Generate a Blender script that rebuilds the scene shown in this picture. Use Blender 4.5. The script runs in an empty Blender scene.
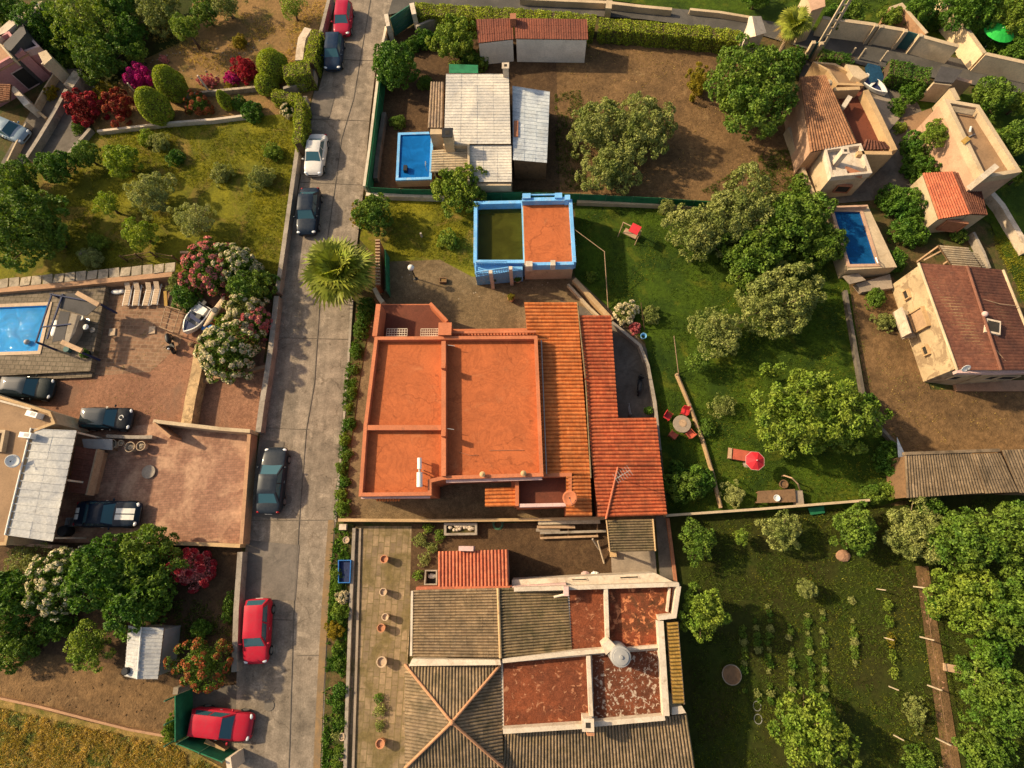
import bpy, bmesh, math, random
import numpy as np
from mathutils import Vector, Matrix

R = math.radians
scene = bpy.context.scene
COL = scene.collection

# ------------------------------------------------------------------ camera
FPX = 569.0                       # focal length in pixels (a 20 mm equivalent drone lens)
CAM_H = 41.0
TILT, ROLL = R(15.3), R(2.3)
CM = Matrix.Rotation(TILT, 3, 'X') @ Matrix.Rotation(ROLL, 3, 'Y')
cam_d = bpy.data.cameras.new('drone_camera')
cam_d.sensor_width = 36.0
cam_d.lens = FPX / 1024.0 * 36.0
cam_d.clip_start, cam_d.clip_end = 0.5, 2000.0
cam = bpy.data.objects.new('drone_camera', cam_d)
COL.objects.link(cam)
cam.matrix_world = Matrix.Translation((0, 0, CAM_H)) @ CM.to_4x4()
scene.camera = cam

# ------------------------------------------------------------------ light
SUN_EL = R(33.0)
SUN_DIR = Vector((-0.947 * math.cos(SUN_EL), 0.321 * math.cos(SUN_EL), math.sin(SUN_EL)))   # towards the sun
world = bpy.data.worlds.new('World')
scene.world = world
world.use_nodes = True
wn, wl = world.node_tree.nodes, world.node_tree.links
bg = wn['Background']
sky = wn.new('ShaderNodeTexSky')
sky.sky_type = 'NISHITA'
sky.sun_disc = False
sky.sun_elevation = SUN_EL
sky.sun_rotation = math.atan2(SUN_DIR.x, SUN_DIR.y)
sky.air_density, sky.dust_density, sky.ozone_density = 1.0, 3.0, 0.6
warm = wn.new('ShaderNodeMix'); warm.data_type = 'RGBA'; warm.blend_type = 'MULTIPLY'      # evening haze: the whole sky a little warm
warm.inputs[0].default_value = 1.0
warm.inputs[7].default_value = (1.0, 0.92, 0.80, 1.0)
wl.new(sky.outputs[0], warm.inputs[6])
wl.new(warm.outputs[2], bg.inputs[0])
bg.inputs[1].default_value = 0.145
sun_d = bpy.data.lights.new('sun', 'SUN')
sun_d.energy = 5.0
sun_d.angle = R(1.5)
sun_d.color = (1.0, 0.81, 0.52)
sun = bpy.data.objects.new('sun', sun_d)
COL.objects.link(sun)
sun.location = SUN_DIR * 120
sun.rotation_euler = SUN_DIR.to_track_quat('Z', 'Y').to_euler()
vs = scene.view_settings
vs.view_transform = 'Standard'
vs.look = 'None'
vs.gamma = 1.0
vs.exposure = 0.42
vs.use_curve_mapping = False
scene.cycles.max_bounces = 6
scene.cycles.transparent_max_bounces = 12
scene.cycles.use_denoising = True
scene.cycles.caustics_reflective = False
scene.cycles.caustics_refractive = False

# ------------------------------------------------------------------ survey: photograph pixel + height -> place
def W(px, py, z=0.0):
    d = CM @ Vector(((px - 512) / FPX, (384 - py) / FPX, -1.0))
    t = (CAM_H - z) / -d.z
    return Vector((d.x * t, d.y * t, z))

def P(px, py, z=0.0):
    w = W(px, py, z)
    return (w.x, w.y)

def PP(pts, z=0.0):
    return [P(x, y, z) for x, y in pts]

def mpp(px, py, z=0.0):            # metres per pixel there
    return (W(px + 1, py, z) - W(px, py, z)).length

# ------------------------------------------------------------------ mesh builder
class M:
    def __init__(s):
        s.v, s.f, s.uv = [], [], {}

    def add(s, verts, faces):
        o = len(s.v)
        s.v += [tuple(p) for p in verts]
        s.f += [tuple(i + o for i in f) for f in faces]
        return s

    def prism(s, poly, z0, z1):            # poly: xy list; vertical sides
        n = len(poly)
        a = sum(poly[i][0] * poly[(i + 1) % n][1] - poly[(i + 1) % n][0] * poly[i][1] for i in range(n))
        if a < 0:
            poly = poly[::-1]
        vs_ = [(x, y, z0) for x, y in poly] + [(x, y, z1) for x, y in poly]
        fs = [tuple(range(n))[::-1], tuple(range(n, 2 * n))] + [(i, (i + 1) % n, n + (i + 1) % n, n + i) for i in range(n)]
        return s.add(vs_, fs)

    def column(s, top, z0=0.0):            # top: 3d points; sides drop to z0
        n = len(top)
        a = sum(top[i][0] * top[(i + 1) % n][1] - top[(i + 1) % n][0] * top[i][1] for i in range(n))
        if a < 0:
            top = top[::-1]
        vs_ = [(p[0], p[1], z0) for p in top] + [tuple(p) for p in top]
        fs = [tuple(range(n))[::-1], tuple(range(n, 2 * n))] + [(i, (i + 1) % n, n + (i + 1) % n, n + i) for i in range(n)]
        return s.add(vs_, fs)

    def slab(s, top, th):
        n = len(top)
        a = sum(top[i][0] * top[(i + 1) % n][1] - top[(i + 1) % n][0] * top[i][1] for i in range(n))
        if a < 0:
            top = top[::-1]
        vs_ = [(p[0], p[1], p[2] - th) for p in top] + [tuple(p) for p in top]
        fs = [tuple(range(n))[::-1], tuple(range(n, 2 * n))] + [(i, (i + 1) % n, n + (i + 1) % n, n + i) for i in range(n)]
        return s.add(vs_, fs)

    def sheet(s, poly, z):
        n = len(poly)
        a = sum(poly[i][0] * poly[(i + 1) % n][1] - poly[(i + 1) % n][0] * poly[i][1] for i in range(n))
        if a < 0:
            poly = poly[::-1]
        return s.add([(x, y, z) for x, y in poly], [tuple(range(n))])

    def box(s, c, size, rz=0.0, tilt=None):
        hx, hy, hz = size[0] / 2, size[1] / 2, size[2] / 2
        m = Matrix.Rotation(rz, 3, 'Z')
        if tilt is not None:
            m = m @ tilt
        vs_ = [Vector(c) + m @ Vector((x, y, z)) for z in (-hz, hz) for x, y in ((-hx, -hy), (hx, -hy), (hx, hy), (-hx, hy))]
        return s.add(vs_, [(3, 2, 1, 0), (4, 5, 6, 7), (0, 1, 5, 4), (1, 2, 6, 5), (2, 3, 7, 6), (3, 0, 4, 7)])

    def bar(s, a, b, w, h):                # a square bar between two points
        a, b = Vector(a), Vector(b)
        d = (b - a).normalized()
        u = d.cross(Vector((0, 0, 1)))
        if u.length < 1e-4:
            u = Vector((1, 0, 0))
        u.normalize()
        n = u.cross(d)
        vs_ = []
        for p in (a, b):
            for i, j in ((-1, -1), (1, -1), (1, 1), (-1, 1)):
                vs_.append(p + u * (i * w / 2) + n * (j * h / 2))
        return s.add(vs_, [(0, 1, 2, 3), (7, 6, 5, 4), (0, 4, 5, 1), (1, 5, 6, 2), (2, 6, 7, 3), (3, 7, 4, 0)])

    def tube(s, pts, rad, n=8, cap=True):
        pts = [Vector(p) for p in pts]
        if not isinstance(rad, (list, tuple)):
            rad = [rad] * len(pts)
        rings = []
        for i, p in enumerate(pts):
            d = (pts[min(i + 1, len(pts) - 1)] - pts[max(i - 1, 0)]).normalized()
            u = d.cross(Vector((0, 0, 1)))
            if u.length < 1e-3:
                u = Vector((1, 0, 0))
            u.normalize()
            w = d.cross(u)
            rings.append([p + (u * math.cos(2 * math.pi * k / n) + w * math.sin(2 * math.pi * k / n)) * rad[i] for k in range(n)])
        vs_ = [q for r in rings for q in r]
        fs = []
        for i in range(len(rings) - 1):
            for k in range(n):
                fs.append((i * n + k, i * n + (k + 1) % n, (i + 1) * n + (k + 1) % n, (i + 1) * n + k))
        if cap:
            fs.append(tuple(range(n))[::-1])
            fs.append(tuple(range((len(rings) - 1) * n, len(rings) * n)))
        return s.add(vs_, fs)

    def lathe(s, c, prof, n=20):           # prof: (r, z)
        c = Vector(c)
        vs_ = [c + Vector((r * math.cos(2 * math.pi * k / n), r * math.sin(2 * math.pi * k / n), z)) for r, z in prof for k in range(n)]
        fs = []
        for i in range(len(prof) - 1):
            for k in range(n):
                fs.append((i * n + k, i * n + (k + 1) % n, (i + 1) * n + (k + 1) % n, (i + 1) * n + k))
        fs.append(tuple(range(n))[::-1])
        fs.append(tuple(range((len(prof) - 1) * n, len(prof) * n)))
        return s.add(vs_, fs)

    def ellipsoid(s, c, r, nu=14, nv=8, jit=0.0, rng=None):
        c = Vector(c)
        vs_, fs = [], []
        for j in range(nv + 1):
            t = math.pi * j / nv
            for k in range(nu):
                a = 2 * math.pi * k / nu
                q = 1 + (rng.uniform(-jit, jit) if rng else 0)
                vs_.append(c + Vector((r[0] * math.sin(t) * math.cos(a) * q, r[1] * math.sin(t) * math.sin(a) * q, -r[2] * math.cos(t) * q)))
        for j in range(nv):
            for k in range(nu):
                fs.append((j * nu + k, j * nu + (k + 1) % nu, (j + 1) * nu + (k + 1) % nu, (j + 1) * nu + k))
        return s.add(vs_, fs)

    def strip_wall(s, pts, z0, z1, th):    # mitred wall along a polyline of xy points
        pts = [Vector((p[0], p[1])) for p in pts]
        n = len(pts)
        L, Rr = [], []
        for i in range(n):
            if i == 0:
                d = (pts[1] - pts[0]).normalized(); k = 1.0
            elif i == n - 1:
                d = (pts[-1] - pts[-2]).normalized(); k = 1.0
            else:
                a = (pts[i] - pts[i - 1]).normalized(); b = (pts[i + 1] - pts[i]).normalized()
                d = (a + b).normalized(); k = 1.0 / max(0.45, d.dot(b))
            q = Vector((-d.y, d.x)) * th / 2 * k
            L.append(pts[i] + q); Rr.append(pts[i] - q)
        zz0 = z0 if isinstance(z0, (list, tuple)) else [z0] * n
        zz1 = z1 if isinstance(z1, (list, tuple)) else [z1] * n
        vs_ = []
        for i in range(n):
            vs_ += [(L[i].x, L[i].y, zz0[i]), (Rr[i].x, Rr[i].y, zz0[i]), (Rr[i].x, Rr[i].y, zz1[i]), (L[i].x, L[i].y, zz1[i])]
        fs = [(0, 1, 2, 3), tuple(4 * (n - 1) + k for k in (3, 2, 1, 0))]
        for i in range(n - 1):
            a, b = 4 * i, 4 * (i + 1)
            for k in range(4):
                fs.append((a + k, b + k, b + (k + 1) % 4, a + (k + 1) % 4))
        return s.add(vs_, fs)

    def roof(s, A, B, C, D, n, amp=0.055, rows=12, step=0.009, spr=6, jit=0.010, seed=1, rib=False):
        """ridged roof sheet: A->B runs across the ridges, A->D down the slope; uv = (ridge, row)"""
        rng = np.random.RandomState(seed)
        A, B, C, D = [np.array(p, dtype=float) for p in (A, B, C, D)]
        nu = n * spr + 1
        nrm = np.cross(B - A, D - A); nrm /= np.linalg.norm(nrm)
        if nrm[2] < 0:
            nrm = -nrm
        us = np.linspace(0, 1, nu)
        ph = us * n
        if rib:                        # flat pans with narrow standing ribs
            us = np.sort(np.concatenate([(k + q) / n for q in (0, .07, .1, .5, .9, .93) for k in np.arange(n)] + [[1.0]])) if False else np.array([(k + q) / n for k in range(n) for q in (0, .06, .1, .5, .9, .94)] + [1.0])
            ph = us * n; fr_ = ph - np.floor(ph + 1e-9)
            prof = np.where((fr_ < .08) | (fr_ > .92), 1.0, -1.0)
        else:
            prof = np.abs(np.sin(np.pi * ph)) ** 0.8 * 2 - 1
        jr = rng.uniform(-jit, jit, n + 1)[np.minimum(ph.astype(int), n)]
        vv = []
        for r in range(rows):
            vv += [(r / rows, 0.0), ((r + 0.985) / rows, 1.0)]
        o = len(s.v)
        for j, (v, up) in enumerate(vv):
            base = (A[None] * (1 - us)[:, None] + B[None] * us[:, None]) * (1 - v) + (D[None] * (1 - us)[:, None] + C[None] * us[:, None]) * v
            jj = rng.uniform(-jit, jit, n + 1)[np.minimum(ph.astype(int), n)]
            off = prof * amp + up * step + jr + jj
            s.v += [tuple(p) for p in base + nrm[None] * off[:, None]]
        for j in range(len(vv) - 1):
            for i in range(nu - 1):
                a = o + j * nu + i
                s.uv[len(s.f)] = [(ph[i] , (j) / 2), (ph[i + 1], j / 2), (ph[i + 1], (j + 1) / 2), (ph[i], (j + 1) / 2)]
                s.f.append((a, a + 1, a + nu + 1, a + nu))
        return s

    def build(s, name, mat, parent=None, base=None, smooth=False):
        me = bpy.data.meshes.new(name)
        off = Vector((0, 0, 0))
        if parent is not None:
            off = parent.get('_b', None)
            off = Vector(off) if off is not None else Vector((0, 0, 0))
        elif base is not None:
            off = Vector(base)
        vv = [(x - off.x, y - off.y, z - off.z) for x, y, z in s.v]
        me.from_pydata(vv, [], s.f)
        if s.uv:
            ul = me.uv_layers.new(name='uv')
            for pi, c in s.uv.items():
                p = me.polygons[pi]
                for k, li in enumerate(p.loop_indices):
                    ul.data[li].uv = c[k]
        me.materials.append(mat)
        if smooth:
            me.polygons.foreach_set('use_smooth', [True] * len(me.polygons))
        me.update()
        o = bpy.data.objects.new(name, me)
        COL.objects.link(o)
        if parent is not None:
            o.parent = parent
            o['_b'] = tuple(off)
        else:
            o.location = off
            o['_b'] = tuple(off)
        return o

def tag(o, label, cat, group=None, kind=None):
    if label: o['label'] = label
    if cat: o['category'] = cat
    if group: o['group'] = group
    if kind: o['kind'] = kind
    return o

def thing(name, label, cat, base, group=None, rz=0.0):
    o = bpy.data.objects.new(name, None)
    COL.objects.link(o)
    o.empty_display_size = 0.3
    b = Vector((base[0], base[1], base[2] if len(base) > 2 else 0.0))
    o.location = b
    o['_b'] = tuple(b)
    return tag(o, label, cat, group)

def local_thing(name, label, cat, base, rz=0.0, group=None):     # parts are given in local coordinates
    o = thing(name, label, cat, base, group)
    o['_b'] = (0.0, 0.0, 0.0)
    o.rotation_euler = (0, 0, rz)
    return o

def struct(name, m, mat):
    o = m.build(name, mat)
    o['kind'] = 'structure'
    return o

def stuff(o):
    o['kind'] = 'stuff'
    return o

def copy_tree(o, parent=None):
    c = o.copy()
    COL.objects.link(c)
    if parent is not None:
        c.parent = parent
    for ch in list(o.children):
        copy_tree(ch, c)
    return c

# ------------------------------------------------------------------ materials
def nodes(name):
    m = bpy.data.materials.new(name)
    m.use_nodes = True
    nt = m.node_tree
    return m, nt.nodes, nt.links, nt.nodes['Principled BSDF']

def rgb(c):
    return (c[0], c[1], c[2], 1.0)

def noise(N, L, scale, detail=4.0, rough=0.6, vec=None, dist=0.0):
    t = N.new('ShaderNodeTexNoise')
    t.inputs['Scale'].default_value = scale
    t.inputs['Detail'].default_value = detail
    t.inputs['Roughness'].default_value = rough
    t.inputs['Distortion'].default_value = dist
    if vec is None:
        g = N.new('ShaderNodeNewGeometry')
        vec = g.outputs['Position']
    L.new(vec, t.inputs['Vector'])
    return t.outputs['Fac']

def ramp(N, L, fac, a, b, ca=(0, 0, 0), cb=(1, 1, 1)):
    r = N.new('ShaderNodeValToRGB')
    r.color_ramp.elements[0].position = a
    r.color_ramp.elements[1].position = b
    r.color_ramp.elements[0].color = rgb(ca)
    r.color_ramp.elements[1].color = rgb(cb)
    L.new(fac, r.inputs[0])
    return r.outputs[0]

def mix(N, L, fac, a, b, mode='MIX'):
    m = N.new('ShaderNodeMix')
    m.data_type = 'RGBA'
    m.blend_type = mode
    for sock, val in ((m.inputs[0], fac), (m.inputs[6], a), (m.inputs[7], b)):
        if isinstance(val, (int, float)):
            sock.default_value = val
        elif isinstance(val, tuple):
            sock.default_value = rgb(val)
        else:
            L.new(val, sock)
    return m.outputs[2]

def bump(N, L, bs, h, strength=0.3, dist=0.05):
    b = N.new('ShaderNodeBump')
    b.inputs['Strength'].default_value = strength
    b.inputs['Distance'].default_value = dist
    L.new(h, b.inputs['Height'])
    L.new(b.outputs[0], bs.inputs['Normal'])

def plain(name, c, rough=0.7, metal=0.0, var=0.18, scale=3.0, coat=0.0):
    m, N, L, bs = nodes(name)
    f = noise(N, L, scale)
    col = mix(N, L, ramp(N, L, f, 0.3, 0.75), tuple(x * (1 - var) for x in c), tuple(min(1, x * (1 + var)) for x in c))
    L.new(col, bs.inputs['Base Color'])
    bs.inputs['Roughness'].default_value = rough
    bs.inputs['Metallic'].default_value = metal
    bs.inputs['Specular IOR Level'].default_value = 0.3
    if coat:
        bs.inputs['Coat Weight'].default_value = coat
        bs.inputs['Coat Roughness'].default_value = 0.05
    return m

def soil(name, c1, c2, c3=None, s1=0.35, s2=3.5, t3=(0.55, 0.7), bmp=0.5, rough=0.95, s3=0.8, fine=14.0):
    """ground: broad patches, finer mottling, a third colour in blotches, grain"""
    m, N, L, bs = nodes(name)
    a = noise(N, L, s1, 5, 0.6, dist=0.4)
    b = noise(N, L, s2, 6, 0.7)
    col = mix(N, L, ramp(N, L, a, 0.35, 0.65), c1, c2)
    col = mix(N, L, ramp(N, L, b, 0.3, 0.75, (0.55, 0.55, 0.55), (1.35, 1.35, 1.35)), (0, 0, 0), col) if False else mix(N, L, 1.0, col, ramp(N, L, b, 0.25, 0.8, (0.5, 0.5, 0.5), (1.3, 1.3, 1.3)), 'MULTIPLY')
    if c3:
        d = noise(N, L, s3, 6, 0.65, dist=0.6)
        col = mix(N, L, ramp(N, L, d, *t3), col, c3)
    g = noise(N, L, fine, 3, 0.7)
    col = mix(N, L, 1.0, col, ramp(N, L, g, 0.3, 0.75, (0.7, 0.7, 0.7), (1.2, 1.2, 1.2)), 'MULTIPLY')
    L.new(col, bs.inputs['Base Color'])
    bs.inputs['Roughness'].default_value = rough
    bs.inputs['Specular IOR Level'].default_value = 0.15
    bump(N, L, bs, g, bmp, 0.06)
    return m

def road(name, c1, c2, c3, **k):
    """worn concrete: soil-like mottling plus long wheel streaks, hairline cracks and oil spots"""
    m = soil(name, c1, c2, c3, **k)
    N, L = m.node_tree.nodes, m.node_tree.links
    bs = N['Principled BSDF']
    col = bs.inputs['Base Color'].links[0].from_socket
    g = N.new('ShaderNodeNewGeometry')
    mp = N.new('ShaderNodeMapping')
    mp.inputs['Rotation'].default_value = (0, 0, R(9)); mp.inputs['Scale'].default_value = (1.6, 0.09, 1)
    L.new(g.outputs['Position'], mp.inputs['Vector'])
    col = mix(N, L, 1.0, col, ramp(N, L, noise(N, L, 1.0, 5, 0.65, vec=mp.outputs[0]), 0.3, 0.7, (0.74, 0.74, 0.74), (1.14, 1.14, 1.14)), 'MULTIPLY')
    return cracked(N, L, bs, col, m, 0.35)

def cracked(N, L, bs, col, m, scale=0.4):
    g = N.new('ShaderNodeNewGeometry')
    w = N.new('ShaderNodeVectorMath'); w.operation = 'ADD'
    nz = N.new('ShaderNodeTexNoise'); nz.inputs['Scale'].default_value = 1.2; nz.inputs['Detail'].default_value = 5
    L.new(g.outputs['Position'], nz.inputs['Vector']); L.new(g.outputs['Position'], w.inputs[0]); L.new(nz.outputs['Color'], w.inputs[1])
    v = N.new('ShaderNodeTexVoronoi'); v.feature = 'DISTANCE_TO_EDGE'; v.inputs['Scale'].default_value = scale
    L.new(w.outputs[0], v.inputs['Vector'])
    gate = ramp(N, L, noise(N, L, 0.3, 3, 0.6), 0.48, 0.56)
    ln = ramp(N, L, v.outputs['Distance'], 0.006, 0.016, (0.74, 0.72, 0.70), (1, 1, 1))
    col = mix(N, L, gate, col, mix(N, L, 1.0, col, ln, 'MULTIPLY'))
    sp = noise(N, L, 1.7, 2, 0.5)
    col = mix(N, L, 1.0, col, ramp(N, L, sp, 0.70, 0.76, (1, 1, 1), (0.62, 0.60, 0.58)), 'MULTIPLY')
    L.new(col, bs.inputs['Base Color'])
    return m

def roofpaint(name, c, stain):
    """painted flat roof: tide lines of old puddles, worn patches, hairline cracks, dust"""
    m = stained(name, c, stain, (0.5, 0.8), 0.8, 0.75, var=0.14)
    N, L = m.node_tree.nodes, m.node_tree.links
    bs = N['Principled BSDF']
    col = bs.inputs['Base Color'].links[0].from_socket
    n = noise(N, L, 0.33, 4, 0.55, dist=0.5)
    for a in (0.44, 0.50, 0.57):
        r = N.new('ShaderNodeValToRGB'); e = r.color_ramp.elements
        e[0].position, e[1].position = a - 0.03, a + 0.006
        e[0].color, e[1].color = (1, 1, 1, 1), (0.84, 0.82, 0.80, 1)
        x = e.new(a + 0.014); x.color = (1, 1, 1, 1)
        L.new(n, r.inputs[0])
        col = mix(N, L, 1.0, col, r.outputs[0], 'MULTIPLY')
    d = noise(N, L, 0.8, 6, 0.7, dist=0.7)
    col = mix(N, L, ramp(N, L, d, 0.58, 0.72, (0, 0, 0), (0.5, 0.5, 0.5)), col, (0.54, 0.20, 0.08))
    return cracked(N, L, bs, col, m, 0.3)

def paving(name, c1, c2, cj, sx, sy, rot=0.0, off=0.5, joint=0.04, stain=(0.1, 0.09, 0.07), st=(0.5, 0.72), rough=0.85):
    m, N, L, bs = nodes(name)
    g = N.new('ShaderNodeNewGeometry')
    mp = N.new('ShaderNodeMapping')
    mp.inputs['Rotation'].default_value = (0, 0, rot)
    L.new(g.outputs['Position'], mp.inputs['Vector'])
    br = N.new('ShaderNodeTexBrick')
    br.offset = off
    br.inputs['Color1'].default_value = rgb(c1)
    br.inputs['Color2'].default_value = rgb(c2)
    br.inputs['Mortar'].default_value = rgb(cj)
    br.inputs['Scale'].default_value = 1.0
    br.inputs['Mortar Size'].default_value = joint
    br.inputs['Brick Width'].default_value = sx
    br.inputs['Row Height'].default_value = sy
    br.inputs['Bias'].default_value = 0.0
    L.new(mp.outputs[0], br.inputs['Vector'])
    d = noise(N, L, 0.5, 6, 0.65, dist=0.5)
    col = mix(N, L, ramp(N, L, d, *st), br.outputs['Color'], stain)
    e = noise(N, L, 4.0, 6, 0.7)
    col = mix(N, L, 1.0, col, ramp(N, L, e, 0.25, 0.8, (0.6, 0.6, 0.6), (1.3, 1.3, 1.3)), 'MULTIPLY')
    L.new(col, bs.inputs['Base Color'])
    bs.inputs['Roughness'].default_value = rough
    bs.inputs['Specular IOR Level'].default_value = 0.2
    bump(N, L, bs, br.outputs['Fac'], -0.4, 0.02)
    return m

def stained(name, c, stain, t=(0.5, 0.75), s=0.9, rough=0.8, streak=None, var=0.2, bmp=0.15):
    """painted render or concrete with broad tonal drift, fine grain and stains"""
    m, N, L, bs = nodes(name)
    a = noise(N, L, 0.6, 5, 0.6, dist=0.3)
    col = mix(N, L, ramp(N, L, a, 0.3, 0.7), tuple(x * (1 - var) for x in c), tuple(min(1, x * (1 + var * 0.7)) for x in c))
    d = noise(N, L, s, 7, 0.68, dist=0.8)
    col = mix(N, L, ramp(N, L, d, *t), col, stain)
    h = noise(N, L, s * 2.1, 8, 0.72, dist=1.6)
    col = mix(N, L, 1.0, col, ramp(N, L, h, 0.60, 0.68, (1, 1, 1), (0.74, 0.74, 0.74)), 'MULTIPLY')
    col = mix(N, L, 1.0, col, ramp(N, L, h, 0.30, 0.40, (1.16, 1.14, 1.12), (1, 1, 1)), 'MULTIPLY')
    g = noise(N, L, 9.0, 5, 0.7)
    col = mix(N, L, 1.0, col, ramp(N, L, g, 0.25, 0.8, (0.78, 0.78, 0.78), (1.14, 1.14, 1.14)), 'MULTIPLY')
    L.new(col, bs.inputs['Base Color'])
    bs.inputs['Roughness'].default_value = rough
    bs.inputs['Specular IOR Level'].default_value = 0.2
    bump(N, L, bs, g, bmp, 0.03)
    return m

def tiles(name, c1, c2, cdirt, dirt=(0.5, 0.75), ds=1.2, rough=0.85, joint=True):
    """roof tiles: every tile its own tone (from the roof's own tile grid), lichen and dirt in patches"""
    m, N, L, bs = nodes(name)
    u = N.new('ShaderNodeUVMap'); u.uv_map = 'uv'
    fl = N.new('ShaderNodeVectorMath'); fl.operation = 'FLOOR'
    L.new(u.outputs[0], fl.inputs[0])
    wn_ = N.new('ShaderNodeTexWhiteNoise'); wn_.noise_dimensions = '2D'
    L.new(fl.outputs[0], wn_.inputs['Vector'])
    col = mix(N, L, wn_.outputs['Value'], c1, c2)
    d = noise(N, L, ds, 7, 0.7, dist=0.5)
    col = mix(N, L, ramp(N, L, d, *dirt), col, cdirt)
    w = noise(N, L, ds * 0.35, 5, 0.7, dist=0.8)
    col = mix(N, L, 1.0, col, ramp(N, L, w, 0.35, 0.65, (0.72, 0.74, 0.78), (1.15, 1.12, 1.05)), 'MULTIPLY')
    e = noise(N, L, 7.0, 5, 0.7)
    col = mix(N, L, 1.0, col, ramp(N, L, e, 0.25, 0.8, (0.66, 0.66, 0.66), (1.24, 1.24, 1.24)), 'MULTIPLY')
    L.new(col, bs.inputs['Base Color'])
    bs.inputs['Roughness'].default_value = rough
    bs.inputs['Specular IOR Level'].default_value = 0.2
    bump(N, L, bs, e, 0.15, 0.03)
    return m

def leafy(name, c1, c2, trans=0.3, ns=0.7, rough=0.6, isl=0.45, tcol=None):
    """leaves: hue drifts from spray to spray, every leaf a little different"""
    m = bpy.data.materials.new(name)
    m.use_nodes = True
    N, L = m.node_tree.nodes, m.node_tree.links
    N.remove(N['Principled BSDF'])
    out = N['Material Output']
    a = noise(N, L, ns, 3, 0.6)
    g = N.new('ShaderNodeNewGeometry')
    col = mix(N, L, ramp(N, L, a, 0.35, 0.65), c1, c2)
    mr = N.new('ShaderNodeMapRange')
    mr.inputs[3].default_value = 1 - isl
    mr.inputs[4].default_value = 1 + isl
    L.new(g.outputs['Random Per Island'], mr.inputs[0])
    vm = N.new('ShaderNodeVectorMath'); vm.operation = 'SCALE'
    L.new(col, vm.inputs[0]); L.new(mr.outputs[0], vm.inputs['Scale'])
    p = N.new('ShaderNodeBsdfPrincipled')
    L.new(vm.outputs[0], p.inputs['Base Color'])
    p.inputs['Roughness'].default_value = rough
    p.inputs['Specular IOR Level'].default_value = 0.25
    t = N.new('ShaderNodeBsdfTranslucent')
    tm = mix(N, L, 1.0, vm.outputs[0], tcol or (1.5, 1.5, 0.5), 'MULTIPLY')
    L.new(tm, t.inputs['Color'])
    ms = N.new('ShaderNodeMixShader')
    ms.inputs[0].default_value = trans
    L.new(p.outputs[0], ms.inputs[1]); L.new(t.outputs[0], ms.inputs[2])
    L.new(ms.outputs[0], out.inputs['Surface'])
    return m

def pool_water(name, tint, body, rough=0.03):
    m = bpy.data.materials.new(name)
    m.use_nodes = True
    N, L = m.node_tree.nodes, m.node_tree.links
    N.remove(N['Principled BSDF'])
    out = N['Material Output']
    fr = N.new('ShaderNodeFresnel'); fr.inputs[0].default_value = 1.33
    gl = N.new('ShaderNodeBsdfGlossy'); gl.inputs['Roughness'].default_value = rough
    t0 = N.new('ShaderNodeBsdfTransparent'); t0.inputs[0].default_value = rgb(tint)
    df = N.new('ShaderNodeBsdfDiffuse')                       # light scattered back by the water itself
    L.new(mix(N, L, ramp(N, L, noise(N, L, 0.9, 4, 0.6, dist=1.0), 0.3, 0.7), tuple(c * 0.7 for c in body), tuple(min(1, c * 1.25) for c in body)), df.inputs[0])
    tr = N.new('ShaderNodeMixShader'); tr.inputs[0].default_value = 0.72
    L.new(t0.outputs[0], tr.inputs[1]); L.new(df.outputs[0], tr.inputs[2])
    ms = N.new('ShaderNodeMixShader')
    b = N.new('ShaderNodeBump'); b.inputs['Strength'].default_value = 0.3; b.inputs['Distance'].default_value = 0.05
    L.new(noise(N, L, 4.0, 3, 0.5, dist=0.8), b.inputs['Height'])
    L.new(b.outputs[0], gl.inputs['Normal']); L.new(b.outputs[0], fr.inputs['Normal'])
    hf = N.new('ShaderNodeMath'); hf.operation = 'MULTIPLY'; hf.inputs[1].default_value = 0.45
    L.new(fr.outputs[0], hf.inputs[0]); L.new(hf.outputs[0], ms.inputs[0]); L.new(tr.outputs[0], ms.inputs[1]); L.new(gl.outputs[0], ms.inputs[2])
    L.new(ms.outputs[0], out.inputs['Surface'])
    return m

def paint(name, c, metal=0.0):
    m, N, L, bs = nodes(name)
    d = noise(N, L, 5.0, 4, 0.6)
    col = mix(N, L, ramp(N, L, d, 0.4, 0.9), c, tuple(x * 0.8 + 0.02 for x in c))
    L.new(col, bs.inputs['Base Color'])
    bs.inputs['Metallic'].default_value = metal
    bs.inputs['Roughness'].default_value = 0.38
    bs.inputs['Specular IOR Level'].default_value = 0.2
    bs.inputs['Coat Weight'].default_value = 0.12
    bs.inputs['Coat Roughness'].default_value = 0.08
    return m

mt = {}
def mk(k, v): mt[k] = v
# ground
mk('earth', soil('earth', (0.15, 0.09, 0.04), (0.09, 0.075, 0.025), (0.05, 0.065, 0.014), t3=(0.45, 0.62)))
mk('dirt', soil('tilled_dirt', (0.225, 0.13, 0.058), (0.135, 0.08, 0.038), (0.30, 0.19, 0.09), t3=(0.6, 0.78), s2=2.2, bmp=0.9, fine=7.0))
mk('dirt_dark', soil('damp_dirt', (0.12, 0.07, 0.035), (0.085, 0.05, 0.027), (0.16, 0.10, 0.05), t3=(0.58, 0.8)))
mk('dirt_grass', soil('dry_grass_dirt', (0.33, 0.19, 0.075), (0.22, 0.13, 0.05), (0.10, 0.095, 0.016), t3=(0.52, 0.7), s3=0.5))
mk('lawn_dry', soil('dry_lawn', (0.23, 0.205, 0.014), (0.075, 0.09, 0.009), (0.27, 0.17, 0.045), t3=(0.52, 0.7), s3=0.35))
mk('lawn', soil('lawn', (0.070, 0.115, 0.007), (0.022, 0.046, 0.005), (0.13, 0.135, 0.012), t3=(0.55, 0.75), s3=0.5))
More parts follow.
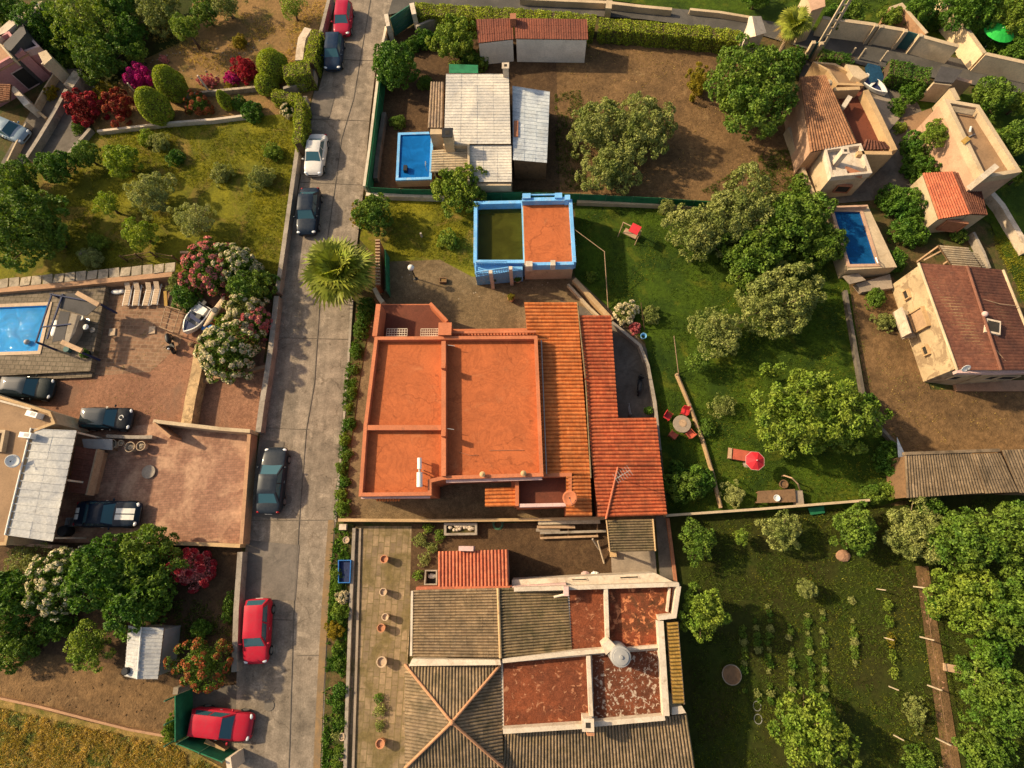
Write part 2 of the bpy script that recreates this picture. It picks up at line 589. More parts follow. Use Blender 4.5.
mk('lawn_dark', soil('shaded_garden_soil', (0.036, 0.052, 0.006), (0.042, 0.040, 0.008), (0.08, 0.072, 0.014), t3=(0.6, 0.78), s3=0.6))  # dark green soil by its own colour
mk('weeds', soil('weedy_ground', (0.36, 0.23, 0.075), (0.20, 0.15, 0.04), (0.09, 0.095, 0.013), t3=(0.45, 0.62), s3=0.7))
mk('yard', soil('bare_yard', (0.24, 0.165, 0.09), (0.17, 0.115, 0.06), (0.11, 0.075, 0.04), t3=(0.5, 0.7), s3=0.6, bmp=0.3))
mk('concrete', stained('old_concrete', (0.31, 0.245, 0.185), (0.20, 0.16, 0.12), (0.5, 0.78), 0.7, 0.9, var=0.25))
mk('road', road('road_concrete', (0.33, 0.26, 0.195), (0.235, 0.19, 0.145), (0.40, 0.32, 0.24), t3=(0.56, 0.7), s1=.22, s2=1.3, s3=0.9, bmp=.15, fine=9.0))
mk('concrete_dk', stained('dark_concrete', (0.15, 0.125, 0.10), (0.08, 0.065, 0.05), (0.45, 0.7), 0.8, 0.9))
mk('asphalt', stained('asphalt', (0.085, 0.078, 0.07), (0.13, 0.115, 0.10), (0.5, 0.75), 0.6, 0.9))
mk('patio_brick', paving('brick_patio', (0.30, 0.165, 0.095), (0.17, 0.09, 0.052), (0.27, 0.17, 0.105), 0.62, 0.31, R(2), stain=(0.33, 0.20, 0.12), st=(0.52, 0.7), joint=0.035))
mk('patio_red', soil('red_clay_paving', (0.33, 0.165, 0.098), (0.25, 0.12, 0.072), (0.20, 0.115, 0.075), t3=(0.52, 0.75), s3=0.45, bmp=0.2))
mk('court', paving('courtyard_brick', (0.33, 0.17, 0.11), (0.25, 0.125, 0.08), (0.19, 0.11, 0.075), 0.34, 0.17, R(-4), stain=(0.44, 0.26, 0.165), st=(0.46, 0.62), joint=0.012))
mk('slabs', paving('mossy_slabs', (0.31, 0.215, 0.125), (0.19, 0.135, 0.08), (0.16, 0.12, 0.055), 0.75, 0.42, R(91), stain=(0.15, 0.11, 0.045), st=(0.46, 0.62), joint=0.03, off=.37))
mk('deck_stone', paving('stone_deck', (0.22, 0.17, 0.12), (0.17, 0.13, 0.09), (0.10, 0.08, 0.05), 0.5, 0.35, R(2), stain=(0.12, 0.09, 0.06), st=(0.5, 0.75), joint=0.03))
mk('pathred', stained('red_path', (0.36, 0.20, 0.12), (0.22, 0.13, 0.08)))
# built
mk('orange', roofpaint('orange_roof_paint', (0.44, 0.118, 0.038), (0.34, 0.095, 0.034)))
mk('orange_wall', stained('orange_wall_paint', (0.48, 0.15, 0.065), (0.36, 0.125, 0.055), (0.58, 0.8), 1.2, 0.75, var=0.12))
mk('orange_lip', stained('worn_orange_coping', (0.50, 0.165, 0.075), (0.32, 0.13, 0.07), (0.55, 0.72), 2.5, 0.75))
mk('cream', stained('cream_render', (0.50, 0.38, 0.245), (0.34, 0.24, 0.14), (0.55, 0.78), 1.0))
mk('cream_old', stained('patched_cream_render', (0.50, 0.37, 0.22), (0.30, 0.21, 0.125), (0.5, 0.57), 0.9))
mk('ochre', stained('ochre_render', (0.50, 0.33, 0.17), (0.33, 0.21, 0.11), (0.52, 0.75), 1.1))
mk('lane_cream', stained('lane_cream_paint', (0.80, 0.60, 0.37), (0.62, 0.44, 0.26), (0.55, 0.8), 0.9))  # brighter than cream, making up for sun the shaded walls don't get
mk('white_bright', stained('fresh_white_render', (0.82, 0.75, 0.64), (0.62, 0.54, 0.44), (0.58, 0.8), 1.3))  # white lifted to stand in for sunlight on the shed front
mk('ridge_brown', stained('brown_ridge_tile', (0.20, 0.085, 0.055), (0.13, 0.06, 0.04), (0.5, 0.72), 3.0))
mk('stone_gold', stained('sunny_field_stone', (0.52, 0.34, 0.17), (0.26, 0.17, 0.085), (0.45, 0.62), 2.8, var=0.35))  # field stone with the gold of sunlight put into its colour
mk('pinkish', stained('salmon_render', (0.52, 0.32, 0.21), (0.33, 0.20, 0.13), (0.52, 0.75), 1.0))
mk('tanroof', stained('tan_roof_screed', (0.29, 0.18, 0.10), (0.22, 0.135, 0.078), (0.5, 0.75), 0.7))
mk('pink', stained('pink_render', (0.52, 0.24, 0.23), (0.36, 0.16, 0.15), (0.5, 0.75), 0.9))
mk('pinklight', stained('pale_pink_render', (0.62, 0.42, 0.38), (0.42, 0.28, 0.25), (0.5, 0.75), 1.2))
mk('white', stained('white_render', (0.60, 0.50, 0.39), (0.38, 0.29, 0.205), (0.5, 0.74), 1.6))
mk('whitewarm', stained('dirty_white_render', (0.62, 0.50, 0.38), (0.32, 0.23, 0.15), (0.5, 0.72), 1.5))
mk('wall_grey', stained('grey_block_wall', (0.33, 0.275, 0.22), (0.18, 0.145, 0.11), (0.48, 0.7), 1.4))
mk('wall_clay', stained('clay_wall', (0.42, 0.235, 0.13), (0.28, 0.16, 0.09), (0.5, 0.74), 1.2))
mk('stone', stained('field_stone', (0.40, 0.32, 0.23), (0.20, 0.16, 0.11), (0.45, 0.65), 2.5, var=0.35))
mk('terrace_red', stained('red_terrace_tile', (0.26, 0.075, 0.035), (0.16, 0.055, 0.03), (0.5, 0.7), 1.0))
mk('maroon', stained('dark_maroon_floor', (0.15, 0.045, 0.025), (0.10, 0.035, 0.02), (0.5, 0.75), 0.8))
mk('blue_trim', stained('light_blue_paint', (0.17, 0.44, 0.78), (0.38, 0.50, 0.60), (0.52, 0.72), 1.8, 0.6))
mk('blue_deep', plain('deep_blue_liner', (0.02, 0.13, 0.45), 0.5))
mk('poolblue', plain('pool_blue_tile', (0.03, 0.42, 0.88), 0.45, var=0.12))
mk('poolblue2', plain('pool_mid_blue_tile', (0.015, 0.27, 0.75), 0.45, var=0.15))
mk('poolnavy', plain('pool_navy_tile', (0.010, 0.07, 0.24), 0.45, var=0.2))
mk('poolgreen', stained('murky_pool_bottom', (0.10, 0.095, 0.012), (0.045, 0.05, 0.012), (0.4, 0.65), 0.35, 0.8))
mk('water', pool_water('clear_pool_water', (0.80, 0.95, 0.98), (0.010, 0.28, 0.68)))
mk('water_mid', pool_water('blue_pool_water', (0.72, 0.93, 0.98), (0.008, 0.14, 0.44)))
mk('water_navy', pool_water('deep_pool_water', (0.72, 0.93, 0.98), (0.007, 0.085, 0.24)))
mk('water_murky', pool_water('murky_water', (0.62, 0.66, 0.40), (0.062, 0.062, 0.008)))
mk('tile_orange', tiles('orange_clay_tiles', (0.50, 0.138, 0.034), (0.60, 0.195, 0.058), (0.34, 0.105, 0.034), (0.52, 0.75)))
mk('tile_red', tiles('red_clay_tiles', (0.40, 0.085, 0.035), (0.53, 0.14, 0.055), (0.27, 0.08, 0.038), (0.5, 0.72)))
mk('tile_coral', tiles('coral_clay_tiles', (0.42, 0.115, 0.062), (0.50, 0.16, 0.085), (0.30, 0.085, 0.05), (0.62, 0.85)))
mk('tile_brown', tiles('weathered_brown_tiles', (0.215, 0.145, 0.085), (0.30, 0.21, 0.125), (0.145, 0.105, 0.062), (0.45, 0.7)))
mk('tile_grey', tiles('lichen_grey_tiles', (0.22, 0.155, 0.095), (0.30, 0.215, 0.135), (0.14, 0.105, 0.06), (0.42, 0.65)))
mk('tile_moss', tiles('mossy_dull_tiles', (0.20, 0.14, 0.08), (0.265, 0.19, 0.105), (0.11, 0.09, 0.045), (0.42, 0.68)))  # dull tiles; also the painted shade of a slope turned from the sun
mk('tile_rust', tiles('rusty_clay_tiles', (0.27, 0.125, 0.065), (0.38, 0.19, 0.10), (0.18, 0.09, 0.05), (0.5, 0.72)))
mk('tile_choc', tiles('chocolate_clay_tiles', (0.12, 0.045, 0.03), (0.165, 0.066, 0.042), (0.10, 0.045, 0.033), (0.5, 0.72)))
mk('ridge_tile', stained('pale_ridge_tile', (0.50, 0.25, 0.13), (0.34, 0.18, 0.10), (0.5, 0.72), 3.0))
mk('sheet_white', tiles('white_sheet_metal', (0.60, 0.55, 0.485), (0.625, 0.575, 0.51), (0.45, 0.38, 0.31), (0.55, 0.8), 1.0, 0.6))
mk('sheet_cool', tiles('cool_grey_sheet_metal', (0.47, 0.46, 0.455), (0.50, 0.49, 0.48), (0.36, 0.34, 0.32), (0.55, 0.8), 1.0, 0.6))
mk('sheet_blue', tiles('bluish_sheet_metal', (0.46, 0.50, 0.54), (0.58, 0.61, 0.64), (0.36, 0.36, 0.36), (0.5, 0.8), 1.0, 0.55))
mk('sheet_beige', tiles('beige_fibre_sheet', (0.46, 0.36, 0.24), (0.54, 0.43, 0.29), (0.30, 0.23, 0.14), (0.5, 0.75), 1.2, 0.8))
mk('sheet_grey', tiles('weathered_fibre_sheet', (0.17, 0.12, 0.075), (0.25, 0.18, 0.115), (0.10, 0.072, 0.045), (0.42, 0.68), 1.0, 0.9))
mk('sheet_redbrown', tiles('red_brown_sheet', (0.215, 0.072, 0.045), (0.235, 0.08, 0.05), (0.25, 0.11, 0.07), (0.55, 0.8), 0.8, 0.75))
mk('sheet_oldtile', tiles('old_dusty_tiles', (0.26, 0.19, 0.13), (0.34, 0.24, 0.17), (0.17, 0.125, 0.085), (0.45, 0.7), 1.5))
mk('sheet_yellow', tiles('yellow_reed_sheet', (0.42, 0.24, 0.05), (0.52, 0.31, 0.08), (0.24, 0.14, 0.04), (0.55, 0.8), 1.5))
mk('green_mesh', plain('green_shade_net', (0.015, 0.14, 0.06), 0.8, var=0.35, scale=1.5))
mk('green_gate', stained('green_gate_paint', (0.035, 0.13, 0.09), (0.09, 0.16, 0.12), (0.5, 0.75), 2.0, 0.6))
mk('green_bright', plain('bright_green_canvas', (0.02, 0.40, 0.05), 0.7))
mk('teal_gate', stained('teal_gate_paint', (0.04, 0.12, 0.115), (0.09, 0.15, 0.14), (0.5, 0.75), 2.0, 0.6))
mk('wood', stained('weathered_wood', (0.20, 0.115, 0.06), (0.10, 0.06, 0.035), (0.5, 0.7), 4.0))
mk('wood_pale', stained('pale_wood', (0.46, 0.30, 0.18), (0.27, 0.17, 0.10), (0.5, 0.75), 4.0))
mk('wood_red', stained('red_brown_wood', (0.38, 0.16, 0.085), (0.22, 0.09, 0.05), (0.5, 0.75), 4.0))
mk('post', stained('pale_concrete_post', (0.50, 0.40, 0.28), (0.30, 0.23, 0.15), (0.5, 0.75), 4.0))
mk('postgreen', plain('green_painted_metal', (0.06, 0.14, 0.08), 0.5))
mk('bark', stained('bark', (0.13, 0.085, 0.05), (0.06, 0.04, 0.025), (0.45, 0.65), 6.0))
mk('bark_pale', stained('pale_bark', (0.28, 0.20, 0.125), (0.14, 0.10, 0.06), (0.45, 0.65), 6.0))
mk('black', plain('black_plastic', (0.018, 0.018, 0.02), 0.5))
mk('dark', plain('dark_opening', (0.03, 0.025, 0.02), 0.9))
mk('rubber', plain('tyre_rubber', (0.02, 0.02, 0.02), 0.85))
mk('rim', plain('alloy_rim', (0.38, 0.38, 0.39), 0.35, 0.8, 0.05))
mk('chrome', plain('bright_metal', (0.55, 0.54, 0.52), 0.3, 0.9, 0.05))
mk('plastic_white', plain('white_plastic', (0.74, 0.70, 0.64), 0.45, var=0.06))
mk('plastic_grey', plain('grey_plastic', (0.30, 0.29, 0.28), 0.5, var=0.1))
mk('grey_roofing', stained('grey_canvas', (0.075, 0.068, 0.066), (0.05, 0.045, 0.042), (0.5, 0.75), 1.5))
mk('navy', plain('navy_paint', (0.012, 0.022, 0.075), 0.7))
mk('blue_tarp', plain('blue_tarpaulin', (0.02, 0.14, 0.42), 0.55, var=0.3, scale=5))
mk('teal_tarp', plain('teal_tarpaulin', (0.01, 0.05, 0.10), 0.6, var=0.3, scale=5))
mk('red_cloth', plain('red_fabric', (0.52, 0.02, 0.03), 0.7, var=0.12))
mk('red_plastic', plain('red_plastic', (0.55, 0.035, 0.04), 0.45, var=0.1))
mk('red_dull', plain('faded_red_wood', (0.42, 0.09, 0.05), 0.7))
mk('terracotta', stained('terracotta_pot', (0.50, 0.23, 0.12), (0.34, 0.18, 0.11), (0.5, 0.75), 5.0))
mk('pot_pale', stained('pale_clay_pot', (0.55, 0.40, 0.27), (0.36, 0.26, 0.17), (0.5, 0.75), 5.0))
mk('glass', None)
g_, N_, L_, B_ = nodes('dark_glass')
B_.inputs['Base Color'].default_value = (0.012, 0.02, 0.026, 1); B_.inputs['Roughness'].default_value = 0.06
B_.inputs['Specular IOR Level'].default_value = 0.6
mt['glass'] = g_
g_, N_, L_, B_ = nodes('tinted_car_glass')
B_.inputs['Base Color'].default_value = (0.035, 0.10, 0.125, 1); B_.inputs['Roughness'].default_value = 0.05
B_.inputs['Specular IOR Level'].default_value = 0.6
mt['carglass'] = g_
g_, N_, L_, B_ = nodes('lamp_lens')
B_.inputs['Base Color'].default_value = (0.75, 0.75, 0.74, 1); B_.inputs['Roughness'].default_value = 0.12
mt['lens'] = g_
mk('redlens', plain('red_lens', (0.30, 0.01, 0.012), 0.2))
# leaves
mk('lf_olive', leafy('olive_leaves', (0.305, 0.317, 0.0915), (0.159, 0.201, 0.0427), 0.18))
mk('lf_dark', leafy('dark_green_leaves', (0.0488, 0.128, 0.0122), (0.122, 0.213, 0.0195), 0.2))
mk('lf_mid', leafy('mid_green_leaves', (0.0732, 0.152, 0.0146), (0.159, 0.226, 0.0268), 0.2))
mk('lf_bright', leafy('yellow_green_leaves', (0.116, 0.201, 0.0171), (0.232, 0.287, 0.0342), 0.2))
mk('lf_grey', leafy('grey_green_leaves', (0.27, 0.30, 0.085), (0.36, 0.36, 0.12), 0.2))
mk('lf_lime', leafy('lime_leaves', (0.18, 0.27, 0.018), (0.28, 0.33, 0.03), 0.25))
mk('lf_yellow', leafy('yellow_leaves', (0.30, 0.22, 0.015), (0.22, 0.20, 0.02), 0.3))
mk('lf_topiary', leafy('clipped_leaves', (0.329, 0.366, 0.0305), (0.232, 0.293, 0.0244), 0.25, 1.5))
mk('lf_grass', leafy('grass_blades', (0.115, 0.165, 0.010), (0.04, 0.08, 0.007), 0.3, 0.5))
mk('lf_drygrass', leafy('dry_grass_blades', (0.30, 0.27, 0.022), (0.12, 0.15, 0.014), 0.3, 0.5))
mk('lf_straw', leafy('straw_blades', (0.52, 0.36, 0.11), (0.30, 0.22, 0.05), 0.3, 0.8))
mk('lf_darkgrass', leafy('garden_blades', (0.06, 0.105, 0.009), (0.12, 0.15, 0.015), 0.3, 0.6))
mk('lf_palm', leafy('palm_leaves', (0.19, 0.235, 0.025), (0.27, 0.28, 0.035), 0.25, 0.9))
mk('lf_palmdry', leafy('dry_palm_leaves', (0.34, 0.22, 0.075), (0.26, 0.18, 0.05), 0.2, 0.9))
mk('fl_magenta', leafy('magenta_blossom', (0.58, 0.012, 0.22), (0.50, 0.02, 0.16), 0.25, tcol=(1.2, 1, 1)))
mk('fl_red', leafy('crimson_blossom', (0.42, 0.022, 0.035), (0.34, 0.02, 0.03), 0.25, tcol=(1.2, 1, 1)))
mk('fl_darkred', leafy('dark_red_blossom', (0.28, 0.022, 0.02), (0.20, 0.03, 0.018), 0.25, tcol=(1.2, 1, 1)))
mk('fl_pink', leafy('pink_blossom', (0.66, 0.26, 0.22), (0.58, 0.13, 0.14), 0.25, tcol=(1.2, 1, 1)))
mk('fl_white', leafy('white_blossom', (0.72, 0.62, 0.42), (0.60, 0.52, 0.30), 0.25, tcol=(1, 1, .8)))
mk('fl_rust', leafy('rusty_blossom', (0.40, 0.10, 0.03), (0.30, 0.10, 0.03), 0.25, tcol=(1.2, 1, 1)))

# ------------------------------------------------------------------ plants
def quad_mesh(name, V, mat, parent=None, base=None, extra=None):
    """V: (n,4,3) world coordinates of separate leaf faces"""
    off = np.zeros(3)
    if parent is not None:
        off = np.array(parent['_b'])
    elif base is not None:
        off = np.array((base[0], base[1], base[2]))
    n = len(V)
    me = bpy.data.meshes.new(name)
    co = (V - off[None, None]).reshape(-1, 3).astype(np.float32)
    me.vertices.add(n * 4); me.loops.add(n * 4); me.polygons.add(n)
    me.vertices.foreach_set('co', co.ravel())
    me.loops.foreach_set('vertex_index', np.arange(n * 4, dtype=np.int32))
    me.polygons.foreach_set('loop_start', np.arange(0, n * 4, 4, dtype=np.int32))
    me.polygons.foreach_set('loop_total', np.full(n, 4, dtype=np.int32))
    me.materials.append(mat)
    me.update(calc_edges=True)
    o = bpy.data.objects.new(name, me)
    COL.objects.link(o)
    o['_b'] = tuple(off)
    if parent is not None:
        o.parent = parent
    else:
        o.location = off
    return o

def unit(a):
    return a / np.maximum(1e-6, np.linalg.norm(a, axis=-1, keepdims=True))

def leaves(pos, axis, nrm, L, Wd, rng, fold=0.25, var=0.4):
    n = len(pos)
    axis = unit(axis)
    side = unit(np.cross(axis, nrm))
    up = np.cross(side, axis)
    ll = L * (1 + rng.uniform(-var, var, (n, 1)))
    ww = Wd * (1 + rng.uniform(-var, var, (n, 1)))
    V = np.empty((n, 4, 3))
    V[:, 0] = pos - axis * ll * 0.5
    V[:, 2] = pos + axis * ll * 0.5 - up * ll * 0.1
    V[:, 1] = pos + side * ww * 0.5 + up * ww * fold
    V[:, 3] = pos - side * ww * 0.5 + up * ww * fold
    return V

def sph(n, rng):
    return unit(rng.normal(size=(n, 3)))

def crown_points(c, R3, rng, nclump, lump=0.22, low=-0.3, shell=(0.55, 0.9), rc=(0.2, 0.32)):
    k_ = np.arange(nclump) + 0.5                    # evenly spread, then shaken
    z_ = 1 - (1 - low) * k_ / nclump
    a_ = k_ * 2.39996 + rng.uniform(0, 6.28)
    q_ = np.sqrt(np.clip(1 - z_ ** 2, 0, 1))
    d = unit(np.stack([q_ * np.cos(a_), q_ * np.sin(a_), z_], 1) + rng.normal(size=(nclump, 3)) * (0.55 / math.sqrt(nclump) + .06))
    ph = rng.uniform(0, 6.28, 6)
    a = np.arctan2(d[:, 1], d[:, 0])
    lf = 1 + lump * (np.sin(2 * a + ph[0]) * 0.5 + np.sin(3 * a + ph[1]) * 0.5 + np.sin(5 * a + ph[2]) * 0.35) * np.sqrt(np.clip(1 - d[:, 2] ** 2, 0, 1))
    rad = rng.uniform(shell[0], shell[1], len(d)) * lf
    cc = np.array(c)[None] + d * rad[:, None] * np.array(R3)[None]
    rr = rng.uniform(rc[0], rc[1], len(d)) * min(R3[0], R3[1])
    return d, cc, rr

KIND = {
    #          leaf mat     L     W    nclump lump  flat  cover rc          shell        blossom
    'olive':  ('lf_olive',  0.24, 0.10, 70, 0.30, 0.72, 2.6, (0.16, 0.27), (0.45, 0.92)),
    'dark':   ('lf_dark',   0.30, 0.17, 110, 0.18, 0.85, 3.4, (0.15, 0.23), (0.62, 0.92)),
    'mid':    ('lf_mid',    0.28, 0.15, 80, 0.24, 0.80, 3.0, (0.17, 0.27), (0.55, 0.92)),
    'bright': ('lf_bright', 0.26, 0.14, 60, 0.26, 0.80, 2.8, (0.18, 0.28), (0.50, 0.92)),
    'lime':   ('lf_lime', 0.24, 0.13, 60, 0.26, 0.80, 2.8, (0.18, 0.28), (0.50, 0.92)),
    'grey':   ('lf_grey',   0.20, 0.08, 50, 0.30, 0.75, 2.4, (0.17, 0.28), (0.45, 0.95)),
    'yellow': ('lf_yellow', 0.20, 0.11, 40, 0.26, 0.85, 2.8, (0.18, 0.30), (0.50, 0.92)),
    'magenta': ('fl_magenta', 0.20, 0.15, 40, 0.25, 0.85, 3.2, (0.18, 0.30), (0.55, 0.92)),
    'red':    ('fl_red',    0.20, 0.15, 40, 0.25, 0.85, 3.2, (0.18, 0.30), (0.55, 0.92)),
    'darkred': ('fl_darkred', 0.20, 0.15, 40, 0.25, 0.85, 3.0, (0.18, 0.30), (0.55, 0.92)),
    'pink':   ('fl_pink',   0.20, 0.14, 40, 0.25, 0.85, 3.0, (0.18, 0.30), (0.55, 0.92)),
    'rust':   ('lf_mid',    0.22, 0.10, 45, 0.32, 0.80, 2.0, (0.18, 0.30), (0.40, 0.95)),
}
SEED = [100]

def foliage(parent, part, c, R3, kind, rng, scale=1.0, blossom=None, bfrac=0.25, cover=None, low=-0.35):
    mat, L, Wd, nc, lump, flat, cov, rc, shell = KIND[kind]
    Rm = (R3[0] + R3[1]) / 2
    k = min(1.0, max(0.42, (Rm / 2.6) ** 0.6)) * scale
    L, Wd = L * k * .86, Wd * k * .84
    nc = int(1.5 * nc * min(1.6, max(0.5, Rm / 2.8)))
    kk = min(1.5, max(.85, (2.6 / Rm) ** .5))
    rc = (rc[0] * .58 * kk, rc[1] * .66 * kk); shell = (max(.62, shell[0] + .12), shell[1] + .08)
    d, cc, rr = crown_points(c, R3, rng, nc, lump, low, shell, rc)
    N = int((cover or cov) * 2 * math.pi * Rm * Rm * (0.5 + 0.5 * R3[2] / Rm) / (0.5 * L * Wd) * 0.62)
    N = max(90, min(int(N * 1.95), 42000))
    idx = rng.choice(len(cc), N, p=(rr ** 2) / (rr ** 2).sum())
    s = sph(N, rng) + d[idx] * 0.75
    s = unit(s)
    pos = cc[idx] + s * rr[idx][:, None] * rng.uniform(0.72, 1.06, (N, 1))
    ni = int(N * .34)                                # inner leaves close the crown
    pi_ = np.array(c)[None] + sph(ni, rng) * np.array(R3)[None] * rng.uniform(.25, .72, (ni, 1))
    pos[:ni] = pi_
    pos[:, 2] = np.maximum(pos[:, 2], 0.05)
    axis = s + rng.normal(size=(N, 3)) * 0.55
    nrm = s * 1.2 + rng.normal(size=(N, 3)) * 0.5 + np.array([0, 0, 0.4])
    V = leaves(pos, axis, nrm, L, Wd, rng)
    quad_mesh(part, V, mt[mat], parent)
    if blossom:
        nb = int(N * bfrac)
        idx = rng.choice(len(cc), nb)
        s = unit(sph(nb, rng) * 0.8 + d[idx] + np.array([0, 0, 0.35]))
        pos = cc[idx] + s * rr[idx][:, None] * rng.uniform(1.0, 1.12, (nb, 1))
        pos[:, 2] = np.maximum(pos[:, 2], 0.08)
        V = leaves(pos, rng.normal(size=(nb, 3)), s + rng.normal(size=(nb, 3)) * 0.3, 0.17 * max(.75, k), 0.15 * max(.75, k), rng)
        quad_mesh('blossom', V, mt[blossom], parent)
    return cc

def tree(name, label, px, py, rpx, kind='mid', rx=None, h=None, blossom=None, bfrac=0.25, cat='tree', group=None, bark=None, cover=None, scale=1.0, flat=None, z0=0.0):
    bark = bark or ('bark_pale' if kind in ('olive', 'grey') else 'bark')
    SEED[0] += 1
    rng = np.random.RandomState(SEED[0])
    Rm = rpx * mpp(px, py, 1.5)
    Rx = (rx or rpx) * mpp(px, py, 1.5)
    fl = flat or KIND[kind][5]
    rz = (Rm + Rx) / 2 * fl
    h = h or (0.9 + 1.15 * rz * 1.25)
    zc = max(rz * 0.72, h - rz)
    bx, by = P(px, py, zc)
    t = thing(name, label, cat, (bx, by, z0), group)
    cc = foliage(t, 'crown', (bx, by, zc), (Rx * .94, Rm * .94, rz), kind, rng, scale, blossom, bfrac, cover)
    m = M()
    rt = 0.05 + 0.045 * Rm
    fork = Vector((bx + rng.uniform(-.1, .1) * Rm, by + rng.uniform(-.1, .1) * Rm, max(0.35, zc - rz * 0.75)))
    m.tube([(bx, by, z0 - 0.05), (bx + (fork.x - bx) * .4, by, fork.z * 0.5), fork], [rt * 1.35, rt, rt * 0.8], 8)
    for i in rng.choice(len(cc), min(len(cc), 9 if Rm > 1.2 else 5), replace=False):
        e = Vector(cc[i]); mid = fork.lerp(e, 0.5) + Vector((0, 0, 0.12 * Rm))
        m.tube([fork, mid, e], [rt * 0.55, rt * 0.32, rt * 0.1], 6, False)
    m.build('trunk', mt[bark], t, smooth=True)
    return t

def bush(name, label, px, py, rpx, kind='mid', rx=None, hz=None, blossom=None, bfrac=0.25, cat='bush', group=None, cover=None, scale=1.0, z0=0.0):
    SEED[0] += 1
    rng = np.random.RandomState(SEED[0])
    Rm = rpx * mpp(px, py, 0.5); Rx = (rx or rpx) * mpp(px, py, 0.5)
    rz = hz or (Rm + Rx) / 2 * 0.85
    zc = z0 + rz * 0.62
    bx, by = P(px, py, zc)
    t = thing(name, label, cat, (bx, by, z0), group)
    foliage(t, 'foliage', (bx, by, zc), (Rx, Rm, rz), kind, rng, scale, blossom, bfrac, cover, -0.5)
    m = M()
    for k in range(4):
        a = k * 1.57 + 0.4
        m.tube([(bx + .03 * math.cos(a), by + .03 * math.sin(a), z0 - 0.03), (bx + Rx * .35 * math.cos(a), by + Rm * .35 * math.sin(a), zc)], [0.03, 0.012], 5, False)
    m.build('stem', mt['bark'], t)
    return t

def surface_leaves(pts, nrms, rng, L, Wd):
    n = len(pts)
    ax = nrms * 0.7 + rng.normal(size=(n, 3)) * 0.6
    nn = nrms + rng.normal(size=(n, 3)) * 0.5
    return leaves(pts + nrms * rng.uniform(-0.05, 0.05, (n, 1)), ax, nn, L, Wd, rng)

def hedge(name, label, pts, w, h, mat='lf_topiary', cat='hedge', z=None, group=None, dens=260, L=0.13):
    """clipped hedge along a pixel polyline given at its top; a rounded box of leaves round a dense core"""
    SEED[0] += 1
    rng = np.random.RandomState(SEED[0])
    z = h if z is None else z
    wp = [np.array(P(x, y, z)) for x, y in pts]
    V = []
    core = M().strip_wall(wp, 0.0, h - 0.09, max(0.12, w - 0.2))
    for a, b in zip(wp[:-1], wp[1:]):
        d = b - a; ln = np.linalg.norm(d); d /= ln; s = np.array([-d[1], d[0]])
        per = 2 * h + w
        n = int(per * ln * dens)
        t = rng.uniform(-0.02, 1.02, n); q = rng.uniform(0, per, n)
        side = np.where(q < h, -1, np.where(q > h + w, 1, 0))
        off = np.where(side == 0, (q - h) - w / 2, side * w / 2)
        zz = np.where(side == -1, q, np.where(side == 1, per - q, h))
        wob = 0.06 * np.sin(t * ln * 3.1 + SEED[0]) + 0.04 * np.sin(t * ln * 7.7 + q)
        edge = np.abs(off) > w / 2 - 0.12
        zz = np.where((side == 0) & edge, zz - 0.07, zz)
        off = off + np.sign(off) * wob * (side != 0)
        zz = zz + wob * (side == 0)
        pos = np.stack([a[0] + d[0] * t * ln + s[0] * off, a[1] + d[1] * t * ln + s[1] * off, zz], 1)
        nr = np.stack([s[0] * side, s[1] * side, (side == 0) * 1.0], 1)
        V.append(surface_leaves(pos, nr, rng, L, L * 0.6))
    t = thing(name, label, cat, (wp[0][0], wp[0][1], 0), group)
    core.build('branches', mt['bark'], t)
    quad_mesh('foliage', np.concatenate(V), mt[mat], t)
    return t

def topiary(name, label, base, r, h, mat='lf_topiary', cat='topiary', cone=0.45, lean=(0, 0), dens=330, group=None):
    SEED[0] += 1
    rng = np.random.RandomState(SEED[0])
    n = int(dens * 2 * math.pi * r * h)
    u = rng.uniform(0, 1, n) ** 0.8; a = rng.uniform(0, 6.283, n)
    def rad(u):
        return r * np.clip(np.sin(np.pi * np.clip(0.12 + 0.88 * u, 0, 1)) ** 0.5 * (1 - cone * u) + 0.0, 0.02, 9)
    rr = rad(u) * (1 + 0.05 * np.sin(a * 5 + u * 9))
    pos = np.stack([base[0] + np.cos(a) * rr + lean[0] * u * h, base[1] + np.sin(a) * rr + lean[1] * u * h, u * h + 0.05], 1)
    nr = unit(np.stack([np.cos(a), np.sin(a), (u - 0.45) * 1.6], 1))
    t = thing(name, label, cat, (base[0], base[1], 0), group)
    quad_mesh('foliage', surface_leaves(pos, nr, rng, 0.13, 0.08), mt[mat], t)
    m = M().lathe((base[0], base[1], 0), [(0.08, 0), (float(rad(np.array(.25))) * .8, h * .25), (float(rad(np.array(.55))) * .8, h * .55), (float(rad(np.array(.8))) * .75, h * .8), (0.02, h * .95)], 10)
    m.v = [(x + lean[0] * z, y + lean[1] * z, z) for x, y, z in m.v]
    m.build('branches', mt['bark'], t)
    return t

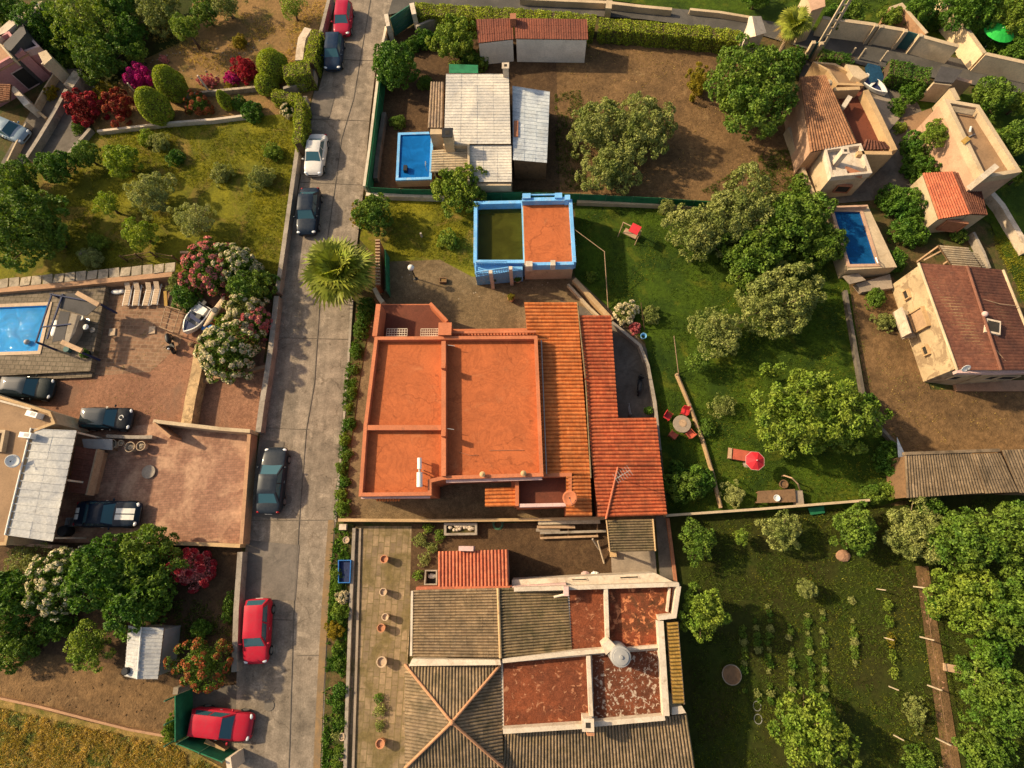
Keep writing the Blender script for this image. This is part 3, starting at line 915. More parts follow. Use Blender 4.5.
def fan_palm(name, label, px, py, rpx, h, nf=70, dry=0, cat='palm tree', leafmat='lf_palm'):
    SEED[0] += 1
    rng = np.random.RandomState(SEED[0])
    Rm = rpx * mpp(px, py, h)
    bx, by = P(px, py, h)
    t = thing(name, label, cat, (bx, by, 0))
    M().tube([(bx, by, -0.05), (bx + .05, by, h * .5), (bx, by, h)], [0.30, 0.22, 0.24], 12).build('trunk', mt['bark_pale'], t, smooth=True)
    def fronds(n, lo, hi, drop):
        V = []
        pet = M()
        for k in range(n):
            a = k * 2.39996 + rng.uniform(-.2, .2); el = R(rng.uniform(lo, hi))
            d = np.array([math.cos(a) * math.cos(el), math.sin(a) * math.cos(el), math.sin(el)])
            ln = Rm * rng.uniform(0.16, 0.56) * (0.6 + 0.4 * math.cos(el))
            p0 = np.array([bx, by, h]); p1 = p0 + d * ln
            pet.tube([p0, (p0 + p1) / 2 + np.array([0, 0, 0.04]), p1], [0.02, 0.016, 0.012], 4, False)
            side = unit(np.cross(d, np.array([0, 0, 1.0]))); up = np.cross(side, d)
            tw = rng.uniform(-0.5, 0.5)
            s2 = side * math.cos(tw) + up * math.sin(tw); u2 = np.cross(s2, d)
            nl = 15
            fl = Rm * rng.uniform(0.40, 0.52)
            for j in range(nl):
                b = R(-105 + 210 * j / (nl - 1))
                q = d * math.cos(b) + s2 * math.sin(b) + u2 * 0.12
                l_ = fl * (0.72 + 0.28 * math.cos(b)) * rng.uniform(0.85, 1.1)
                w_ = np.cross(q, u2); w_ = w_ / np.linalg.norm(w_) * 0.085 * Rm / 2.6
                tip = p1 + q * l_ - np.array([0, 0, drop * l_ * 0.45])
                mid = p1 + q * l_ * 0.55 - np.array([0, 0, drop * l_ * 0.1])
                V.append([p1 + u2 * 0.0, mid + w_, tip, mid - w_])
        return np.array(V), pet
    V, pet = fronds(nf, -22, 62, 0.75)
    quad_mesh('crown', V, mt[leafmat], t)
    pet.build('petioles', mt['lf_palm'], t)
    if dry:
        V, pet = fronds(dry, -78, -30, 0.9)
        quad_mesh('dry_skirt', V, mt['lf_palmdry'], t)
    return t

def inside(poly, x, y):
    r = np.zeros(len(x), bool)
    n = len(poly)
    for i in range(n):
        x0, y0 = poly[i]; x1, y1 = poly[(i + 1) % n]
        c = ((y0 > y) != (y1 > y)) & (x < (x1 - x0) * (y - y0) / (y1 - y0 + 1e-12) + x0)
        r ^= c
    return r

def vnoise(x, y, s, seed):
    rng = np.random.RandomState(seed)
    g = rng.uniform(0, 1, (64, 64))
    x = x / s; y = y / s
    xi = np.floor(x).astype(int); yi = np.floor(y).astype(int)
    fx = x - xi; fy = y - yi
    fx = fx * fx * (3 - 2 * fx); fy = fy * fy * (3 - 2 * fy)
    G = lambda a, b: g[a % 64, b % 64]
    return (G(xi, yi) * (1 - fx) + G(xi + 1, yi) * fx) * (1 - fy) + (G(xi, yi + 1) * (1 - fx) + G(xi + 1, yi + 1) * fx) * fy

def scatter(poly_px, n, seed, thr=0.0, s=2.5, z=0.0):
    poly = PP(poly_px)
    rng = np.random.RandomState(seed)
    xs = [p[0] for p in poly]; ys = [p[1] for p in poly]
    x = rng.uniform(min(xs), max(xs), n * 3); y = rng.uniform(min(ys), max(ys), n * 3)
    k = inside(poly, x, y)
    x, y = x[k], y[k]
    v = vnoise(x, y, s, seed) * 0.6 + vnoise(x, y, s * 0.35, seed + 1) * 0.4
    k = v + rng.uniform(-0.12, 0.12, len(v)) > thr
    return x[k][:n], y[k][:n], rng

def grass(name, poly_px, n, mat, hgt=0.16, seed=1, thr=0.4, s=2.5, blades=4, w=0.05, spread=0.7, label=None, z=0.0):
    x, y, rng = scatter(poly_px, n, seed, thr, s)
    m_ = len(x)
    x = np.repeat(x, blades) + rng.normal(size=m_ * blades) * 0.05
    y = np.repeat(y, blades) + rng.normal(size=m_ * blades) * 0.05
    k = len(x)
    hh = hgt * rng.uniform(0.5, 1.4, k)
    ax = np.stack([rng.normal(size=k) * spread, rng.normal(size=k) * spread, np.ones(k)], 1)
    pos = np.stack([x, y, z + hh * 0.42], 1)
    V = leaves(pos, ax, rng.normal(size=(k, 3)), 1.0, w, rng)
    V = pos[:, None] + (V - pos[:, None]) * np.stack([np.ones(k), np.ones(k), np.ones(k)], 1)[:, None] * hh[:, None, None]
    V[:, 1] = pos + (V[:, 1] - pos) / hh[:, None] * w / max(w, 1e-3) * 0.6
    V[:, 3] = pos + (V[:, 3] - pos) / hh[:, None] * w / max(w, 1e-3) * 0.6
    o = quad_mesh(name, V, mt[mat])
    o['kind'] = 'stuff'
    o['label'] = label
    o['category'] = 'grass'
    return o

def stones(name, poly_px, n, mat, size=0.08, seed=3, label=None, cat='rubble', thr=0.3):
    x, y, rng = scatter(poly_px, n, seed, thr)
    m = M()
    for i in range(len(x)):
        r = size * rng.uniform(0.4, 1.5)
        m.ellipsoid((x[i], y[i], r * 0.4), (r, r * rng.uniform(.6, 1), r * .6), 6, 4, 0.18, random.Random(seed * 1000 + i))
    o = m.build(name, mt[mat])
    o['kind'] = 'stuff'; o['label'] = label; o['category'] = cat
    return o

# ------------------------------------------------------------------ cars
CARS = {
    # style: H, belt, cabin bottom rear/front, top rear/front (fraction of length, +0.5 is the nose), hood z, tail z
    'hatch': (1.46, 0.93, -0.485, 0.235, -0.40, 0.07, 0.86, 0.93),
    'sedan': (1.44, 0.90, -0.36, 0.23, -0.20, 0.06, 0.84, 0.90),
    'suv':   (1.62, 1.02, -0.49, 0.235, -0.43, 0.09, 0.96, 1.02),
    'wagon': (1.56, 0.98, -0.38, 0.22, -0.24, 0.08, 0.93, 0.96),
    'coupe': (1.34, 0.88, -0.34, 0.15, -0.20, 0.00, 0.84, 0.90),
}

def car(label, px, py, dx, dy, L, Wd, style, pmat, group=None, stripes=False, roofmat=None, seats=False, glass='carglass', emblem=False):
    H, belt, cb0, cb1, ct0, ct1, zh, zt = CARS[style]
    a = W(px, py, 0.7); b = W(px + dx, py + dy, 0.7)
    rz = math.atan2(b.y - a.y, b.x - a.x)
    t = local_thing('parked_car', label, 'car', (a.x, a.y, 0.02), rz, group)
    hw = Wd / 2
    xs = [-0.5, -0.485, -0.44, -0.36, -0.2, 0.0, 0.18, 0.30, 0.40, 0.46, 0.49, 0.5]
    wf = [0.74, 0.85, 0.94, 0.985, 1, 1, 1, 0.985, 0.95, 0.88, 0.78, 0.68]
    zb = [0.36, 0.28, 0.22, 0.2, 0.2, 0.2, 0.2, 0.2, 0.22, 0.24, 0.28, 0.36]
    def zt_(x):
        if x < cb0 - 0.02:
            return zt - 0.10 * ((cb0 - x) / max(0.02, 0.5 + cb0)) ** 2
        if x <= cb1:
            return belt + (zt - belt) * max(0, (-x) / 0.5)
        k = (x - cb1) / (0.5 - cb1)
        return belt + (zh - belt) * min(1, k * 2.5) - 0.17 * k ** 3
    prof = []
    for x, w, z0 in zip(xs, wf, zb):
        zt2 = zt_(x)
        if abs(x) > 0.485:
            zt2 -= 0.14
        elif abs(x) > 0.455:
            zt2 -= 0.04
        y = hw * w
        prof.append([(x * L, yy, zz) for yy, zz in ((-y * .9, z0), (-y, z0 + .12), (-y, z0 + (zt2 - z0) * .62), (-y * .955, zt2 - .05), (-y * .86, zt2), (-y * .4, zt2 + .035), (y * .4, zt2 + .035), (y * .86, zt2), (y * .955, zt2 - .05), (y, z0 + (zt2 - z0) * .62), (y, z0 + .12), (y * .9, z0))])
    m = M()
    n = 12
    vs_ = [p for r in prof for p in r]
    fs = []
    for i in range(len(prof) - 1):
        for k in range(n):
            fs.append((i * n + k, (i + 1) * n + k, (i + 1) * n + (k + 1) % n, i * n + (k + 1) % n))
    fs.append(tuple(range(n))); fs.append(tuple(range((len(prof) - 1) * n, len(prof) * n))[::-1])
    m.add(vs_, fs)
    body = m.build('body', pmat, t, smooth=True)
    sd = body.modifiers.new('sub', 'SUBSURF'); sd.levels = 1; sd.render_levels = 2
    # cabin
    yb, yt = hw * 0.885, hw * 0.70
    zB = belt - 0.04
    B = [Vector((cb0 * L, -yb, zB)), Vector((cb1 * L, -yb, zB)), Vector((cb1 * L, yb, zB)), Vector((cb0 * L, yb, zB))]
    T = [Vector((ct0 * L, -yt, H - .07)), Vector((ct1 * L, -yt, H - .07)), Vector((ct1 * L, yt, H - .07)), Vector((ct0 * L, yt, H - .07))]
    m = M().add(B + T, [(0, 1, 5, 4), (1, 2, 6, 5), (2, 3, 7, 6), (3, 0, 4, 7)])
    m.build('pillars', pmat, t)
    g = M(); nu, nv = 8, 6                       # domed roof panel
    vv = []
    for i in range(nu + 1):
        for j in range(nv + 1):
            u, v = i / nu, j / nv
            vv.append(((ct0 - 0.012 + (ct1 - ct0 + 0.024) * u) * L, (-1 + 2 * v) * yt * 1.03, H - .075 + 0.075 * (1 - (2 * u - 1) ** 4) ** .5 * (1 - (2 * v - 1) ** 4) ** .5))
    ff = [(i * (nv + 1) + j, (i + 1) * (nv + 1) + j, (i + 1) * (nv + 1) + j + 1, i * (nv + 1) + j + 1) for i in range(nu) for j in range(nv)]
    g.add(vv, ff).build('roof', roofmat or pmat, t, smooth=True)
    def pane(nm, q, u0, u1, v0, v1):
        q = [Vector(x) for x in q]
        nn = (q[1] - q[0]).cross(q[3] - q[0]).normalized()
        cen = sum(q, Vector()) / 4
        if nn.dot(cen - Vector((0, 0, 0.9))) < 0:
            nn = -nn
        def at(u, v):
            return q[0].lerp(q[1], u).lerp(q[3].lerp(q[2], u), v) + nn * 0.008
        M().add([at(u0, v0), at(u1, v0), at(u1, v1), at(u0, v1)], [(0, 1, 2, 3)]).build(nm, mt[glass], t)
    pane('windshield', [B[1], B[2], T[2], T[1]], .06, .94, .07, .97)
    pane('rear_window', [B[3], B[0], T[0], T[3]], .09, .91, .10, .94)
    for q in ([B[0], B[1], T[1], T[0]], [B[3], B[2], T[2], T[3]]):
        pane('side_window', q, .10, .50, .14, .93)
        pane('side_window', q, .54, .93, .14, .93)
    for sx in (-0.31, 0.315):
        for sy in (-1, 1):
            c = Vector((sx * L, sy * (hw - 0.10), 0.31))
            w = M().tube([c - Vector((0, .115, 0)), c + Vector((0, .115, 0))], 0.315, 20).build('wheel', mt['rubber'], t, smooth=False)
            M().tube([c + Vector((0, sy * .10, 0)), c + Vector((0, sy * .122, 0))], 0.20, 12).build('rim', mt['rim'], w)
    for sy in (-1, 1):
        M().ellipsoid((0.452 * L, sy * hw * .70, zh - .20), (.13, .17, .075), 10, 6).build('headlight', mt['lens'], t, smooth=True)
        M().ellipsoid((-0.472 * L, sy * hw * .76, zt - .17), (.08, .13, .10), 10, 6).build('tail_light', mt['redlens'], t, smooth=True)
        M().ellipsoid((cb1 * L - 0.22, sy * (hw + .07), belt + .03), (.07, .11, .075), 8, 6).build('mirror', pmat, t, smooth=True)
        M().box((-0.03 * L, sy * (hw + .004), belt - .17), (.16, .02, .03)).build('door_handle', mt['chrome'], t)
    M().box((0.497 * L, 0, .50), (.03, Wd * .5, .13)).build('grille', mt['black'], t)
    M().box((-0.502 * L, 0, .58), (.02, .5, .11)).build('number_plate', mt['plastic_white'], t)
    if stripes:
        zs = lambda x: zt_(x) + .043
        for sy in (-1, 1):
            s = M(); x_ = [cb1 + .015, .30, .38, .44]
            s.add([(q * L, sy * (.22 + o_), zs(q)) for q in x_ for o_ in (-.18, .18)], [(2 * i, 2 * i + 2, 2 * i + 3, 2 * i + 1) for i in range(3)])
            s.build('hood_stripe', mt['plastic_white'], t)
            s = M(); x_ = [-.475, -.44, -.40]
            s.add([(q * L, sy * (.22 + o_), zs(q) + .012 - .05 * (i == 0)) for i, q in enumerate(x_) for o_ in (-.18, .18)], [(0, 2, 3, 1), (2, 4, 5, 3)])
            s.build('trunk_stripe', mt['plastic_white'], t)
    if emblem:
        M().tube([(0.33 * L + .17 * math.cos(k * .4), .05 + .17 * math.sin(k * .4), zt_(.33) + .035) for k in range(14)], .035, 5).build('hood_emblem', mt['plastic_white'], t)
    return t

# ------------------------------------------------------------------ small builders
def wall(name, label, pts, h, th, mat, z0=0.0, zpx=None, cat='wall', cap=None, capw=0.06, group=None, parent=None):
    """wall along pixels traced on its top"""
    zs = h if zpx is None else zpx
    wp = PP(pts, zs)
    m = M().strip_wall(wp, z0 - 0.1, h - (0.05 if cap else 0), th)
    if parent is not None:
        return m.build(name, mt[mat], parent)
    if cap:
        t = thing(name, label, cat, (wp[0][0], wp[0][1], 0), group)
        m.build('masonry', mt[mat], t)
        M().strip_wall(wp, h - 0.05, h, th + capw).build('coping', mt[cap], t)
        return t
    o = m.build(name, mt[mat], base=(wp[0][0], wp[0][1], 0))
    return tag(o, label, cat, group)

def fence(name, label, pts, h, step=2.0, mesh=None, pmat='post', rails=2, pr=0.05, cat='fence', group=None, rmat=None):
    wp = [Vector((*P(x, y, h), 0)) for x, y in pts]
    t = thing(name, label, cat, (wp[0].x, wp[0].y, 0), group)
    for a, b in zip(wp[:-1], wp[1:]):
        n = max(1, round((b - a).length / step))
        for i in range(n + (1 if b == wp[-1] else 0)):
            p = a.lerp(b, i / n)
            M().bar(p + Vector((0, 0, -.1)), p + Vector((0, 0, h + .06)), pr * 2, pr * 2).build('post', mt[pmat], t)
    if mesh:
        M().strip_wall([(p.x, p.y) for p in wp], 0.04, h, 0.02).build('mesh_panel', mt[mesh], t)
    for k in range(rails):
        zz = h * (0.35 + 0.6 * k / max(1, rails - 1)) if rails > 1 else h * .9
        m = M()
        for a, b in zip(wp[:-1], wp[1:]):
            m.bar(a + Vector((0, 0, zz)), b + Vector((0, 0, zz)), 0.035, 0.035)
        m.build('rail', mt[rmat or pmat], t)
    return t

def pole(name, label, b, tp, r, mat, cat, group=None):
    a = Vector(b); c = Vector(tp)
    o = M().tube([a, c], [r, r * .8], 8).build(name, mt[mat], base=(a.x, a.y, a.z))
    return tag(o, label, cat, group)

def vpole(name, label, bpx, bpy, tpx, tpy, r, mat, cat='pole', group=None, hmax=9):
    """upright pole: foot at one pixel, height from how far its top leans away"""
    b = W(bpx, bpy, 0)
    best = min((((W(tpx, tpy, h) - Vector((b.x, b.y, h))).length), h) for h in [0.2 + 0.05 * i for i in range(int(hmax * 20))])
    return pole(name, label, (b.x, b.y, -0.05), (b.x, b.y, best[1]), r, mat, cat, group)

def pot(name, label, px, py, r, h, mat='terracotta', cat='plant pot', group=None, plant=None):
    x, y = P(px, py, h)
    t = thing(name, label, cat, (x, y, 0), group)
    M().lathe((x, y, 0), [(r * .6, 0), (r * .75, h * .3), (r, h * .8), (r * 1.08, h * .95), (r * 1.08, h), (r * .88, h), (r * .8, h * .8)], 16).build('bowl', mt[mat], t, smooth=False)
    if plant:
        rng = np.random.RandomState(int(px * 7 + py))
        foliage(t, 'plant', (x, y, h + .15), (r * 1.1, r * 1.1, r * 1.1), plant, rng)
    return t

def box_window(parent, c, rz, w, h, th=0.06, slot='window', frame='wood_red', pane='glass', tilt=None):
    """window set proud of a wall: c is its centre on the wall face, rz the outward direction"""
    n = Vector((math.cos(rz), math.sin(rz), 0)); s = Vector((-n.y, n.x, 0)); c = Vector(c)
    m = M()
    for k in (-1, 1):
        m.box(c + s * (k * (w / 2 - .04)), (th, .08, h), rz)
        m.box(c + Vector((0, 0, k * (h / 2 - .04))), (th, w - .165, .08), rz)
    f = m.build(slot, mt[frame], parent)
    M().box(c - n * .01, (th * .4, w - .17, h - .17), rz).build('pane', mt[pane], f)
    return f

def ac_unit(label, px, py, z, rz=0.0, group=None):
    x, y = P(px, py, z + .6)
    t = thing('air_conditioner', label, 'air conditioner', (x, y, z), group)
    M().box((x, y, z + .33), (.85, .38, .6), rz).build('casing', mt['plastic_white'], t)
    n = Vector((math.sin(rz), -math.cos(rz), 0))
    M().tube([Vector((x, y, z + .33)) + n * .185, Vector((x, y, z + .33)) + n * .205], .22, 18).build('fan_grille', mt['plastic_grey'], t)
    M().box((x + .12, y, z + .632), (.36, .24, .012), rz).build('top_grille', mt['plastic_grey'], t)
    M().box((x, y, z + .015), (.8, .4, .03), rz).build('feet', mt['black'], t)
    return t

def chair(name, label, x, y, rz, mat, cat='chair', group=None, s=1.0, z=0.0):
    t = local_thing(name, label, cat, (x, y, z), rz, group)
    M().box((0, 0, .44 * s), (.46 * s, .48 * s, .04)).build('seat', mt[mat], t)
    M().box((-.24 * s, 0, .70 * s), (.04, .46 * s, .48 * s), 0, Matrix.Rotation(-.18, 3, 'Y')).build('backrest', mt[mat], t)
    for a in (-1, 1):
        M().box((0.0, a * .25 * s, .64 * s), (.44 * s, .04, .035)).build('armrest', mt[mat], t)
        for b in (-1, 1):
            M().bar((b * .19 * s, a * .21 * s, 0), (b * .17 * s, a * .2 * s, .62 * s if b > 0 else .44 * s), .035, .035).build('leg', mt[mat], t)
    return t

# ------------------------------------------------------------------ more builders
def offset(poly, d):
    """polygon grown outwards by d (mitred)"""
    n = len(poly)
    a = sum(poly[i][0] * poly[(i + 1) % n][1] - poly[(i + 1) % n][0] * poly[i][1] for i in range(n))
    if a < 0:
        poly = poly[::-1]
    out = []
    for i in range(n):
        p0, p1, p2 = Vector(poly[i - 1]), Vector(poly[i]), Vector(poly[(i + 1) % n])
        e1, e2 = (p1 - p0).normalized(), (p2 - p1).normalized()
        n1, n2 = Vector((e1.y, -e1.x)), Vector((e2.y, -e2.x))
        b = n1 + n2
        b = b / max(0.35, b.dot(n1))
        out.append((p1.x + b.x * d, p1.y + b.y * d))
    return out

def ring(m, poly, z0, z1, th, grow=0.0):
    o = offset(poly, grow); i = offset(poly, grow - th)
    n = len(o)
    vs_ = [(x, y, z0) for x, y in o] + [(x, y, z1) for x, y in o] + [(x, y, z0) for x, y in i] + [(x, y, z1) for x, y in i]
    fs = []
    for k in range(n):
        j = (k + 1) % n
        fs += [(k, j, n + j, n + k), (2 * n + j, 2 * n + k, 3 * n + k, 3 * n + j), (n + k, n + j, 3 * n + j, 3 * n + k), (k, 2 * n + k, 2 * n + j, j)]
    return m.add(vs_, fs)

def roofpart(parent, name, A, B, C, D, n, mat, amp=0.055, rows=12, step=0.009, seed=1, body=None, under=0.10, z0=0.0, spr=6, rib=False):
    """ridged roof from four (px, py, z) corners, A->B across the ridges; optional walls below it"""
    w = [W(*p) for p in (A, B, C, D)]
    o = M().roof(*w, n, amp, rows, step, spr, 0.006, seed, rib).build(name, mt[mat], parent)
    M().slab([p - Vector((0, 0, amp + .015)) for p in w], 0.04).build('underlay', mt['wood'], o)
    if body:
        c = sum(w, Vector()) / 4
        top = [c + (p - c) * 0.965 - Vector((0, 0, under + amp)) for p in w]
        M().column(top, z0).build('walls', mt[body], parent)
    return o

def hip_face(m, A, B, X, n, amp=0.042, rows=10, step=0.008, spr=6, seed=1):
    rng = np.random.RandomState(seed)
    A, B, X = [np.array(p, float) for p in (A, B, X)]
    nrm = np.cross(B - A, X - A); nrm /= np.linalg.norm(nrm)
    if nrm[2] < 0: nrm = -nrm
    us = np.linspace(0, 1, n * spr + 1); ph = us * n
    prof = np.abs(np.sin(np.pi * ph)) ** 0.8 * 2 - 1
    base = A[None] * (1 - us)[:, None] + B[None] * us[:, None]
    k = np.minimum(us, 1 - us) * 2
    top = np.where((us < .5)[:, None], A[None] * (1 - k)[:, None] + X[None] * k[:, None], B[None] * (1 - k)[:, None] + X[None] * k[:, None])
    o = len(m.v); nu = len(us)
    vv = []
    for r in range(rows):
        vv += [(r / rows, 1.0), ((r + .985) / rows, 0.0)]
    for v, up in vv:
        kk = np.minimum(1, v / np.maximum(k, 1e-4))[:, None]
        p = base * (1 - kk) + top * kk + nrm[None] * (prof * amp + up * step + rng.uniform(-.005, .005, n + 1)[np.minimum(ph.astype(int), n)])[:, None]
        m.v += [tuple(q) for q in p]
    for j in range(len(vv) - 1):
        for i in range(nu - 1):
            a = o + j * nu + i
            m.uv[len(m.f)] = [(ph[i], j / 2), (ph[i + 1], j / 2), (ph[i + 1], (j + 1) / 2), (ph[i], (j + 1) / 2)]
            m.f.append((a, a + 1, a + nu + 1, a + nu))
    return m

def strip(parent, name, pts, z0, z1, th, mat):          # wall piece of a house, traced on its top
    return M().strip_wall(PP(pts, z1), z0, z1, th).build(name, mt[mat], parent)

def balusters(parent, name, a, b, z0, z1, mat, step=0.22, r=0.05, th=0.16):
    a, b = Vector(a), Vector(b)
    n = max(2, int((b - a).length / step))
    m = M()
    m.strip_wall([(a.x, a.y), (b.x, b.y)], z1 - .09, z1, th)
    m.strip_wall([(a.x, a.y), (b.x, b.y)], z0, z0 + .06, th)
    for i in range(n):
        p = a.lerp(b, (i + .5) / n)
        m.lathe((p.x, p.y, 0), [(r * .7, z0 + .06), (r * 1.2, z0 + (z1 - z0) * .35), (r * .6, z0 + (z1 - z0) * .65), (r, z1 - .09)], 6)
    return m.build(name, mt[mat], parent)

def lathe_part(parent, name, c, prof, mat, n=16, smooth=False):
    return M().lathe(c, prof, n).build(name, mt[mat], parent, smooth=smooth)

def chimney(parent, px, py, z0, z1, w, mat, capmat='ochre', rz=0.0):
    x, y = P(px, py, z1)
    o = M().box((x, y, (z0 + z1) / 2), (w, w, z1 - z0), rz).build('chimney', mt[mat], parent)
    M().box((x, y, z1 + .03), (w + .12, w + .12, .06), rz).build('chimney_cap', mt[capmat], o)
    M().box((x, y, z1 + .065), (w * .5, w * .5, .012), rz).build('flue', mt['dark'], o)
    return o

def dish(name, label, px, py, z, r, az, mat='plastic_white', group=None, el=35):
    """satellite dish on a short mast"""
    x, y = P(px, py, z + .5)
    t = thing(name, label, 'satellite dish', (x, y, z), group)
    M().tube([(x, y, z), (x, y, z + .5)], .03, 8).build('mast', mt['plastic_grey'], t)
    d = Vector((math.cos(az) * math.cos(R(el)), math.sin(az) * math.cos(R(el)), math.sin(R(el))))
    q = d.to_track_quat('Z', 'Y').to_matrix()
    m = M(); n = 20; vs_ = []; c = Vector((x, y, z + .55))
    for j in range(5):
        rr = r * j / 4
        for k in range(n):
            vs_.append(c + q @ Vector((rr * math.cos(2 * math.pi * k / n), rr * math.sin(2 * math.pi * k / n), .25 * r * (j / 4) ** 2)))
    fs = [(j * n + k, j * n + (k + 1) % n, (j + 1) * n + (k + 1) % n, (j + 1) * n + k) for j in range(4) for k in range(n)]
    m.add(vs_, fs)
    o = m.build('reflector', mt[mat], t, smooth=True)
    so = o.modifiers.new('th', 'SOLIDIFY'); so.thickness = .02
    M().tube([c + q @ Vector((r * .9, 0, .2 * r)), c + q @ Vector((0, 0, r * .9))], .015, 6).build('feed_arm', mt['plastic_grey'], t)
    M().ellipsoid(c + q @ Vector((0, 0, r * .9)), (.05, .05, .05), 8, 6).build('feed', mt['black'], t)
    return t

def pool(name, label, rim_px, z, depth, rimw, mrim, mwall, mwater, group=None, level=0.12, rim_h=0.0, mfloor=None):
    """sunken or raised basin with real depth, rim and a water surface"""
    po = PP(rim_px, z)
    cx = sum(p[0] for p in po) / len(po); cy = sum(p[1] for p in po) / len(po)
    t = thing(name, label, 'swimming pool', (cx, cy, 0), group)
    inner = offset(po, 0)
    m = M(); n = len(inner)
    zb = z - depth
    m.add([(x, y, zb) for x, y in inner] + [(x, y, z - .01) for x, y in inner], [(i, n + i, n + (i + 1) % n, (i + 1) % n) for i in range(n)])
    m.build('basin_walls', mt[mwall], t)
    M().sheet(inner, zb + .004).build('basin_floor', mt[mfloor or mwall], t)
    ring(M(), po, z - .12, z + .02 + rim_h, rimw, rimw).build('rim', mt[mrim], t)
    M().sheet(inner, z - level).build('water', mt[mwater], t)
    return t

GZ = [0.0]
def lot(name, pts, mat, z=None):
    GZ[0] += 0.004
    return struct(name, M().sheet(PP(pts), GZ[0] if z is None else z), mt[mat])

# ------------------------------------------------------------------ ground with holes for nothing: pools stand above it in raised decks
struct('ground', M().sheet([(-220, -160), (220, -160), (220, 260), (-220, 260)], 0.0), mt['earth'])
lot('dirt_plot', [(50, -30), (340, -30), (331, 10), (318, 75), (306, 116), (96, 132), (60, 60)], 'dirt_grass')
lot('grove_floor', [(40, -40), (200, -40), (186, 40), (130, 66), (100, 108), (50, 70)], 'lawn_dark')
lot('lawn', [(96, 131), (250, 117), (306, 112), (276, 284), (180, 272), (0, 292), (-60, 300), (-60, 200), (40, 160)], 'lawn_dry')
lot('patio', [(-60, 300), (0, 292), (172, 274), (225, 290), (272, 300), (262, 372), (206, 374), (204, 430), (150, 432), (60, 444), (-60, 450)], 'patio_red')
lot('patio_paving', [(106, 284), (176, 278), (195, 300), (180, 345), (150, 372), (92, 376)], 'patio_brick')
lot('clay_yard', [(198, 372), (270, 362), (256, 436), (190, 428)], 'patio_red')
lot('courtyard', [(60, 438), (150, 424), (250, 430), (242, 546), (40, 546)], 'court')
lot('garden_soil', [(-60, 540), (243, 546), (238, 700), (165, 740), (-60, 690)], 'dirt_dark')
lot('dirt_strip', [(-60, 648), (60, 655), (120, 665), (185, 692), (172, 736), (-60, 690)], 'dirt')
lot('weed_field', [(-60, 684), (0, 699), (90, 722), (170, 738), (224, 768), (224, 820), (-60, 820)], 'weeds')
lot('shed_yard', [(376, 62), (386, 30), (520, 22), (600, 40), (560, 190), (366, 190)], 'dirt_dark')
lot('tilled_plot', [(556, 52), (600, 38), (745, 44), (800, 120), (830, 208), (560, 198)], 'dirt')
lot('side_lawn', [(366, 194), (480, 198), (480, 285), (390, 272), (360, 240)], 'lawn_dry')
lot('bare_yard', [(386, 262), (440, 260), (472, 277), (580, 277), (645, 345), (660, 420), (672, 520), (338, 522), (346, 430), (372, 306)], 'yard')
lot('side_yard', [(560, 300), (610, 316), (650, 352), (660, 420), (600, 425)], 'concrete_dk')
lot('back_lawn', [(575, 196), (830, 206), (856, 300), (878, 420), (905, 440), (910, 498), (872, 508), (668, 516), (658, 415), (645, 342), (575, 277)], 'lawn')
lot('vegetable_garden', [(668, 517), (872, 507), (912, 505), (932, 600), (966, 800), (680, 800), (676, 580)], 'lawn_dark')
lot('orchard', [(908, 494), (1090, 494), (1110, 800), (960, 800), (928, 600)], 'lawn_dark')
lot('house_plot', [(848, 282), (893, 274), (930, 390), (1100, 392), (1100, 456), (905, 456), (868, 412)], 'dirt')
lot('rear_garden', [(868, 190), (900, 180), (935, 260), (1090, 260), (1090, 380), (925, 384), (893, 278), (860, 270)], 'earth')
lot('side_garden', [(905, 92), (1090, 100), (1090, 330), (1030, 320), (990, 225), (925, 180)], 'lawn')
lot('small_courts', [(800, 60), (905, 80), (930, 130), (930, 180), (880, 200), (826, 205), (796, 120)], 'concrete_dk')
lot('far_gardens', [(420, -60), (1100, -60), (1100, 70), (960, 55), (800, 30), (620, 2), (420, -14)], 'lawn')
lot('slab_patio', [(356, 526), (416, 526), (408, 660), (404, 800), (336, 800), (346, 660)], 'slabs')
lot('mossy_yard', [(412, 524), (610, 522), (612, 580), (410, 596)], 'dirt_dark')
lot('flower_bed', [(331, 524), (354, 524), (346, 800), (318, 800)], 'earth')
lot('verge', [(346, 370), (364, 306), (372, 312), (360, 380), (352, 440), (344, 524), (334, 524)], 'earth')
lot('pool_path', [(655, 516), (668, 516), (676, 582), (660, 582)], 'concrete_dk')
road_l = [(346, -60), (337, 0), (329, 50), (322, 80), (314, 110), (300, 185), (288, 260), (275, 340), (262, 425), (252, 500), (245, 560), (240, 610), (237, 690), (232, 768), (230, 820)]
road_r = [(314, 820), (318, 768), (322, 690), (328, 600), (334, 520), (340, 450), (346, 380), (352, 300), (358, 240), (364, 190), (370, 120), (376, 70), (386, 22), (396, -10), (405, -60)]
lot('road', road_l + road_r, 'road' if 'road' in mt else 'concrete')
lot('parking_bay', [(180, 690), (238, 684), (234, 756), (222, 748), (176, 730)], 'concrete_dk')
lot('lane', [(388, 16), (420, 9), (512, 12), (640, 20), (760, 36), (800, 48), (860, 66), (1024, 95), (1110, 110), (1110, 92), (1024, 74), (960, 60), (860, 42), (768, 22), (700, 12), (620, 5), (540, -2), (405, -14), (396, -10)], 'asphalt')
lot('earth_path', [(914, 566), (927, 566), (960, 770), (962, 810), (945, 810), (942, 768)], 'dirt')
lot('red_path', [(926, -40), (944, -40), (962, 30), (975, 60), (958, 48), (946, 20)], 'asphalt')
lot('paved_triangle', [(54, 114), (72, 110), (92, 120), (90, 134), (68, 156), (40, 160)], 'concrete_dk')
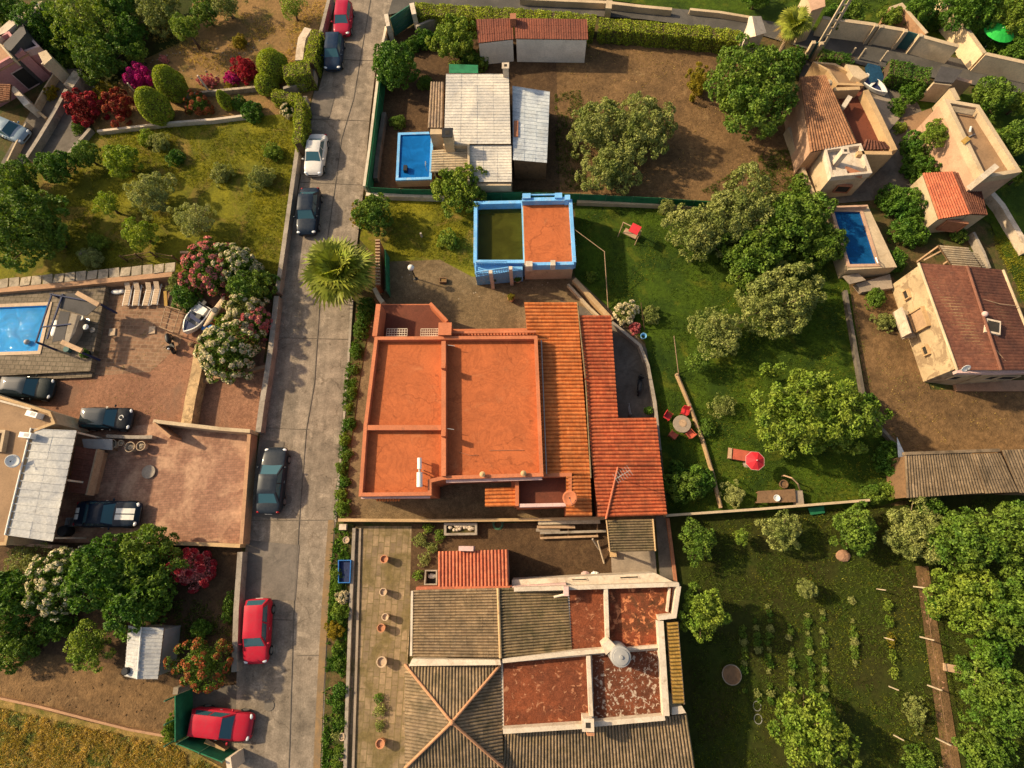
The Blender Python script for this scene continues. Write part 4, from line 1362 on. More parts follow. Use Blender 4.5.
lot('narrow_lane', [(56, 70), (84, 70), (64, 112), (26, 164), (0, 200), (-20, 200), (0, 168)], 'concrete_dk')

# ================================================================== terracotta house in the middle
zr, zp = 3.4, 3.85
H1 = thing('terracotta_house', 'large orange house with flat terraced roofs and red tiled wings', 'house', (*P(455, 410, 0), 0))
out1 = PP([(375, 337), (537, 336), (543, 476), (444, 479), (431, 482), (431, 495), (359, 496), (364, 426)], zp)
M().prism(offset(out1, -.03), 0, zr).build('walls', mt['orange_wall'], H1)
M().sheet(offset(out1, -.05), zr + .004).build('flat_roof', mt['orange'], H1)
ring(M(), out1, zr - .1, zp, .24, .03).build('parapet', mt['orange_lip'], H1)
strip(H1, 'divider_wall', [(443.5, 341), (443.5, 476)], zr, zp + .25, .30, 'orange_lip')
strip(H1, 'divider_wall', [(366.5, 427.5), (441, 427.5)], zr, zp - .02, .34, 'orange_lip')
b = M().box((*P(443.5, 434, 4.5), 4.2), (.3, .3, .8)).build('vent_stack', mt['orange_wall'], H1)
b = M().box((*P(443.5, 366, 4.45), 4.2), (.3, .34, .7)).build('vent_stack', mt['orange_wall'], H1)
# gutter and low north balustrade
a, b2 = W(452, 333, 3.5), W(536, 332, 3.5)
balusters(H1, 'balustrade', (a.x, a.y, 0), (b2.x, b2.y, 0), 2.9, 3.62, 'orange_lip')
M().prism(PP([(450, 329), (538, 328), (538, 336), (450, 337)], 2.9), 0, 2.88).build('ledge', mt['orange_wall'], H1)
# sunken north terrace
zt2 = 2.3
M().prism(PP([(379, 304), (430, 304), (449, 323), (447, 336.5), (374, 336.5)], zt2), 0, zt2).build('terrace_base', mt['orange_wall'], H1)
M().sheet(PP([(380.5, 305), (430, 305), (447, 323), (446, 336.5), (376, 336.5)], zt2), zt2 + .004).build('terrace_floor', mt['maroon'], H1)
strip(H1, 'terrace_wall', [(378.5, 304), (374.5, 336)], 0, zp, .34, 'orange_lip')
strip(H1, 'terrace_wall', [(430, 303), (447, 321)], 0, 3.5, .22, 'orange_wall')
M().box((*P(445, 329, 4.1), 2.05), (.80, .80, 4.1)).build('pillar', mt['orange_wall'], H1)
M().box((*P(445, 329, 4.12), 4.14), (.92, .92, .08)).build('pillar_cap', mt['orange_lip'], H1)
for x0, x1 in ((387, 407), (421, 438)):
    g = M(); c0, c1 = W(x0, 329, 3.0), W(x1, 336, 3.0)
    for i in range(9):
        xx = c0.x + (c1.x - c0.x) * i / 8
        g.box((xx, (c0.y + c1.y) / 2, 3.0), (.04, abs(c1.y - c0.y), .05))
    for i in range(4):
        yy = c0.y + (c1.y - c0.y) * i / 3
        g.box(((c0.x + c1.x) / 2, yy, 3.035), (abs(c1.x - c0.x), .05, .02))
    g.build('lattice_screen', mt['whitewarm'], H1)
# tiled wings
roofpart(H1, 'tiled_roof', (524, 302, 3.1), (544, 475, 3.1), (590, 475, 2.8), (577, 302, 2.8), 46, 'tile_orange', rows=14, seed=3, body='orange_wall')
roofpart(H1, 'tiled_roof', (566, 475.5, 3.1), (566, 516, 3.1), (592, 516, 2.8), (590.2, 475.5, 2.8), 11, 'tile_orange', rows=8, seed=4, body='orange_wall')
roofpart(H1, 'tiled_roof', (578, 315, 2.72), (588, 418, 2.72), (618, 418, 2.45), (611, 315, 2.45), 28, 'tile_red', rows=9, seed=5, body='orange_wall')
roofpart(H1, 'tiled_roof', (588.2, 418.5, 2.72), (592.5, 466, 2.72), (661, 466, 2.25), (656, 417.5, 2.30), 13, 'tile_red', rows=20, seed=6, body='orange_wall')
roofpart(H1, 'tiled_roof', (592.6, 466.5, 2.69), (598, 517, 2.69), (667, 515, 2.20), (661.2, 466.5, 2.22), 14, 'tile_red', rows=20, seed=7, body='orange_wall')
M().tube([W(618, 467, 2.62), W(606, 519, 2.72)], .07, 8).build('ridge_tiles', mt['tile_coral'], H1)
M().tube([W(585.5, 378, 2.86), W(577.5, 303, 2.86)], .05, 8).build('flashing', mt['tile_moss'], H1)
M().tube([W(585.7, 380, 2.86), W(591, 478, 2.86)], .05, 8).build('flashing', mt['tile_moss'], H1)
# little sunk terrace in front with white balustrade
zf = 2.3
M().prism(PP([(515, 477), (571, 475), (571, 506), (516, 508)], 2.9), 0, zf).build('terrace_base', mt['orange_wall'], H1)
M().sheet(PP([(517, 479), (570, 477), (570, 506), (517, 506)], zf), zf + .004).build('terrace_floor', mt['maroon'], H1)
strip(H1, 'terrace_wall', [(517, 479.5), (517, 506)], 0, 3.05, .24, 'orange_wall')
strip(H1, 'terrace_wall', [(519, 475.6), (570, 474.6), (570, 506)], 0, 3.1, .24, 'orange_lip')
a, b2 = W(519.5, 505.5, 3.0), W(568, 504.5, 3.0)
balusters(H1, 'balustrade', (a.x, a.y, 0), (b2.x, b2.y, 0), zf, 3.0, 'pinklight', .2, .055, .22)
roofpart(H1, 'porch_roof', (485, 488, 2.75), (485, 507, 2.6), (516, 506.5, 2.6), (516, 487, 2.75), 5, 'tile_orange', rows=8, seed=8)
for xx in (486.5, 514):
    M().bar((*P(xx, 505, 2.4), 0), (*P(xx, 505, 2.4), 2.5), .14, .14).build('porch_post', mt['orange_wall'], H1)
M().box((*P(513.5, 484, 2.6), 1.3), (.3, .6, 2.6)).build('buttress', mt['orange_wall'], H1)
# cornice and awning on the south side
M().strip_wall(PP([(446, 480.5), (542, 477.5)], 3.55), 3.38, 3.56, .3).build('cornice', mt['pinklight'], H1)
M().strip_wall(PP([(361, 497.5), (430, 497)], 3.5), 3.36, 3.5, .16).build('cornice', mt['pinklight'], H1)
roofpart(H1, 'awning', (376, 498, 2.9), (400, 498, 2.9), (400, 501, 2.7), (376, 501, 2.7), 9, 'tile_orange', rows=3, seed=9)
for px_, py_ in ((394, 500), (470, 484)):
    box_window(H1, W(px_, py_ - 3.2, 1.7) + Vector((0, 0.0, 0)), R(-90), 1.2, 1.2, slot='window', frame='wood_red')
for xx in (376, 398, 420):
    M().box((*P(xx, 345, zr), zr + .008), (.9, .06, .006)).build('roof_seam', mt['orange_lip'], H1) if False else None
# small fittings on the flat roof
for xx, yy in ((482.5, 474.5), (523.5, 473.5)):
    x, y = P(xx, yy, 4.0)
    v = lathe_part(H1, 'roof_vent', (x, y, zp), [(.10, 0), (.10, .18), (.19, .2), (.19, .26), (.05, .34)], 'ochre', 12)
M().tube([W(489, 450.5, 3.44), W(524, 450, 3.44)], .02, 6).build('roof_pipe', mt['wood_red'], H1)
M().tube([W(459, 452, 3.44), W(470, 455.5, 3.44), W(478, 455, 3.44)], .018, 6).build('roof_pipe', mt['wood_red'], H1)
for xx, yy in ((448, 345), (447, 428.5)):
    M().tube([W(xx, yy, 4.0), W(xx + 7, yy + 1, 4.0)], .025, 6).build('rain_spout', mt['plastic_grey'], H1)
M().tube([W(541.3, 340, 3.35) , W(546.5, 474, 3.35)], .04, 6).build('gutter', mt['plastic_grey'], H1)

# solar water heater standing on the south-west roof
x, y = P(419.5, 472, 4.0)
wh = thing('water_heater', 'white solar water heater lying on the orange roof', 'water heater', (x, y, zr))
a, b2 = W(419.6, 458, 4.05), W(419.6, 469, 4.05)
M().tube([a, b2], [.15, .15], 16).build('tank', mt['plastic_white'], wh)
a, b3 = W(419.6, 472.5, 4.05), W(419.6, 487, 4.05)
M().tube([a, b3], [.19, .19], 16).build('tank', mt['plastic_white'], wh)
M().tube([b2, a], .07, 10).build('coupling', mt['chrome'], wh)
p_ = [W(421, 471.5, 3.9), W(430.5, 475, 3.45), W(428, 483, 3.45), W(421, 485, 3.9)]
M().bar(W(421, 473, 3.95), W(424, 473, 3.42), .05, .05).build('stand', mt['plastic_grey'], wh)
M().bar(W(419.5, 484, 3.9), (*P(419.5, 484, 3.9), 3.4), .06, .06).build('stand', mt['plastic_grey'], wh)
M().bar(W(419.5, 461, 3.95), (*P(419.5, 461, 3.9), 3.4), .06, .06).build('stand', mt['plastic_grey'], wh)
M().tube([W(423, 470.5, 4.2), W(424, 470.5, 3.42)], .035, 8).build('riser_pipe', mt['wood_pale'], wh)
# orange dish by the tiled roof
dish('satellite_dish', 'round orange dish at the corner of the small sunk terrace', 570, 498, 2.95, .48, R(200), 'orange_lip', el=80)
# antenna on the tiled roof
an = thing('roof_antenna', 'thin television antenna on a mast over the red tiles', 'antenna', (*P(618, 478, 2.4), 2.3))
x, y = P(618, 478, 2.4)
M().tube([(x, y, 2.3), (x, y, 4.6)], .025, 6).build('mast', mt['plastic_grey'], an)
g = M(); g.bar((x - .5, y - .3, 4.5), (x + .5, y + .3, 4.5), .03, .03)
for k in range(7):
    q = -.45 + .15 * k
    g.bar((x + q * 1.0 - .18, y + q * .6 + .3, 4.52), (x + q * 1.0 + .18, y + q * .6 - .3, 4.52), .018, .018)
g.build('aerial', mt['plastic_grey'], an)

# ================================================================== brown tiled house at the bottom
H2 = thing('brown_tiled_house', 'large house with brown tiled roofs, white parapets and red roof terraces', 'house', (*P(540, 670, 0), 0))
zt, zw = 3.3, 3.95
terr = PP([(566, 588), (680, 584), (675, 617), (659, 618.5), (665, 717), (591, 724), (502, 730), (501, 660), (571, 652)], zt)
M().prism(terr, 0, zt).build('walls', mt['white'], H2)
def tf(nm, pts, mat):
    M().sheet(PP(pts, zt), zt + .004).build(nm, mt[mat], H2)
mk('terrace_mott', soil('leaf_littered_terrace', (0.30, 0.07, 0.03), (0.10, 0.045, 0.022), (0.55, 0.20, 0.085), t3=(0.54, 0.6), s1=1.1, s3=2.3, bmp=0.2))
mk('terrace_lichen', soil('lichened_terrace', (0.20, 0.062, 0.03), (0.11, 0.04, 0.022), (0.44, 0.34, 0.26), t3=(0.555, 0.59), s1=.8, s3=4.6, bmp=0.2))
mk('terrace_plain', soil('plain_terrace', (0.25, 0.07, 0.03), (0.15, 0.048, 0.025), (0.38, 0.17, 0.09), t3=(0.58, 0.63), s1=.6, s3=2.8, bmp=0.2))
tf('terrace_floor', [(569, 589), (604.5, 587), (606, 648), (572, 652)], 'terrace_plain')
tf('terrace_floor', [(608.5, 587), (673, 586), (670, 617), (657, 618), (660, 648), (610, 648)], 'terrace_mott')
tf('terrace_floor', [(503, 663), (587, 656), (589, 722), (504, 728)], 'terrace_plain')
tf('terrace_floor', [(592, 655), (659, 650), (663, 716), (594, 721)], 'terrace_lichen')
strip(H2, 'parapet', [(514, 589.5), (567, 588), (679, 584.5)], zt - .1, zw, .24, 'white')
strip(H2, 'parapet', [(679, 586), (674.5, 616), (658.5, 618)], zt - .1, zw - .02, .26, 'white')
strip(H2, 'parapet', [(670, 588), (667.5, 612)], zt, zw - .25, .1, 'whitewarm')
strip(H2, 'parapet', [(660.5, 621), (666.5, 716)], zt - .1, zw - .03, .36, 'white')
strip(H2, 'parapet', [(665, 718), (592, 724.5)], zt - .1, zw - .05, .26, 'white')
strip(H2, 'parapet', [(589, 726), (503, 731.5)], zt - .1, zw - .04, .26, 'white')
strip(H2, 'parapet', [(502.5, 661), (572, 653.5), (606, 650.5)], zt - .1, zw - .05, .24, 'white')
strip(H2, 'parapet', [(610, 650.5), (658, 646.5)], zt - .1, zw - .3, .16, 'whitewarm')
strip(H2, 'parapet', [(606, 588.5), (608, 648)], zt, zw - .06, .22, 'white')
strip(H2, 'parapet', [(588.5, 656), (591.5, 721)], zt, zw - .07, .22, 'white')
# white ledge north of the terraces with two dark hatches
M().prism(PP([(512, 580), (655, 573), (676, 583), (566, 587), (512, 589)], 2.5), 0, 2.5).build('north_wing', mt['white'], H2)
for q in ([(571, 578.6), (587, 577.8), (588, 580.6), (572, 581.2)], [(619, 576.3), (638, 575.4), (640, 578.4), (620, 579.2)]):
    f = ring(M(), PP(q, 2.5), 2.49, 2.54, .05).build('hatch', mt['whitewarm'], H2)
    M().sheet(PP(q, 2.5), 2.51).build('pane', mt['dark'], f)
# tiled roofs
roofpart(H2, 'tiled_roof', (414, 590, 3.2), (413, 657, 3.2), (500, 658, 3.85), (498, 588, 3.85), 23, 'tile_brown', rows=16, seed=11, body='white')
roofpart(H2, 'tiled_roof', (498.5, 588, 3.85), (500.5, 658, 3.85), (572, 651, 3.35), (567, 586.5, 3.35), 23, 'tile_moss', rows=13, seed=12, body='white')  # darker tiles: shade of the slope facing away from the sun, put into colour
M().tube([W(498, 588, 3.93), W(500.5, 658, 3.93)], .09, 8).build('ridge_tiles', mt['ochre'], H2)
M().slab([W(412, 659, 3.5), W(500, 660, 3.95), W(501, 665, 3.95), (W(409, 666, 3.5))], .5).build('white_parapet', mt['white'], H2)
M().strip_wall(PP([(412, 591), (411, 656)], 3.25), 2.95, 3.25, .14).build('eave_board', mt['white'], H2)
cor = [W(405, 664, 3.3), W(501, 664, 3.3), W(503, 767, 3.3), W(405, 768, 3.3)]
apx = W(452, 722, 4.7)
hm = M()
hp = thing
roof_parts = []
for (i, j, n, s) in ((0, 1, 30, 1), (1, 2, 30, 2), (2, 3, 30, 3), (3, 0, 30, 4)):
    hip_face(hm, cor[i], cor[j], apx, n, seed=s)
hip = hm.build('hip_roof', mt['tile_grey'], H2)
for c in cor:
    q = [c.lerp(apx, k / 6) + Vector((0, 0, .07)) for k in range(7)]
    M().tube(q, .085, 8).build('hip_ridge', mt['ridge_tile'], hip)
M().ellipsoid(apx + Vector((0, 0, .1)), (.16, .16, .13), 10, 6).build('ridge_cap', mt['ridge_tile'], hip)
cc = sum(cor, Vector()) / 4
M().column([cc + (c - cc) * .95 - Vector((0, 0, .14)) for c in cor], 0).build('walls', mt['white'], H2)
roofpart(H2, 'tiled_roof', (504, 734, 3.2), (687, 714, 3.2), (700, 800, 2.3), (500, 812, 2.3), 58, 'tile_grey', rows=16, seed=15, body='white')
chimney(H2, 588, 725, 3.1, 4.6, .55, 'white', 'white')
M().box((*P(590.5, 731.5, 4.4), 4.2), (.42, .42, .5)).build('chimney_pot', mt['terracotta'], H2)
M().tube([W(554, 597, 4.0), W(567, 594, 4.2)], .07, 8).build('rain_spout', mt['whitewarm'], H2)
M().box((*P(566, 591, 4.2), 4.1), (.3, .55, .45)).build('chimney', mt['pinklight'], H2)
# yellow reed awning along the east wall
roofpart(H2, 'awning', (667, 623, 3.9), (673, 704, 3.9), (684, 704, 3.7), (677.5, 622, 3.7), 22, 'sheet_yellow', rows=4, seed=16)
M().tube([W(677.5, 622, 3.63), W(684, 704, 3.63)], .05, 6).build('awning_beam', mt['wood_pale'], H2)
for py_ in (624, 664, 703):
    M().bar((*P(677.5 + (py_ - 624) * .08, py_, 3.3), 0), (*P(677.5 + (py_ - 624) * .08, py_, 3.3), 3.4), .12, .12).build('awning_post', mt['wood'], H2)
M().prism(PP([(672, 707), (682, 706), (686, 713), (672, 715)], 3.5), 0, 3.5).build('corner_wall', mt['white'], H2)
# water tank on the terrace
x, y = P(621, 657, 5.0)
wt = thing('water_tank', 'grey cylindrical water tank beside a white chimney wall on the red terrace', 'water tank', (x, y, zt))
M().lathe((x, y, zt), [(.60, .0), (.60, 1.55), (.56, 1.68), (.50, 1.70)], 28).build('drum', mt['plastic_grey'], wt, smooth=False)
M().lathe((x, y, zt + 1.705), [(.46, 0), (.44, .05), (.12, .09), (.10, .16), (.02, .17)], 24).build('lid', mt['plastic_grey'], wt)
M().column([W(602, 645, 4.6), W(609, 639, 4.6), W(616, 646, 4.6), W(606, 655, 4.6)], zt).build('stair_tower', mt['white'], H2)
# coral tiled annex to the north
H3 = thing('tiled_annex', 'small annex with coral ribbed tile roof north of the brown roofs', 'outbuilding', (*P(473, 570, 0), 0))
roofpart(H3, 'tiled_roof', (438, 551.5, 2.55), (508, 549.5, 2.55), (509, 586, 3.1), (438, 587, 3.1), 20, 'tile_coral', rows=9, seed=17, body='pinklight')
M().strip_wall(PP([(416, 589), (512, 588)], 3.2), 2.2, 3.2, .24).build('wall_top', mt['tile_coral'], H3)
M().box((*P(466, 548.6, 2.9), 2.3), (.95, .3, 1.2)).build('chimney', mt['pinklight'], H3)
M().prism(PP([(510, 586.5), (566, 583), (566, 586), (510, 589.5)], 3.2), 0, 3.2).build('side_wall', mt['pinklight'], H3)
# grey tiled lean-to between both houses
H4 = thing('tiled_shelter', 'small open shelter with dull grey tiles below the red roof', 'shelter', (*P(630, 538, 0), 0))
roofpart(H4, 'tiled_roof', (606.5, 520, 2.3), (610, 552, 2.3), (655.5, 551, 2.1), (653, 519, 2.1), 12, 'tile_moss', rows=14, seed=18)
M().tube([W(606.5, 520, 2.33), W(610, 552, 2.33)], .05, 6).build('verge_tiles', mt['ochre'], H4)
M().tube([W(653, 519, 2.15), W(655.5, 551, 2.15)], .05, 6).build('verge_tiles', mt['ochre'], H4)
for px_, py_ in ((609.5, 521.5), (612, 550), (652, 521), (654, 549.5)):
    M().bar((*P(px_, py_, 2.1), 0), (*P(px_, py_, 2.1), 2.1), .14, .14).build('post', mt['wood'], H4)
M().prism(PP([(611, 552), (655, 551), (657, 577), (612, 577)], .12), 0, .12).build('slab', mt['concrete'], H4)
tag(M().box((*P(613.5, 554.5, .5), .25), (.42, .32, .5)).build('gas_heater', mt['ochre'], base=(*P(613.5, 554.5, .5), 0)), 'small tan box at the corner below the grey tiled shelter', 'box')

# ================================================================== blue pool house
H5 = thing('pool_house', 'low house with orange terrace roof and light blue parapets beside a raised pool', 'pool house', (*P(548, 235, 0), 0))
zr5 = 2.5
ro = PP([(522.5, 198), (569.5, 197), (573.5, 264), (524.5, 265)], zr5)
M().prism(ro, 0, zr5).build('walls', mt['cream'], H5)
M().sheet(offset(ro, -.04), zr5 + .004).build('terrace_floor', mt['orange'], H5)
strip(H5, 'parapet', [(522, 199.5), (568.5, 198.5)], zr5 - .5, zr5 + .55, .30, 'blue_trim')
strip(H5, 'parapet', [(570.5, 199), (574.5, 262)], zr5 - .5, zr5 + .5, .24, 'blue_trim')
strip(H5, 'parapet', [(525.5, 264), (574, 263)], zr5 - .25, zr5 + .48, .24, 'blue_trim')
for px_, py_, w_ in ((526.5, 195.5, .62), (558.5, 195, .55), (567.5, 197, .4), (529, 263.5, .5), (553, 262.5, .35)):
    M().box((*P(px_, py_, zr5 + .75), zr5 + .35), (w_, .42, .75)).build('corner_block', mt['blue_trim' if py_ < 230 else 'white'], H5)
M().strip_wall(PP([(530, 194.5), (556, 194)], zr5 + .6), zr5 + .48, zr5 + .58, .10).build('rail', mt['blue_trim'], H5)
box_window(H5, W(541, 272.2, 1.0), R(-90), 1.4, 1.2, .08, 'door', 'postgreen', 'green_mesh')
PG = thing('raised_pool', 'raised pool of murky green water framed by light blue walls', 'swimming pool', (*P(500, 232, 0), 0))
po = PP([(476.5, 203.5), (522, 202.5), (524, 260.5), (476, 260.5)], 2.3)
ring(M(), po, 0, 2.3, .26, .20).build('pool_wall', mt['blue_trim'], PG)
M().sheet(po, .9).build('pool_floor', mt['poolgreen'], PG)
M().sheet(po, 1.55).build('water', mt['water_murky'], PG)
M().prism(PP([(474.5, 263), (522.5, 262), (522.5, 270), (475, 274)], 2.0), 0, 2.0).build('walkway', mt['blue_trim'], PG)
M().sheet(PP([(508.5, 262.5), (522, 262), (522, 265.5), (509, 266)], 2.05), 2.05).build('step', mt['blue_deep'], PG)
a, b2 = W(475.5, 262.5, 2.6), W(507, 261.8, 2.6)
balusters(PG, 'railing', (a.x, a.y, 0), (b2.x, b2.y, 0), 2.0, 2.75, 'blue_trim', .17, .035, .07)
a, b2 = W(475.5, 273, 2.6), W(508, 268, 2.6)
balusters(PG, 'railing', (a.x, a.y, 0), (b2.x, b2.y, 0), 2.0, 2.75, 'blue_trim', .17, .035, .07)
a, b2 = W(475.5, 263, 2.6), W(475.5, 272, 2.6)
balusters(PG, 'railing', (a.x, a.y, 0), (b2.x, b2.y, 0), 2.0, 2.73, 'blue_trim', .17, .035, .07)
for px_, py_ in ((490.5, 271.5), (510.5, 267.5)):
    M().box((*P(px_, py_, 2.85), 1.4), (.26, .26, 2.8)).build('gate_post', mt['white'], PG)

# ================================================================== white roofed house, top middle
H6 = thing('white_roofed_house', 'low house under white corrugated sheets with a small pool beside', 'house', (*P(480, 120, 0), 0))
roofpart(H6, 'sheet_roof', (446, 74, 3.3), (444, 144, 2.9), (511, 144, 2.9), (509, 74, 3.3), 24, 'sheet_white', amp=.014, rib=True, rows=4, step=.012, seed=21, body='cream')
roofpart(H6, 'sheet_roof', (469.5, 145.5, 2.75), (469.5, 182, 2.5), (512, 182, 2.5), (511.5, 145.5, 2.75), 13, 'sheet_white', amp=.014, rib=True, rows=3, step=.012, seed=22, body='cream')
roofpart(H6, 'sheet_roof', (432, 150, 2.5), (431, 172, 2.3), (468, 172, 2.3), (468, 148, 2.5), 9, 'sheet_beige', amp=.04, rows=3, step=.012, seed=23)
M().strip_wall(PP([(443, 144.8), (468.3, 144.8), (468.8, 181)], 2.95), 2.3, 2.97, .16).build('fascia', mt['cream'], H6)
roofpart(H6, 'sheet_roof', (512.5, 86, 2.6), (513, 160, 2.6), (547, 163, 2.3), (550, 92, 2.3), 20, 'sheet_blue', amp=.014, rib=True, rows=3, step=.012, seed=24, body='wood')
roofpart(H6, 'tiled_roof', (430.5, 82, 2.2), (443.5, 82, 2.6), (443, 128, 2.6), (427.5, 128, 2.2), 5, 'sheet_oldtile', rows=12, seed=25, body='wood')
chimney(H6, 447.5, 133, 2.2, 4.3, .72, 'cream', 'black')
chimney(H6, 505.5, 66, 2.8, 4.2, .45, 'white', 'white')
M().box((*P(436, 131.5, 2.4), 1.2), (.95, .5, 2.4)).build('porch_wall', mt['cream'], H6)
for px_, py_ in ((434, 170.5), (466, 170.5), (434, 151.5)):
    M().bar((*P(px_, py_, 2.2), 0), (*P(px_, py_, 2.2), 2.25), .12, .12).build('porch_post', mt['cream'], H6)
M().box((*P(516, 128, 2.72), 2.6), (.35, 1.5, .12)).build('roof_panel', mt['sheet_oldtile'] if False else mt['wood_red'], H6)
M().strip_wall(PP([(470, 184), (511, 184)], 2.4), 0, 2.35, .2).build('front_wall', mt['cream'], H6)
pl2 = PP([(400.5, 135), (431, 134), (429, 177), (398.5, 178)], .5)
t = pool('swimming_pool', 'small bright blue pool beside the white corrugated roof', [(400.5, 135), (431, 134), (429, 177), (398.5, 178)], .95, .9, .22, 'blue_trim', 'poolblue2', 'water_mid', level=.1)
ring(M(), PP([(400.5, 135), (431, 134), (429, 177), (398.5, 178)], .95), 0, .82, .22, .24).build('outer_wall', mt['pinkish'], t)
a = W(427, 171, 1.0)
M().tube([a, a + Vector((0, 0, .7)), a + Vector((0, .35, .75)), a + Vector((0, .45, .2))], .03, 6).build('ladder_rail', mt['chrome'], t)
tag(M().box((*P(406, 170, .9), 1.05), (.3, .5, .35)).build('pool_skimmer', mt['black'], base=(*P(406, 170, .9), .9)), 'dark box hanging on the edge of the small blue pool', 'pool filter')
# awning frames north of the roof
g = thing('green_awning', 'flat green canvas awning just north of the white roof', 'awning', (*P(463, 68, 0), 0))
M().slab([W(449, 64, 2.3), W(478, 65, 2.3), W(478, 73, 2.5), W(449, 73, 2.5)], .03).build('canvas', mt['green_mesh'], g)
for px_, py_ in ((449.5, 64.5), (477.5, 65.5)):
    M().bar((*P(px_, py_, 2.3), 0), (*P(px_, py_, 2.3), 2.28), .06, .06).build('post', mt['postgreen'], g)
# red roofed white shed by the lane
H7 = thing('white_shed', 'long white shed with flat red brown roof beside the lane hedge', 'shed', (*P(535, 40, 0), 0))
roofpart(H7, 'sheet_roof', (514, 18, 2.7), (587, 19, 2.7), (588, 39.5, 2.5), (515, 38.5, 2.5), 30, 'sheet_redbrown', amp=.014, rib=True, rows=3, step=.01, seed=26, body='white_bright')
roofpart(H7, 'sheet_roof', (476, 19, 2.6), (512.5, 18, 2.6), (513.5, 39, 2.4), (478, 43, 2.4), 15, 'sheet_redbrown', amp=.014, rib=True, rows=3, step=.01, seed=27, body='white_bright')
c = W(527, 47.5, 1.1)
box_window(H7, W(531, 46, 1.1), R(-90), 1.5, 1.6, .1, 'door', 'postgreen', 'green_mesh')
box_window(H7, W(496, 49, 1.2), R(-90), .9, 1.2, .1, 'window', 'whitewarm', 'dark')
M().box((*P(513, 17, 3.2), 2.9), (.5, .6, .8)).build('chimney', mt['wood_red'], H7)
# white hut at the lane's bend
H8 = thing('white_hut', 'narrow white hut with pitched roof standing at the lane hedge', 'hut', (*P(753, 36, 0), 0))
q = [W(745.5, 38, 2.2), W(765, 32, 2.2), W(760, 17.5, 2.4), (W(750, 18, 2.4))]
M().column(q, 0).build('walls', mt['white'], H8)
rg0, rg1 = W(756, 36, 2.9), W(752, 16, 2.9)
M().add([q[0] + Vector((-.1, -.1, .03)), rg0, rg1, q[3] + Vector((-.1, .1, .03)), q[1] + Vector((.1, -.1, .03)), q[2] + Vector((.1, .1, .03))], [(0, 1, 2, 3), (4, 5, 2, 1)]).build('roof', mt['white'], H8)

def frame4(m, outer, inner, z0, z1):
    """slab with a four-sided hole (both quads wound the same way)"""
    vs_ = [(x, y, z0) for x, y in outer] + [(x, y, z1) for x, y in outer] + [(x, y, z0) for x, y in inner] + [(x, y, z1) for x, y in inner]
    fs = []
    for k in range(4):
        j = (k + 1) % 4
        fs += [(k, j, 4 + j, 4 + k), (8 + j, 8 + k, 12 + k, 12 + j), (4 + k, 4 + j, 12 + j, 12 + k), (k, 8 + k, 8 + j, j)]
    return m.add(vs_, fs)

# ------------------------------------------------------------------ road details
jo = M()
jl = PP([(371, 0), (354, 100), (342, 140), (335, 192), (322, 280), (315, 384), (307, 430), (300, 520), (295, 600), (292, 690), (289, 790)])
jo.strip_wall(jl, 0, GZ[0] + .006, .05)
for a, b in (((246, 521), (333, 520)), ((300, 183), (364, 186)), ((311, 120), (370, 122)), ((275, 338), (350, 340)), ((240, 618), (296, 620)), ((298, 655), (326, 655)), ((262, 428), (310, 430)), ((327, 60), (377, 62))):
    jo.strip_wall(PP([a, b]), 0, GZ[0] + .005, .035)
struct('road_joints', jo, mt['concrete_dk'])
for x_, y_ in ((326, 118), (288, 500), (270, 705)):
    c_ = P(x_, y_)
    tag(M().lathe((*c_, GZ[0]), [(.34, 0), (.34, .012), (.28, .014), (.27, .008), (.02, .009)], 20).build('drain_cover', mt['concrete_dk'], base=(*c_, 0)), {118: 'round drain cover in the road above the white sedan', 500: 'round drain cover in the road right of the slate sedan', 705: 'round drain cover in the road near the parking bay'}[y_], 'drain cover')
struct('kerb', M().strip_wall(PP([(336, 505), (331, 560), (328, 600), (324, 680), (320, 800)], .12), 0, .12, .16), mt['concrete'])
mk('gutter', stained('ochre_gutter_soil', (0.26, 0.16, 0.075), (0.19, 0.13, 0.075), (0.4, 0.62), 1.2))
struct('gutter', M().strip_wall(PP([(332, 520), (326, 600), (321, 690), (316, 800)], .02), 0, GZ[0] + .01, .45), mt['gutter'])
struct('verge_kerb', M().strip_wall(PP([(352, 300), (347, 380), (341, 450), (335, 522)], .15), 0, .15, .18), mt['wall_grey'])
mk('patch', stained('road_repair', (0.17, 0.14, 0.115), (0.10, 0.085, 0.07), (0.45, 0.7), 0.9))
for k, pts in enumerate(([(250, 540), (300, 545), (296, 600), (245, 600)], [(300, 130), (322, 132), (316, 178), (296, 174)], [(315, 92), (336, 94), (330, 118), (309, 116)], [(262, 440), (285, 442), (278, 520), (254, 516)])):
    struct('road_patch', M().sheet(PP(pts), GZ[0] + .002 + .0005 * k), mt['patch'])

# ------------------------------------------------------------------ walls along the road, left
wall('garden_wall', 'grey block wall beside the red car at the top of the road', [(330, -6), (320, 34), (314, 58), (312, 80)], .9, .30, 'wall_grey')
wall('garden_wall', 'short grey wall returning under the clipped hedge', [(311, 79), (302, 82), (283, 88)], .9, .26, 'wall_grey')
wall('garden_wall', 'long grey wall between the dry lawn and the road', [(305, 96), (297, 150), (290, 200), (283, 250), (277, 292)], .8, .34, 'wall_grey')
wall('garden_wall', 'grey wall beside the flowering shrubs along the road', [(276.5, 296), (271, 345), (266, 378), (262, 402), (258, 432)], .85, .4, 'wall_grey')
wall('courtyard_wall', 'tan rendered wall along the road side of the brick courtyard', [(249, 434), (245, 490), (241, 544)], 1.1, .26, 'wall_clay')
wall('courtyard_wall', 'pale wall along the north edge of the brick courtyard', [(153, 421), (170, 423), (192, 425.5), (222, 429), (250, 431)], 1.3, .26, 'cream')
